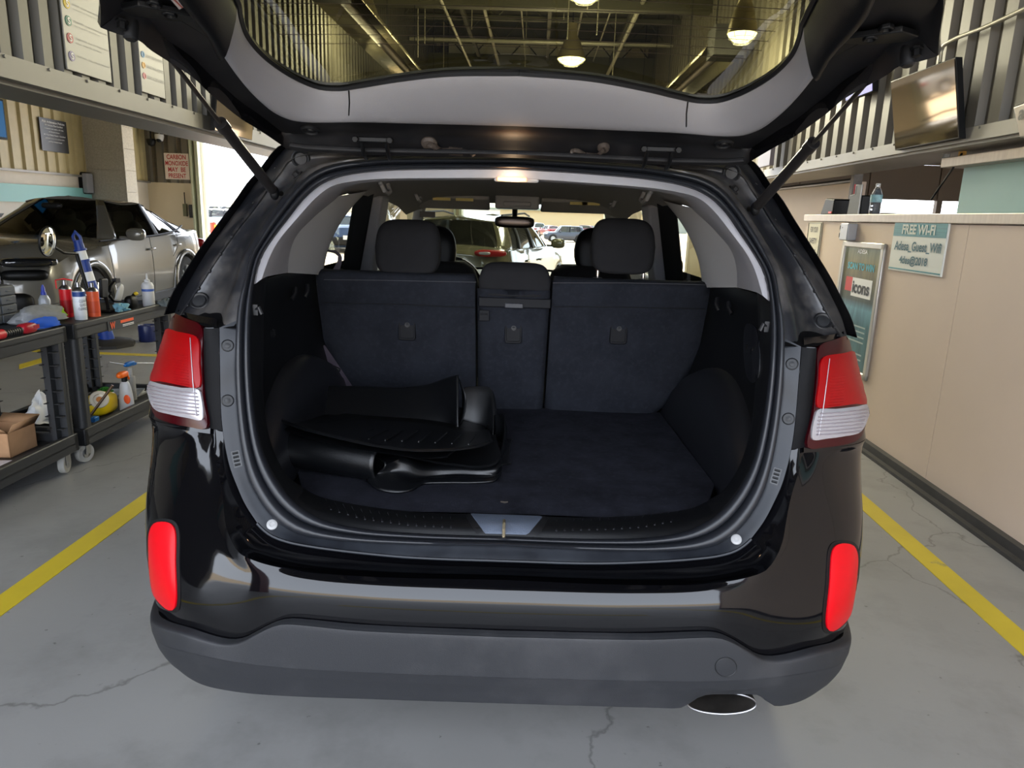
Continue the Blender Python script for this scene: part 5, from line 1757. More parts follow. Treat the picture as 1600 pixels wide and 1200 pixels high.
# second tray, larger, with its rim standing at the right
F2 = L([(450, 672), (480, 684), (540, 698), (600, 708), (660, 716), (700, 715)], [.847, .842, .836, .830, .822, .816])
B2 = L([(560, 640), (590, 645), (640, 650), (700, 655), (730, 660), (760, 668)], .775)
f2_, b2_ = cr(F2, 30), cr(B2, 30)
m2_ = MB().loft([[p + W([0, -.004, .004]) for p in f2_], [p + W([0, 0, .006]) for p in f2_], [p * .5 + q * .5 for p, q in zip(f2_, b2_)], b2_], n=40, m=3)
fm2 = obj('floor_mat', m2_, M['matr'], label='black rubber floor mat under the topmost one, its tall corner rim standing at the right', cat='floor mat', smooth=50, solid=.004, group='rubber floor mats in the boot')
a_t = [U(724, 608, y=.95), U(745, 607, y=.96), U(764, 609, y=.95), U(770, 630, y=.90), U(772, 650, y=.86)]
a_b = [U(722, 660, y=.90), U(745, 668, y=.90), U(760, 668, y=.88), U(766, 676, y=.84), U(770, 688, y=.80)]
obj('raised_wall', MB().loft([a_b, [(p + q) / 2 + W([0, -.008, 0]) for p, q in zip(a_b, a_t)], a_t, [p + W([.006, .008, 0]) for p in a_t], [p + W([.01, .01, -.012]) for p in a_t]], n=40, m=3), M['matr2'], fm2, smooth=50, solid=.003)
# third tray: rim outside at right, runs under
a_t = [U(771, 651, y=.86), U(782, 651, y=.84), U(789, 656, y=.80), U(788, 690, y=.72), U(780, 712, y=.62), U(765, 720, y=.56)]
a_b = [U(768, 690, y=.86), U(780, 694, y=.86), U(788, 700, y=.80), U(784, 716, y=.70), U(772, 729, y=.60), U(745, 733, y=.55)]
F3 = L([(640, 714), (680, 722), (715, 726), (745, 729), (768, 725), (782, 712)], [.775, .768, .765, .765, .765, .765])
B3 = L([(560, 660), (600, 665), (650, 668), (700, 670), (740, 674), (775, 680)], .755)
fm3 = obj('floor_mat', MB().loft([[p + W([0, -.004, .004]) for p in F3], F3, [(p + q) / 2 for p, q in zip(F3, B3)], B3], n=40, m=3), M['matr2'], label='black rubber floor mat third from the top, its rounded corner nearest the seats', cat='floor mat', smooth=50, solid=.004, group='rubber floor mats in the boot')
obj('raised_wall', MB().loft([a_b, [(p + q) / 2 + W([.006, -.004, 0]) for p, q in zip(a_b, a_t)], a_t, [p + W([-.004, .004, .002]) for p in a_t]], n=40, m=3), M['matr'], fm3, smooth=50, solid=.003)
obj('corner_tab', MB().loft([[U(789, 690, z=.735), U(800, 686, z=.728)], [U(780, 722, z=.735), U(795, 718, z=.728)], [U(784, 727, z=.735), U(799, 725, z=.73)]], n=6, m=3), M['matr2'], fm3, solid=.003)
# bottom mat with its front part rolled over itself
roll = MB()
A0, A1 = W([-.655, .545, .782]), W([-.345, .455, .782])
ax = (A1 - A0) / np.linalg.norm(A1 - A0)
sd = W([-ax[1], ax[0], 0])     # horizontal, points to the far right / back
rws = []
for s in np.linspace(0, 1, 26):
    c_ = A0 + (A1 - A0) * s
    row = []
    rad = .050 + .003 * s
    for t in np.linspace(-.55 * math.pi, 1.05 * math.pi, 26):
        # t=0 at the bottom, opens towards the far side
        ang = -math.pi / 2 - t
        rr_2 = rad * (1.15 if math.cos(ang) > 0 else 1.1)
        row.append(c_ + sd * (rr_2 * math.cos(ang)) + W([0, 0, rad * 1.0 * math.sin(ang)]))
    rws.append(row)
roll.grid(rws)
fm4 = obj('floor_mat', roll, M['matr'], label='bottom rubber floor mat whose end is rolled over, lying on the cargo carpet', cat='floor mat', smooth=60, solid=.005, group='rubber floor mats in the boot')
fl1 = L([(572, 752), (590, 765), (620, 770), (645, 766), (660, 757), (700, 755), (740, 755), (772, 752), (782, 742)], [.735, .731, .729, .729, .729, .729, .729, .731, .735])
fl2 = L([(600, 722), (625, 712), (640, 716), (655, 726), (690, 728), (720, 727), (755, 728), (775, 727), (784, 722)], [.79, .795, .785, .765, .755, .755, .755, .758, .76])
fl3 = L([(560, 700), (580, 695), (600, 700), (640, 705), (680, 705), (720, 705), (745, 700), (765, 695), (780, 700)], .75)
obj('flat_part', MB().loft([fl1, [p * .72 + q * .28 + W([0, 0, .0]) for p, q in zip(fl1, fl2)], [p * .35 + q * .65 + W([0, 0, -.012]) for p, q in zip(fl1, fl2)], fl2, fl3], n=60, m=4), M['matr'], fm4, smooth=60, solid=.004)
c_ = U(789, 785, z=.727)
obj('twig', MB().tube([c_ + W([-.012, 0, .002]), c_, c_ + W([.008, .002, .001])], [.0022, .003, .002], n=6), mat('twig_brown', (52, 46, 40), .8), label='short dark stick lying on the carpet behind the latch recess', cat='stick')

# =================================================================== TOOL CARTS (building frame)
M['cart'] = mat('black_moulded_cart_plastic', (36, 37, 39), .5, bump=.2, bscale=300)
M['wheelg'] = mat('grey_caster_tyre', (150, 148, 142), .6)


def cart(v0, v1, label, top=.81):
    u1, u0 = -2.45, -3.08
    t = root('utility_cart', ((u0 + u1) / 2, (v0 + v1) / 2, 0), label, 'cart', 'black tool carts', frame='b')
    Lx, Ly = (u1 - u0) / 2, (v1 - v0) / 2
    P = lambda nm, mb, mt, par=None, **k: obj(nm, mb, mt, par or t, local=True, **k)

    def tray(z0, z1, fl):
        m = MB()
        m.bx(-Lx, Lx, -Ly, Ly, fl - .02, fl)
        for sg in (-1, 1):
            m.bx(sg * Lx, sg * (Lx - .035), -Ly, Ly, z0, z1)
            m.bx(-Lx, Lx, sg * Ly, sg * (Ly - .035), z0, z1)
        return m
    P('top_shelf', tray(top - .085, top, top - .022), M['cart'], bevel=.006)
    P('bottom_shelf', tray(.115, .215, .17), M['cart'], bevel=.006)
    for sx in (-1, 1):
        for sy in (-1, 1):
            m = MB()
            cx, cy = sx * (Lx - .055), sy * (Ly - .06)
            m.bx(cx - .05, cx + .05, cy - .012, cy + .012, .20, top - .07)
            m.bx(cx - .012, cx + .012, cy - .05, cy + .05, .20, top - .07)
            m.cyl((cx + sx * .02, cy + sy * .02, .12), (cx + sx * .02, cy + sy * .02, top - .01), .032, n=14)
            for k in range(7):
                m.bx(cx - .045, cx + .045, cy - .045, cy + .045, .26 + k * .07, .264 + k * .07)
            P('leg', m, M['cart'], smooth=40)
            w_ = MB().lathe([(.028, -.016), (.052, -.016), (.055, -.008), (.055, .008), (.052, .016), (.028, .016)], (cx, cy, .056), (1, .25 * sy, 0), n=28, cap=False)
            cs_ = P('caster', w_, M['wheelg'], smooth=50)
            P('caster_hub', MB().cyl((cx - .017, cy, .056), (cx + .017, cy, .056), .030, n=20).box((cx - .024, cy, .09), (.004, .04, .08)).box((cx + .024, cy, .09), (.004, .04, .08)).box((cx, cy, .122), (.06, .06, .006)).cyl((cx - .028, cy, .056), (cx + .028, cy, .056), .006), M['steel'], cs_)
    return t


cartA = cart(1.10, 2.27, 'black two-shelf utility cart with towels on top and a cardboard box on its lower shelf')
cartB = cart(2.33, 3.42, 'black two-shelf utility cart holding spray cans, a white bottle and the round mirror')
ZT, ZB = .789, .171
rtB = MB_


def text(body, par, mt, O, R_, U_, w_=None, h_=.05, ext=.001, local=False, name='lettering', center=True, bold=0.0, frame='c'):
    """lettering as a mesh: O = world centre, R_ = direction of writing, U_ = up"""
    cu = bpy.data.curves.new(name, 'FONT')
    cu.body = body
    cu.size = 1.0
    cu.extrude = 0.0
    cu.offset = bold
    cu.align_x = 'CENTER'
    cu.space_line = 1.0
    to = bpy.data.objects.new('tmp', cu)
    COL.objects.link(to)
    dg_ = bpy.context.evaluated_depsgraph_get()
    me = bpy.data.meshes.new_from_object(to.evaluated_get(dg_))
    bpy.data.objects.remove(to)
    V = np.array([v.co[:] for v in me.vertices])
    F_ = [list(p.vertices) for p in me.polygons]
    mn, mx_ = V.min(0), V.max(0)
    sc_h = h_ / (mx_[1] - mn[1])
    sc_w = (w_ / (mx_[0] - mn[0])) if w_ else sc_h
    cx, cy = (mn[0] + mx_[0]) / 2, (mn[1] + mx_[1]) / 2
    R_, U_, O = W(R_, ), W(U_, ), W(O)
    R_ = R_ / np.linalg.norm(R_)
    U_ = U_ / np.linalg.norm(U_)
    N = np.cross(R_, U_)
    m = MB()
    m.V = [O + R_ * (v[0] - cx) * sc_w + U_ * (v[1] - cy) * sc_h + N * ext for v in V]
    m.F = F_
    bpy.data.meshes.remove(me)
    return obj(name, m, mt, par, smooth=0, frame=frame)


def onA(px_, py_):
    return UB(px_, py_, z=ZT)


white_t = mat('white_print', (235, 235, 235), .5)
dark_t = mat('dark_print', (20, 40, 60), .5)
red_t = mat('red_print', (176, 36, 36), .5)
grey_t = mat('grey_print', (110, 110, 112), .5)
org_t = mat('orange_print', (235, 90, 40), .5)
# label on cart B's skirt
q = UB(191, 505, u=-2.448)
obj('maker_label', MB().bx(-2.449, -2.446, q[1] - .15, q[1] + .15, q[2] - .028, q[2] + .030), mat('label_black', (22, 22, 23), .4), cartB, frame='b')
text('W', cartB, org_t, (-2.444, q[1] - .105, q[2] + .002), (0, 1, 0), (0, 0, 1), .05, .042, frame='b', bold=.03)
text('SERVICE CART', cartB, org_t, (-2.444, q[1] + .05, q[2] + .012), (0, 1, 0), (0, 0, 1), .14, .016, frame='b', bold=.01) if False else None
obj('label_stripe', MB().bx(-2.446, -2.444, q[1] - .02, q[1] + .12, q[2] + .004, q[2] + .020), org_t, cartB, frame='b')
obj('label_stripe', MB().bx(-2.446, -2.444, q[1] + .0, q[1] + .12, q[2] - .012, q[2] - .008).bx(-2.446, -2.444, q[1] + .0, q[1] + .12, q[2] - .02, q[2] - .017), white_t, cartB, frame='b')


def bottle(name, label, cat, at, parts, group=None, frame='b'):
    t = root(name, tuple(at), label, cat, group, frame=frame)
    for nm, prof, mt in parts:
        obj(nm, MB().lathe(prof, n=24), mt, t, local=True, smooth=45)
    return t


def can(px_, py_, label, body, band, cap, r=.033, h=.155, txt=None):
    p_ = onA(px_, py_)
    t = bottle('spray_can', label, 'spray can', (p_[0], p_[1], ZT), [
        ('can_body', [(r, 0), (r, h)], body), ('label_band', [(r + .0006, h * .15), (r + .0006, h * .62)], band),
        ('can_top', [(r, h), (r * .95, h + .006), (r * .5, h + .022), (r * .35, h + .024), (r * .3, h + .05), (.001, h + .052)], cap)], group='spray cans on the cart')
    return t, p_


cred = mat('red_can', (196, 28, 36), .3)
cwht = mat('white_can', (222, 226, 230), .35)
corg = mat('orange_can', (226, 96, 58), .35)
cblu = mat('blue_band', (30, 60, 120), .4)
t, p_ = can(106, 495, 'red aerosol can with a red straw, beside the grey towel', cred, mat('dark_red_band', (150, 14, 24), .3), M['steel'], h=.165)
obj('straw', MB().tube([(-.05, 0, .165), (-.05, 0, .215), (0, 0, .225), (.04, .02, .215)], .004), cred, t, local=True)
t, p_ = can(127, 499, 'white and blue glass cleaner spray can, between the red and the orange can', cwht, mat('white_band', (232, 234, 236), .4), M['steel'], h=.165)
N_ = MB_ @ W([.85, -.53, 0]); Rr = MB_ @ W([.53, .85, 0])
base = B(*p_[:2], ZT)
text('CLEAR\nGLASS\nCLEANER', t, dark_t, base + N_ * .0352 + W([0, 0, .088]), Rr, (0, 0, 1), .052, .06)
obj('blue_shoulder', MB().lathe([(.0338, .135), (.0338, .163)], n=24), cblu, t, local=True)
t, p_ = can(148, 494, 'orange spray can with silver top, rightmost of the three spray cans', corg, mat('orange_band', (206, 80, 48), .4), M['steel'], h=.15)
# bottles
p_ = onA(233, 478)
wb_ = bottle('squeeze_bottle', 'white squeeze bottle with pointed nozzle standing on the cart', 'bottle', (p_[0], p_[1], ZT), [
    ('bottle_body', [(.036, 0), (.038, .006), (.038, .135), (.030, .155), (.018, .162)], M['white']), ('nozzle', [(.018, .16), (.018, .175), (.007, .18), (.004, .215), (.001, .217)], M['white']), ('blue_print', [(.0385, .10), (.0385, .116)], mat('blue_print', (60, 90, 160), .5))])
p_ = UB(69, 468, u=-2.95)
sb_ = bottle('spray_bottle', 'small clear spray bottle with a blue pump behind the grey towel', 'bottle', (p_[0], p_[1], ZT), [
    ('bottle_body', [(.030, 0), (.032, .01), (.032, .08), (.02, .105), (.013, .11)], mat('clear_pet', (205, 212, 220), .1, trans=.6)), ('pump', [(.015, .108), (.015, .125), (.011, .13), (.011, .15), (.004, .17), (.001, .171)], mat('pump_blue', (30, 50, 150), .4))])


def heap(name, label, cat, c_, r_, mt, seed, frame='b', n=36, mm=14, amp=.35, group=None, flat=1.0, p=2.2):
    rnd = random.Random(seed)
    ph = [(rnd.uniform(0, 6.28), rnd.uniform(2, 6), rnd.uniform(0, 6.28), rnd.uniform(3, 8)) for _ in range(6)]
    m = MB().ell((0, 0, 0), (1, 1, 1), n=n, m=mm, p=p)
    for v in m.V:
        th, z = math.atan2(v[1], v[0]), v[2]
        s = 1 + amp * sum(math.sin(a + b * th + c * z * 1.7) * .25 * math.cos(d * z * .5 + a) for a, b, c, d in ph)
        v *= (s, s, 1 + (s - 1) * .5)
        v *= r_
        if v[2] < 0:
            v[2] *= .15
    m.xf(None, (c_[0], c_[1], c_[2]))
    return obj(name, m, mt, None, label=label, cat=cat, frame=frame, smooth=80, group=group)


p_ = UB(62, 500, u=-2.62)
heap('towel', 'grey microfibre towel heaped on the left cart', 'towel', (-2.62, 2.31, ZT + .045), (.09, .17, .075), mat('grey_towel', (128, 130, 132), .95, bump=1, bscale=300, var=.1, vscale=40), 3)
heap('cleaning_cloth', 'bright blue cloth lying in front of the grey towel', 'cloth', (-2.50, 2.17, ZT + .032), (.035, .12, .045), mat('blue_cloth', (26, 84, 190), .9, bump=.6, bscale=200), 9)
heap('cleaning_cloth', 'lime green cloth peeking out behind the grey towel', 'cloth', (-2.74, 2.60, ZT + .02), (.05, .08, .055), mat('lime_cloth', (150, 200, 40), .9, bump=.6, bscale=200), 5)
# organiser with drawers
p_ = B(-2.86, 1.84)
t = root('parts_organiser', (-2.86, 2.10, ZT + .024), 'black multi-drawer parts organiser with a pink card on top', 'organiser', frame='b')
obj('case', MB().bx(-.10, .10, -.24, .24, 0, .20), mat('organiser_case', (52, 54, 58), .5), t, local=True, bevel=.006)
for i in range(4):
    for j in range(4):
        obj('drawer', MB().bx(.10, .112, -.235 + j * .118, -.125 + j * .118, .008 + i * .048, .050 + i * .048).bx(.112, .118, -.20 + j * .118, -.16 + j * .118, .026 + i * .048, .032 + i * .048), mat('organiser_drawer', (74, 78, 84), .45), t, local=True, bevel=.003)
t = root('card_box', (-2.86, 2.20, ZT + .225), 'small white and pink cardboard box on the parts organiser', 'box', frame='b')
obj('carton', MB().bx(-.06, .06, -.09, .09, 0, .045), mat('white_carton', (225, 215, 212), .6), t, local=True, bevel=.002)
obj('pink_print', MB().bx(.0602, .0612, -.08, .06, .012, .034), mat('pink_print', (220, 120, 150), .6), t, local=True)
# red and black tool
p_ = UB(30, 521, z=ZT + .02)
t = root('power_tool', (-2.475, 1.89, ZT + .022), 'red and black hand tool lying at the near edge of the left cart', 'tool', frame='b')
obj('tool_body', MB().cyl((0, -.16, .024), (0, -.05, .024), .024).ell((0, -.165, .024), (.026, .03, .024)), mat('tool_red', (180, 24, 34), .4), t, local=True, smooth=50)
g_ = MB().cyl((0, -.05, .022), (0, .08, .022), .018)
for k in range(8):
    g_.cyl((0, -.045 + k * .015, .022), (0, -.039 + k * .015, .022), .0205)
obj('grip', g_, M['rubberd'], t, local=True)
obj('tool_head', MB().ell((0, .12, .026), (.03, .055, .026), p=3).box((.02, .15, .03), (.02, .04, .02)), mat('tool_red2', (150, 20, 34), .4), t, local=True, smooth=50)
# black clamp mounts and gloves on cart B
p_ = UB(170, 487, z=ZT)
t = root('phone_mount', (p_[0], p_[1], ZT), 'black upright clamp mount with flat plate, right of the orange can', 'mount', frame='b')
obj('base', MB().box((0, 0, .008), (.08, .10, .016)), M['blk'], t, local=True, bevel=.004)
obj('clamp_plate', MB().box((0, -.03, .15), (.02, .075, .12), R=rot('X', -.1)), M['blk'], t, local=True, bevel=.008)
obj('arm', MB().tube([(0, 0, .01), (0, -.01, .07), (0, -.03, .12)], .011), M['blk'], t, local=True)
obj('jaw', MB().tube([(0, .03, .12), (0, .045, .15), (0, .10, .18)], .014).box((0, .11, .185), (.03, .05, .03)).tube([(0, .02, .10), (0, .06, .06), (0, .14, .05)], .009), M['blk'], t, local=True, bevel=.002)
p_ = UB(206, 483, z=ZT)
t = root('clamp', (p_[0], p_[1], ZT + .004), 'black spring clamp with yellow knob lying near the white bottle', 'clamp', frame='b')
obj('clamp_body', MB().ell((0, 0, .04), (.03, .05, .045), p=3).tube([(0, -.06, .02), (0, 0, .06), (0, .05, .09)], .012), M['blk'], t, local=True, smooth=50)
obj('knob', MB().ell((.02, .03, .095), (.014, .014, .012)), mat('knob_yellow', (210, 180, 40), .5), t, local=True)
heap('glove', 'crumpled pale blue glove beside the black mount', 'glove', tuple(UB(190, 485, z=ZT + .01)), (.035, .045, .04), mat('nitrile', (110, 160, 176), .6), 12, amp=.8)
heap('towel', 'dark grey rag at the far end of the right cart', 'rag', tuple(UB(262, 477, z=ZT + .008)), (.045, .055, .04), mat('dark_rag', (92, 98, 98), .9, bump=.6, bscale=200), 14, amp=.6)
p_ = UB(186, 462, z=ZT + .08)
t = root('scoop', (p_[0], p_[1], ZT), 'white plastic scoop standing tilted behind the glove', 'scoop', frame='b')
obj('blade', MB().ell((0, 0, .08), (.012, .03, .085), R=rot('X', -.6), p=2.5), M['white'], t, local=True, smooth=60)
# convex inspection mirror on an arm
mc_ = UB(74, 377, u=-2.95)
t = root('inspection_mirror', (mc_[0], mc_[1], ZT), 'round convex inspection mirror on a black arm above the left cart', 'mirror', frame='b')
ang = W([1, .10, -.12])
ang = ang / np.linalg.norm(ang)
cz_ = mc_[2] - ZT
obj('mirror_rim', MB().lathe([(.088, -.008), (.094, 0), (.090, .008), (.084, .006)], (0, 0, cz_), ang, n=36, cap=False).lathe([(.001, -.02), (.088, -.008)], (0, 0, cz_), ang, n=36), M['blk'], t, local=True, smooth=50)
obj('mirror_glass', MB().lathe([(.086, .005), (.06, .014), (.03, .018), (.001, .019)], (0, 0, cz_), ang, n=36), mat('mirror_face', (200, 200, 190), .03, metal=1), t, local=True, smooth=60)
e_ = UB(120, 397, u=-2.95)
obj('mirror_arm', MB().tube([(0, 0, cz_) - ang * .02, (e_[0] - mc_[0] - .02, e_[1] - mc_[1] - .1, e_[2] - ZT + .012), (e_[0] - mc_[0], e_[1] - mc_[1], e_[2] - ZT), (e_[0] - mc_[0] + .03, e_[1] - mc_[1] + .05, -.01 + .04), (e_[0] - mc_[0] + .03, e_[1] - mc_[1] + .05, 0)], [.009, .009, .012, .012, .02]), M['blk'], t, local=True)

# blue and white delineator post standing on the floor beyond the carts
b0 = U(170, 540, z=0)
tp_ = U(117, 362, y=b0[1] - .1)
t = root('delineator_post', (b0[0], b0[1], 0), 'leaning blue and white striped post on a black rubber base behind the carts', 'traffic post')
dv = tp_ - b0
obj('rubber_base', MB().lathe([(.26, 0), (.26, .03), (.22, .06), (.09, .075), (.001, .075)], n=8), mat('base_rubber', (34, 32, 30), .7), t, local=True)
up_ = dv / np.linalg.norm(dv)
Lp = np.linalg.norm(dv)
wid = lambda s: .075 - .035 * s
bl_ = mat('post_blue', (24, 58, 140), .4)
wt_ = mat('post_white', (228, 230, 232), .4)
sg_ = [(.04, .58, bl_), (.58, .66, wt_), (.66, .76, bl_), (.76, .84, wt_), (.84, .90, bl_)]
for a, b, mt_ in sg_:
    s0_, s1_ = dv * a, dv * b
    obj('sleeve', MB().cyl(s0_, s1_, wid(a), wid(b), n=20), mt_, t, local=True, smooth=40)
obj('collar', MB().cyl(dv * .745, dv * .765, .060, n=20).cyl(dv * .84, dv * .855, .058, n=20), bl_, t, local=True)
obj('handle_loop', MB().tube([dv * .90 + W([-.03, 0, 0]), dv * .96 + W([-.035, 0, 0]), dv * 1.0, dv * .96 + W([.035, 0, 0]), dv * .90 + W([.03, 0, 0])], .016).cyl(dv * .88, dv * .93, .04), bl_, t, local=True)
b0 = U(207, 535, z=0) + W([.12, .10, 0])
obj('canister', MB().lathe([(.08, 0), (.09, .01), (.09, .17), (.086, .18), (.08, .17), (.08, .155), (.001, .155)], (b0[0], b0[1], 0), n=28), mat('navy_canister', (28, 38, 82), .35), label='dark blue round canister on the floor beyond the right cart', cat='canister', smooth=45)

# ---- lower shelves
t = root('cardboard_box', (-2.70, 2.05, ZB), 'open brown cardboard box on the lower shelf of the left cart', 'box', frame='b')
cbm = mat('cardboard', (172, 132, 96), .8, var=.08, vscale=20)
cbx = MB()
for sg in (-1, 1):
    cbx.bx(sg * .10, sg * .096, -.10, .10, 0, .13)
    cbx.bx(-.10, .10, sg * .10, sg * .096, 0, .13)
cbx.bx(-.10, .10, -.10, .10, 0, .004)
obj('carton', cbx, cbm, t, local=True)
for ax_, sg in ((0, 1), (0, -1), (1, 1), (1, -1)):
    a = W([sg * .10, -.10, .13]) if ax_ == 0 else W([-.10, sg * .10, .13])
    b = W([sg * .10, .10, .13]) if ax_ == 0 else W([.10, sg * .10, .13])
    o_ = W([sg * .03, 0, .045]) if ax_ == 0 else W([0, sg * .045, .035])
    obj('flap', MB().add([a, b, b + o_, a + o_], [(0, 1, 2, 3)]), cbm, t, local=True, solid=.004)
p_ = UB(72, 640, u=-2.80)
heap('plastic_bag', 'crumpled white plastic bag rising behind the cardboard box', 'bag', (-2.84, 2.55, ZB + .03), (.07, .11, .15), mat('white_plastic_bag', (226, 226, 226), .45), 21, amp=.9, p=1.4)
heap('cleaning_cloth', 'bright green cloth left of the white bag on the lower shelf', 'cloth', (-2.90, 2.10, ZB + .035), (.04, .055, .16), mat('green_cloth', (90, 190, 40), .8), 22, amp=.6)
for i, (lb, dv_, col_, z_) in enumerate((('magazine with grey cover lying under another on the left cart', .0, (200, 200, 214), 0), ('glossy magazine on top of the grey one on the left cart', -.05, (190, 178, 164), .012))):
    t = root('magazine', (-2.62 - .02 * i, 1.74 + dv_, ZB + z_), lb, 'magazine', 'magazines on the left cart', rz=.1 + .25 * i, frame='b')
    obj('pages', MB().bx(-.10, .10, -.14, .14, .0, .011), M['white'], t, local=True)
    obj('cover', MB().bx(-.10, .10, -.14, .14, .011, .012), mat('cover_%d' % i, col_, .3, var=.3, vscale=12), t, local=True)
t = root('toolbox', (-2.86, 2.62 - .2 + .03, ZB), 'low black plastic case behind the cardboard box', 'case', frame='b') if False else None
obj('storage_case', MB().bx(-3.0, -2.72, 2.42 + .0, 2.62, ZB, ZB + .10), M['blk'], frame='b', label='low black case right of the cardboard box on the lower shelf', cat='case', bevel=.01) if False else None
# yellow jug lying with its white cap towards the camera
p_ = UB(162, 640, u=-2.60)
t = root('yellow_jug', (p_[0], p_[1], ZB), 'yellow plastic jug with round white cap lying on the right cart', 'jug', frame='b')
yj = mat('jug_yellow', (228, 196, 20), .35)
obj('jug_body', MB().ell((-.035, .035, .065), (.065, .105, .064), p=4, n=24, m=12), yj, t, local=True, smooth=60)
dcp = W([.55, -.80, .25]); dcp = dcp / np.linalg.norm(dcp)
cp_ = W([.01, -.05, .115])
obj('cap', MB().lathe([(.052, -.01), (.054, .0), (.050, .012), (.034, .016), (.030, .006), (.001, .004)], cp_, dcp, n=28), mat('cap_cream', (228, 218, 196), .4), t, local=True, smooth=40)
obj('sun_emblem', MB().lathe([(.018, .0065), (.001, .0075)], cp_, dcp, n=8), mat('emblem_orange', (200, 120, 30), .5), t, local=True)
sbm = mat('scrub_green', (60, 140, 50), .9)
sb = MB()
rnd = random.Random(5)
for k in range(160):
    a, b = rnd.uniform(0, 6.28), rnd.uniform(0, 1.4)
    d_ = W([math.cos(a) * math.sin(b), math.sin(a) * math.sin(b), math.cos(b)])
    sb.cyl(d_ * .02, d_ * .055, .004, .003, n=5)
sb.ell((0, 0, .0), (.03, .03, .03))
p_ = UB(165, 620, u=-2.74)
sb.xf(None, (p_[0], p_[1], ZB + .06))
obj('scrub_brush', sb, sbm, frame='b', label='round green bristle brush behind the yellow jug', cat='brush')
# spray bottles
p_ = UB(199, 640, z=ZB)
t = root('trigger_bottle', (p_[0], p_[1], ZB), 'white trigger spray bottle with orange head standing on the right cart', 'spray bottle', frame='b')
obj('bottle_body', MB().loft([[W([r_ * math.cos(q_), r_ * .7 * math.sin(q_), z_]) for q_ in np.linspace(0, 2 * math.pi, 25)] for r_, z_ in ((.045, 0), (.047, .01), (.043, .10), (.030, .17), (.016, .19))], n=25, m=2, straight=True), M['white'], t, local=True, smooth=50)
obj('orange_label', MB().ell((.02, -.028, .075), (.022, .006, .03)), org_t, t, local=True)
obj('collar', MB().cyl((0, 0, .185), (0, 0, .21), .018), M['blk'], t, local=True)
obj('trigger_head', MB().ell((-.005, -.01, .232), (.022, .05, .020), p=3).tube([(0, .03, .235), (0, .04, .21), (0, .05, .19)], .006), mat('trigger_orange', (236, 104, 24), .4), t, local=True, smooth=50)
p_ = UB(200, 600, u=-2.62)
t = root('trigger_bottle', (p_[0] - .02, p_[1] + .07, ZB), 'spray gun with blue head and long thin wand on the right cart', 'sprayer', frame='b')
obj('bottle_body', MB().cyl((0, 0, 0), (0, 0, .16), .028).cyl((0, 0, .16), (0, 0, .22), .014), M['white'], t, local=True, smooth=40)
obj('trigger_head', MB().ell((0, 0, .245), (.018, .055, .016), p=3).box((0, .05, .235), (.02, .04, .016)), mat('trigger_blue', (24, 110, 196), .4), t, local=True, smooth=50)
obj('wand', MB().cyl((0, -.05, .25), (0, -.22, .30), .003, n=6).cyl((0, .05, .24), (0, .40, .17), .003, n=6), M['steel'], t, local=True)
bs = MB().cyl(tuple(UB(100, 650, u=-2.75)), tuple(UB(175, 602, u=-2.60)), .006, n=8).cyl(tuple(UB(103, 655, u=-2.73)), tuple(UB(178, 606, u=-2.58)), .006, n=8)
obj('wand_tool', bs, mat('bronze_rod', (92, 72, 56), .3, metal=.6), frame='b', label='pair of thin metal rods slanting across both lower shelves', cat='rod') if False else None
r0, r1 = UB(138, 638, u=-2.62), UB(176, 602, u=-2.50)
t = root('squeegee', (float(r0[0]), float(r0[1]), ZB), 'long-handled squeegee lying slanted from the box to the spray bottles', 'squeegee', frame='b')
obj('handle', MB().cyl((0, 0, .02), (float(r1[0] - r0[0]), float(r1[1] - r0[1]), float(r1[2]) - ZB), .008, n=10), mat('bronze_rod', (92, 72, 56), .3, metal=.6), t, local=True)
obj('blade_head', MB().box((0, -.02, .015), (.12, .05, .03)), mat('blue_plastic', (28, 110, 190), .4), t, local=True, bevel=.005)
heap('cleaning_cloth', 'black cloth bunched behind the white bag on the lower shelf', 'cloth', (-2.95, 2.78, ZB + .02), (.08, .12, .09), mat('black_cloth', (30, 30, 32), .9), 31, amp=.6)
for i in range(2):
    t = root('magazine', (-2.74, 3.24 + .01 * i, ZB + .001 + .012 * i), ['pale magazine under the picture magazine at the far end of the right cart', 'picture magazine lying uppermost at the far end of the right cart'][i], 'magazine', 'magazines on the right cart', rz=.3 * i, frame='b')
    obj('pages', MB().bx(-.12, .10, -.10, .10, 0, .011), M['white'], t, local=True)
    obj('cover', MB().bx(-.12, .10, -.10, .10, .011, .012), mat('coverb_%d' % i, [(210, 214, 220), (120, 130, 150)][i], .3, var=.5, vscale=10), t, local=True)

# =================================================================== SIGNS AND FITTINGS, LEFT
UPZ = (0, 0, 1)
sgw = mat('sign_white', (128, 127, 123), .4)


def plate(name, label, cat, frame_u, v0, v1, z0, z1, mt, side=1, th=.008, group=None, tilt=0):
    """sign plate on a wall u=const; side=+1 faces +u"""
    t = root(name, (frame_u, (v0 + v1) / 2, (z0 + z1) / 2), label, cat, group, frame='b')
    obj('panel', MB().bx(0, side * th, -(v1 - v0) / 2, (v1 - v0) / 2, -(z1 - z0) / 2, (z1 - z0) / 2), mt, t, local=True, bevel=.002)
    return t


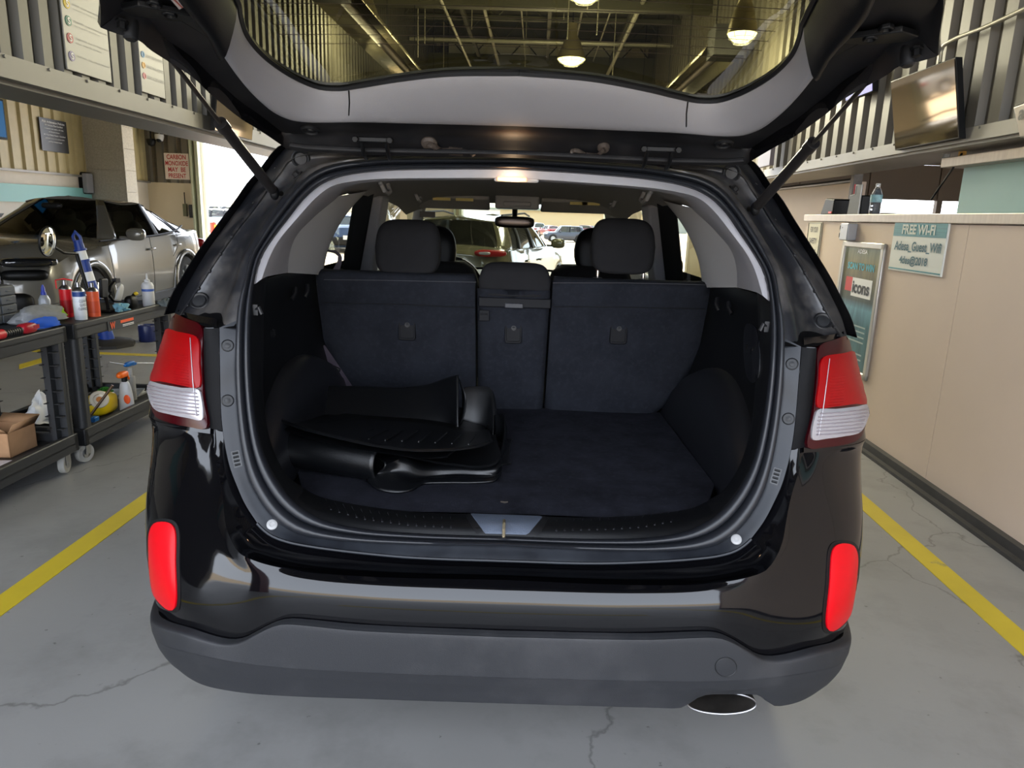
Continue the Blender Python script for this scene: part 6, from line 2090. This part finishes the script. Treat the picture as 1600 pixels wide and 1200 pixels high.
LU = -2.36   # face of the left ribs
p1 = UB(95, 0, u=LU); p2 = UB(103, 108, u=LU); p3 = UB(173, 131, u=LU)
v0, v1, z0 = p2[1], p3[1], p2[2]
t = plate('notice_board', 'tall white notice with yellow, green, red and violet S roundels high on the left wall', 'sign', LU, v0, v1, z0, z0 + .62, sgw)
for i, (zc, col_, tx) in enumerate(((.315, (206, 178, 40), 'SHINE - Clean your workplace as a\ncompletely in set cleaning frequency'), (.235, (40, 110, 90), 'STRAIGHTEN - Arrange all necessary items so that\nthey can be easily selected for use.'), (.155, (170, 60, 70), 'STANDARDIZE - Standardize the best practices in\nthe work areas'), (.07, (120, 110, 150), 'SUSTAIN - "Do without being told"'))):
    zz = z0 + zc
    obj('roundel', MB().lathe([(.024, 0), (.024, .003), (.001, .003)], (LU + .008, v0 + .045, zz), (1, 0, 0), n=24), mat('roundel_%d' % i, col_, .5), t, frame='b')
    text('S', t, white_t, (LU + .0125, v0 + .045, zz), (0, 1, 0), UPZ, .02, .032, frame='b', bold=.02)
    text(tx.split('\n')[0], t, grey_t, (LU + .0095, v0 + .235, zz + .008), (0, 1, 0), UPZ, .29, .011, frame='b', bold=.01)
    if '\n' in tx:
        text(tx.split('\n')[1], t, grey_t, (LU + .0095, v0 + .20, zz - .012), (0, 1, 0), UPZ, .22, .009, frame='b')
q1 = UB(216, 67, u=LU); q2 = UB(220, 143, u=LU); q3 = UB(257, 156, u=LU)
v0, v1, z0 = q2[1], q3[1], q2[2]
t = plate('notice_board', 'smaller white notice with blue, orange and pink roundels beside the liftgate corner', 'sign', LU, v0, v1, z0, q1[2] + .12, sgw)
for i, (zc, col_, tx) in enumerate(((.215, (70, 130, 180), "DON'T CREATE A DEFECT"), (.155, (220, 170, 90), "DON'T PASS A DEFECT"), (.095, (200, 120, 130), "DON'T ACCEPT A DEFECT"))):
    zz = z0 + zc
    obj('roundel', MB().lathe([(.018, 0), (.018, .003), (.012, .003), (.012, .001), (.001, .001)], (LU + .008, v0 + .04, zz), (1, 0, 0), n=24), mat('roundelb_%d' % i, col_, .5), t, frame='b')
    text(tx, t, grey_t, (LU + .0095, v0 + .175, zz), (0, 1, 0), UPZ, .20, .018, frame='b', bold=.01)
# carbon monoxide sign on the far wall
yv = V1 - .05
a, b = UB(256, 239, v=yv), UB(297, 281, v=yv)
t = root('warning_sign', ((a[0] + b[0]) / 2, yv, (a[2] + b[2]) / 2), 'white sign with red lettering about carbon monoxide by the left doorway', 'sign', frame='b')
w_, h2 = (b[0] - a[0]), abs(a[2] - b[2])
obj('panel', MB().bx(-w_ / 2, w_ / 2, -.01, 0, -h2 / 2, h2 / 2), mat('co_sign_white', (222, 208, 196), .5), t, local=True)
for i, tx in enumerate(('CARBON', 'MONOXIDE', 'MAY  BE', 'PRESENT')):
    text(tx, t, red_t, ((a[0] + b[0]) / 2, yv - .012, (a[2] + b[2]) / 2 + h2 * (.36 - .24 * i)), (1, 0, 0), UPZ, w_ * (.78 if i == 0 else .92 if i == 1 else .72), h2 * .18, frame='b', bold=.02)
# black policy board on the left bay wall
a, b = UB(59, 183, u=-9.0), UB(107, 241, u=-9.0)
lv0, lv1, lz1, lz0 = a[1], b[1], (a[2] + UB(101, 190, u=-9.0)[2]) / 2, (UB(63, 234, u=-9)[2] + b[2]) / 2
t = plate('policy_board', 'black board with white policy lettering on the wall above the silver car', 'sign', -8.99, lv0, lv1, lz0, lz1, mat('board_black', (24, 22, 22), .35))
hh = lz1 - lz0
ww = lv1 - lv0
for i, (tx, sz, wf) in enumerate((('P&R Arbitration Policies', .085, .82), ('All Vehicles Plus Certified', .06, .66), ('covered for two weeks or 1K miles', .05, .7), ('to the purchaser', .05, .4), ('All Plus Policy Dealer Certified', .06, .8), ('arbitration can be made anytime within', .05, .7), ('policy statement', .05, .5))):
    text(tx, t, white_t, (-8.978, (lv0 + lv1) / 2, lz1 - hh * (.10 + .10 * i)), (0, 1, 0), UPZ, ww * wf, hh * sz * .8, frame='b', bold=.015)
# blue screen cut by the frame at far left
a, b = UB(-18, 150, u=-7.2), UB(13, 219, u=-7.2)
t = root('wall_screen', (-7.2, (a[1] + b[1]) / 2, (a[2] + b[2]) / 2), 'blue screen at the left edge, hung in the next bay', 'screen', frame='b')
sw_, sh_ = abs(b[1] - a[1]) / 2, abs(a[2] - b[2]) / 2
obj('housing', MB().bx(-.05, 0, -sw_, sw_, -sh_, sh_), M['blk'], t, local=True, bevel=.01)
obj('display', MB().bx(0, .004, -sw_ + .03, sw_ - .03, -sh_ + .03, sh_ - .03), mat('blue_display', (20, 74, 120), .3, emit=(24, 84, 130), estr=.12), t, local=True)
obj('bracket', MB().cyl((-.03, 0, sh_), (-.03, 0, 5.2 - (a[2] + b[2]) / 2), .03), M['dark'], t, local=True)
# loudspeaker on the column
a = UB(127, 286, u=-7.8)
t = root('wall_speaker', tuple(UB(127, 286, v=13.05)), 'black and grey box speaker beside the block column', 'speaker', frame='b')
obj('cabinet', MB().box((0, 0, 0), (.34, .25, .42)), M['blk'], t, local=True, bevel=.04)
obj('side_cheek', MB().box((.15, -.02, 0), (.10, .22, .38)), mat('speaker_grey', (150, 152, 158), .4), t, local=True, bevel=.02)
# dome cameras and conduit on the far wall
for i, (a_, b_, lb, col_) in enumerate(((236, 221, 'small black dome camera hanging from a thin rod on the far wall', M['blk']), (249, 214, 'white dome camera on a bracket above the red warning sign', M['white']))):
    p_ = UB(a_, b_, v=V1 - .26)
    t = root('dome_camera', tuple(p_), lb, 'camera', frame='b')
    obj('housing', MB().lathe([(.001, -.11), (.07, -.08), (.10, 0), (.10, .05), (.04, .06)], n=20), col_, t, local=True, smooth=50)
    obj('stem', MB().cyl((0, 0, .05), (0, 0, .6), .014).cyl((0, 0, .58), (0, .16, .58), .014), col_, t, local=True)
    if i:
        obj('lens_dome', MB().ell((0, -.03, -.07), (.06, .06, .05)), M['blk'], t, local=True)
p_ = UB(301, 330, v=V1 - .05)
t = root('electrical_box', tuple(p_), 'dark switch box with a conduit on the wall beside the left doorway', 'electrical box', frame='b')
obj('box_housing', MB().box((0, -.04, 0), (.10, .08, .30)), M['dark'], t, local=True, bevel=.005)
obj('second_box', MB().box((-.16, -.03, .02), (.08, .06, .28)), mat('olive_box', (96, 96, 70), .5), t, local=True)
obj('conduit', MB().cyl((-.16, -.02, .15), (-.16, -.02, .42), .012), M['dsteel'], t, local=True)
# tilted screen further on the left beam
a, b = UB(345, 155, u=-2.25), UB(395, 218, u=-2.25)
def tv(label, u0, bl, br, tl, tr, mt, side):
    """screen from its four corners: the lower edge stands off the wall at u0, the top leans out"""
    B0, B1_ = UB(*bl, u=u0), UB(*br, u=u0)
    T0_, T1_ = UB(*tl, v=B0[1]), UB(*tr, v=B1_[1])
    zb_ = (B0[2] + B1_[2]) / 2
    zt_ = (T0_[2] + T1_[2]) / 2
    ut = (T0_[0] + T1_[0]) / 2
    t = root('television', (u0, (B0[1] + B1_[1]) / 2, zb_), label, 'television', frame='b')
    hv = (B1_[1] - B0[1]) / 2
    q = [W([0, -hv, 0]), W([0, hv, 0]), W([ut - u0, hv, zt_ - zb_]), W([ut - u0, -hv, zt_ - zb_])]
    back = W([side * .035, 0, 0])
    obj('screen_panel', MB().prism(q, back), M['blk'], t, local=True, bevel=.003)
    c_ = sum(q) / 4
    q2 = [c_ + (p - c_) * (1, .975, .965) - W([side * .002, 0, 0]) for p in q]
    obj('display', MB().prism(q2, W([side * .001, 0, 0])), mt, t, local=True)
    obj('wall_mount', MB().box(c_ + W([side * .07, 0, 0]), (.10, .2, .16)), M['dark'], t, local=True)
    return t


dispm = mat('glossy_dark_screen', (150, 136, 116), .05, metal=.85)
tv('television hung above the left beam near the gas strut, showing reflections', -2.28, (335, 202), (394, 221), (338, 148), (398, 172), dispm, -1)
tv('large television mounted on the right ribbed wall, reflecting the cars outside', 2.24, (1398, 236), (1499, 215), (1391, 128), (1494, 88), dispm, 1)
tv('small violet-lit screen behind the right gas strut on the ribbed wall', 2.22, (1322, 153), (1363, 148), (1322, 108), (1362, 96), mat('violet_display', (120, 120, 200), .3, emit=(120, 120, 210), estr=.08), 1)
# thin shielded object: dark post by the liftgate at right
p_ = UB(1199, 245, u=2.2)
obj('hanging_panel', MB().bx(2.16, 2.20, p_[1] - .22, p_[1] + .16, 1.99, 2.75), mat('violet_grey_panel', (110, 104, 112), .4), frame='b', label='narrow grey panel fixed on the right ribbed wall beside the liftgate edge', cat='panel', bevel=.004)

# =================================================================== COUNTER AND SIGNS, RIGHT
RU = 2.33
a, b = UB(1401, 346, u=RU), UB(1473, 432, u=RU)
va, vb = 3.325, 2.708
t = root('wifi_sign', (RU, (va + vb) / 2, 1.353), 'white and teal sign with the guest wi-fi name and password on the counter wall', 'sign', frame='b')
obj('panel', MB().bx(-.012, 0, (vb - va) / 2, (va - vb) / 2, -.152, .152), mat('wifi_white', (214, 216, 208), .4), t, local=True, bevel=.002)
obj('teal_header', MB().bx(-.0135, -.012, (vb - va) / 2 + .006, (va - vb) / 2 - .006, .062, .146).bx(-.0135, -.012, (vb - va) / 2 + .006, (va - vb) / 2 - .006, -.142, -.134), mat('wifi_teal', (60, 130, 136), .4, var=.25, vscale=30, stretch=(1, .2, 6)), t, local=True)
txd = mat('wifi_text', (34, 88, 100), .5)
text('FREE WI-FI', t, mat('pale_header_text', (206, 214, 206), .5), (RU - .0145, 3.02, 1.353 + .104), (0, -1, 0), UPZ, .38, .058, frame='b', bold=.03)
text('Adesa_Guest_Wifi', t, txd, (RU - .0135, 3.01, 1.353 - .0), (0, -1, 0), UPZ, .54, .065, frame='b', bold=.025)
text('4des@2018', t, txd, (RU - .0135, 3.03, 1.353 - .085), (0, -1, 0), UPZ, .33, .062, frame='b', bold=.025)
# poster in a silver frame
v_a, v_b, zp0, zp1 = 4.06, 3.40, .44, 1.36
vc_ = (v_a + v_b) / 2
t = root('poster_frame', (RU, vc_, (zp0 + zp1) / 2), 'tall silver snap frame holding a colourful prize poster on the counter wall', 'poster', frame='b')
pw, ph = (v_a - v_b) / 2, (zp1 - zp0) / 2
def posterm():
    m = mat('poster_print', (96, 112, 84), .3)
    nt = m.node_tree
    b = nt.nodes['Principled BSDF']
    co = [n for n in nt.nodes if n.type == 'TEX_COORD'][0]
    sx = nt.nodes.new('ShaderNodeSeparateXYZ')
    nt.links.new(co.outputs['Object'], sx.inputs[0])
    mr = nt.nodes.new('ShaderNodeMapRange')
    mr.inputs['From Min'].default_value = -ph
    mr.inputs['From Max'].default_value = ph
    nt.links.new(sx.outputs['Z'], mr.inputs[0])
    rp = nt.nodes.new('ShaderNodeValToRGB')
    rp.color_ramp.interpolation = 'LINEAR'
    cols = [(0, (52, 96, 104)), (.38, (60, 104, 112)), (.5, (104, 150, 168)), (.56, (66, 78, 74)), (.7, (92, 88, 56)), (.84, (116, 110, 60)), (1, (98, 118, 96))]
    el = rp.color_ramp.elements
    el[0].position, el[0].color = 0, lc(*cols[0][1])
    el[1].position, el[1].color = 1, lc(*cols[-1][1])
    for p_, c_ in cols[1:-1]:
        e = el.new(p_)
        e.color = lc(*c_)
    nt.links.new(mr.outputs[0], rp.inputs[0])
    nz = nt.nodes.new('ShaderNodeTexNoise')
    nz.inputs['Scale'].default_value = 9
    mp = nt.nodes.new('ShaderNodeMapping')
    mp.inputs['Scale'].default_value = (1, 3, .6)
    nt.links.new(co.outputs['Object'], mp.inputs[0])
    nt.links.new(mp.outputs[0], nz.inputs[0])
    mx = nt.nodes.new('ShaderNodeMixRGB')
    mx.blend_type = 'OVERLAY'
    mx.inputs[0].default_value = .7
    nt.links.new(rp.outputs[0], mx.inputs[1])
    nt.links.new(nz.outputs[0], mx.inputs[2])
    nt.links.new(mx.outputs[0], b.inputs['Base Color'])
    return m


obj('poster_sheet', MB().bx(-.008, 0, -pw + .03, pw - .03, -ph + .03, ph - .03), posterm(), t, local=True)
fr_ = MB()
for sg in (-1, 1):
    fr_.bx(-.022, 0, sg * pw, sg * (pw - .045), -ph, ph)
    fr_.bx(-.022, 0, -pw, pw, sg * ph, sg * (ph - .04))
obj('frame', fr_, mat('satin_aluminium', (190, 186, 178), .3, metal=.6), t, local=True, bevel=.006)
cyan_t = mat('cyan_print', (86, 178, 196), .5)
text('ADESA', t, white_t, (RU - .009, vc_, 1.295), (0, -1, 0), UPZ, .16, .03, frame='b', bold=.03)
text('SCAN TO WIN', t, cyan_t, (RU - .009, vc_, 1.19), (0, -1, 0), UPZ, .42, .05, frame='b', bold=.04)
obj('badge_white', MB().bx(-.0095, -.008, -.21, .10, .08, .21), white_t, t, local=True)
obj('badge_red', MB().bx(-.0097, -.008, .10, .21, .11, .21), mat('badge_red', (206, 70, 70), .5), t, local=True)
text('icons', t, mat('icons_black', (34, 32, 34), .5), (RU - .0105, vc_ - .05, 1.045), (0, -1, 0), UPZ, .27, .085, frame='b', bold=.03)
for k in range(6):
    zz = .78 - .035 * k - (.05 if k > 3 else 0)
    obj('text_line', MB().bx(-.009, -.008, -.20, .20 - .03 * (k % 3), zz - .90 - .004, zz - .90 + .006), mat('poster_line', (160, 176, 176), .5) if k == 0 else bpy.data.materials['poster_line'], t, local=True)
# long narrow safety sign
v_a, v_b = 4.82, 4.53
t = root('safety_sign', (RU, (v_a + v_b) / 2, 1.20), 'narrow upright sign asking drivers to drive safely, left of the poster', 'sign', frame='b')
obj('panel', MB().bx(-.01, 0, -.145, .145, -.29, .29), mat('safety_cream', (206, 200, 178), .5), t, local=True, bevel=.008)
obj('border', MB().tube([(-.011, .135, -.28), (-.011, .135, .28), (-.011, -.135, .28), (-.011, -.135, -.28)], .003, n=5, closed=True), M['dark'], t, local=True)
for i, tx in enumerate(('FOR YOUR', 'SAFETY', 'AND OURS', 'PLEASE', 'DO NOT DRIVE', 'FAST')):
    text(tx, t, mat('safety_text', (70, 66, 60), .5) if i == 0 else bpy.data.materials['safety_text'], (RU - .0115, (v_a + v_b) / 2, 1.43 - i * .09), (0, -1, 0), UPZ, .16 if i != 4 else .21, .045, frame='b', bold=.02)
# junction box and brackets
v_ = 3.95
t = root('junction_box', (RU, v_, 1.425), 'grey metal junction box with brackets just under the counter ledge', 'junction box', frame='b')
obj('box_body', MB().box((-.035, 0, 0), (.07, .13, .12)), mat('galvanised_box', (166, 168, 172), .35, metal=.5), t, local=True, bevel=.006)
obj('bracket_set', MB().tube([(-.012, .10, .045), (-.012, .20, .045), (-.012, .20, .01), (-.012, .10, .01)], .007).tube([(-.012, .10, -.01), (-.012, .20, -.01), (-.012, .20, -.045), (-.012, .10, -.045)], .007), M['beam'], t, local=True)
obj('cover_screw', MB().lathe([(.008, 0), (.001, .003)], (-.07, .03, .03), (-1, 0, 0), n=10), M['steel'], t, local=True)
# things on the counter
p_ = UB(1366, 333, u=2.42)
t = root('water_bottle', (2.42, p_[1], 1.5505), 'clear plastic water bottle with blue-green label on the counter', 'bottle', frame='b')
pet = mat('clear_plastic', (235, 240, 245), .05, trans=.95, ior=1.2)
r_b = .038
obj('bottle_body', MB().lathe([(r_b * .9, 0), (r_b, .01), (r_b, .05), (r_b * .95, .06), (r_b, .07), (r_b, .13), (r_b * .7, .165), (.014, .185), (.014, .20)], n=28), pet, t, local=True, smooth=50)
obj('paper_label', MB().lathe([(r_b + .001, .085), (r_b + .001, .135)], n=28, cap=False), mat('bottle_label', (130, 170, 176), .4, var=.4, vscale=30), t, local=True)
obj('bottle_cap', MB().lathe([(.0155, .195), (.0155, .212), (.001, .213)], n=20), M['white'], t, local=True)
p_ = UB(1340, 335, u=2.44)
t = root('file_holder', (2.44, p_[1] + .02, 1.5505), 'black stepped document holder with white edges on the counter', 'document holder', frame='b')
hol = [(-.03, .10, 0), (-.03, -.10, 0), (-.03, -.10, .215), (-.03, .0, .215), (-.03, .0, .15), (-.03, .08, .14)]
obj('side_plate', MB().prism(hol, (.008, 0, 0)), mat('holder_dark', (52, 54, 50), .5), t, local=True)
obj('white_edge', MB().tube(hol[1:], .004, n=6), M['white'], t, local=True)
obj('case', MB().bx(-.02, .12, -.10, .06, .0, .14), M['blk'], t, local=True, bevel=.008)
p_ = UB(1306, 337, u=2.46)
t = root('card_reader', (2.46, p_[1], 1.5505), 'black sloping desk printer at the far end of the counter', 'printer', frame='b')
obj('shell', MB().prism([(-.08, .13, 0), (-.08, -.13, 0), (-.08, -.13, .12), (-.08, .05, .13)], (.20, 0, 0)), M['blk'], t, local=True, bevel=.01)
obj('red_light', MB().bx(-.085, -.08, -.11, -.05, .01, .025), mat('red_light', (190, 30, 30), .4), t, local=True)
p_ = UB(1340, 335, u=2.44)
obj('marker_pen', MB().cyl((2.43, p_[1] + .085, 1.551), (2.43, p_[1] + .09, 1.775), .006), mat('pen_red', (190, 24, 30), .4), frame='b', label='red marker pen standing in the document holder', cat='pen')
# items on the teal upstand: yellow clamps, cable, small can, monitor
p_ = UB(1503, 240, u=2.45)
t = root('spring_clamps', (2.45, p_[1], 1.8705), 'two small yellow wooden pegs clipped on the metal cap of the teal panel', 'peg', frame='b')
obj('peg', MB().box((0, .012, .05), (.02, .014, .10)), mat('wood_yellow', (206, 160, 72), .5), t, local=True)
obj('peg', MB().box((0, -.02, .05), (.02, .014, .10)), bpy.data.materials['wood_yellow'], t, local=True)
cab = [UB(1503, 240, u=2.42), UB(1492, 258, u=2.42), UB(1470, 290, u=2.47), UB(1455, 312, u=2.47)]
obj('power_cable', MB().tube(cr(cab, 20), .006, n=8), M['blk'], frame='b', label='black cable hanging diagonally across the teal panel end', cat='cable')
p_ = UB(1469, 250, u=2.45)
obj('glass_cup', MB().lathe([(.02, 0), (.024, .075), (.021, .075), (.018, .004), (.001, .004)], (2.45, p_[1] - .06, 1.8705), n=20), pet, frame='b', label='small clear cup on the metal cap at the end of the teal panel', cat='cup')
a = UB(1573, 193, u=2.20)
t = root('monitor', (2.20, a[1] - .28, 1.92), 'silver back of a computer monitor leaning in from the right edge', 'monitor', frame='b')
mon = [(0, .26, .10), (0, -.30, .15), (0, -.30, -.06), (0, .17, -.045)]
obj('back_shell', MB().prism(mon, (.05, 0, 0)), mat('monitor_silver', (120, 112, 106), .3, metal=.5), t, local=True, bevel=.008)
obj('top_edge', MB().tube([(.02, .26, .102), (.02, -.30, .152)], .012), M['blk'], t, local=True)
text('acer', t, M['blk'], (2.198, a[1] - .28 + .12, 1.975), (0, -1, 0), UPZ, .16, .045, frame='b', bold=.03)
obj('stand', MB().bx(.02, .32, -.25, -.15, -.0505, -.035).bx(.02, .05, -.25, -.15, -.05, .0), M['blk'], t, local=True)
# conduit pipes on the right ribbed wall
c1_ = [UB(1468, 98, u=2.26), UB(1472, 75, u=2.26), UB(1490, 62, u=2.26), UB(1540, 42, u=2.26), UB(1620, 5, u=2.26)]
obj('conduit_pipe', MB().tube(cr(c1_, 30), .011, n=10), M['pipe'], frame='b', label='slim bent metal conduit running up the right ribbed wall from the television', cat='pipe')

# =================================================================== HIGH BAY LAMPS AND HEATERS
lampm = mat('lamp_glass_glow', (255, 255, 210), .3, emit=(255, 250, 175), estr=2.2)
bowl = mat('lamp_bowl', (150, 140, 110), .3, metal=.6)


def lamp(t_, a_, b_, label, R0=.20):
    p_ = CAM + ray(a_, b_) * t_
    pb = MB_.T @ p_
    t = root('high_bay_lamp', (pb[0], pb[1], pb[2] - .04), label, 'lamp', 'caged lamps under the roof', frame='b')
    obj('reflector', MB().lathe([(R0, 0), (R0 * .9, .08), (R0 * .62, .22), (R0 * .4, .30), (.07, .33), (.07, .48), (.001, .48)], n=32), bowl, t, local=True, smooth=50)
    obj('glass_bowl', MB().lathe([(.001, -.085), (R0 * .5, -.07), (R0 * .85, -.025), (R0 * .97, .004)], n=32), lampm, t, local=True, smooth=60)
    cg = MB()
    for k in range(8):
        q = 2 * math.pi * k / 8
        cg.tube([(R0 * s * math.cos(q), R0 * s * math.sin(q), z) for s, z in ((1.0, .0), (.85, -.04), (.5, -.088), (.02, -.10))], .003, n=5)
    for s, z in ((.85, -.04), (.5, -.088)):
        cg.tube([(R0 * s * math.cos(q), R0 * s * math.sin(q), z) for q in np.linspace(0, 6.283, 24, endpoint=False)], .003, n=5, closed=True)
    obj('wire_guard', cg, M['steel'], t, local=True)
    obj('hanger', MB().cyl((0, 0, .47), (0, 0, 5.2 - pb[2]), .012), M['dark'], t, local=True)
    pl = bpy.data.lights.new('bay_light', 'POINT')
    pl.energy = 45
    pl.color = (1, .93, .68)
    pl.shadow_soft_size = .5
    po = bpy.data.objects.new('bay_light', pl)
    COL.objects.link(po)
    po.location = Vector(MB_ @ W([pb[0], pb[1], pb[2] - .22]))


lamp(8.0, 565, 22, 'caged high bay lamp seen through the liftgate glass at left', .19)
lamp(6.9, 1160, 46, 'caged high bay lamp seen through the liftgate glass at right', .145)
lamp(10.5, 893, 88, 'caged high bay lamp in the middle, lowest in the liftgate glass', .21)
lamp(8.2, 914, -14, 'caged high bay lamp at the top edge of the liftgate glass', .20)
for u0, v0, v1, z, lb in ((-1.78, 5.2, 13.5, 3.30, 'long tube heater with shiny hood hung along the left wall'), (1.98, 7.1, 14, 3.30, 'long tube heater with shiny hood hung along the right wall')):
    t = root('tube_heater', (u0, (v0 + v1) / 2, z), lb, 'heater', frame='b')
    hl_2 = (v1 - v0) / 2
    obj('burner_box', MB().bx(-.16, .16, -hl_2 - .35, -hl_2, -.12, .18).bx(-.08, .08, -hl_2 - .353, -hl_2 - .35, -.05, .08), M['dark'], t, local=True, bevel=.01)
    obj('heater_tube', MB().cyl((0, -hl_2, 0), (0, hl_2, 0), .05, n=16), mat('heater_tube_m', (110, 100, 84), .4, metal=.5), t, local=True)
    obj('reflector_hood', MB().grid([[(x, y, zz) for x, zz in ((-.22, -.06), (-.15, .06), (-.07, .11), (.07, .11), (.15, .06), (.22, -.06))] for y in (-hl_2, hl_2)]), mat('hood_aluminium', (214, 206, 180), .2, metal=.7), t, local=True, solid=.004)
    for k in range(5):
        y = -hl_2 + .4 + k * (2 * hl_2 - .8) / 4
        obj('hanger_chain', MB().cyl((0, y, .1), (0, y, 5.2 - z), .007, n=6), M['dark'], t, local=True)
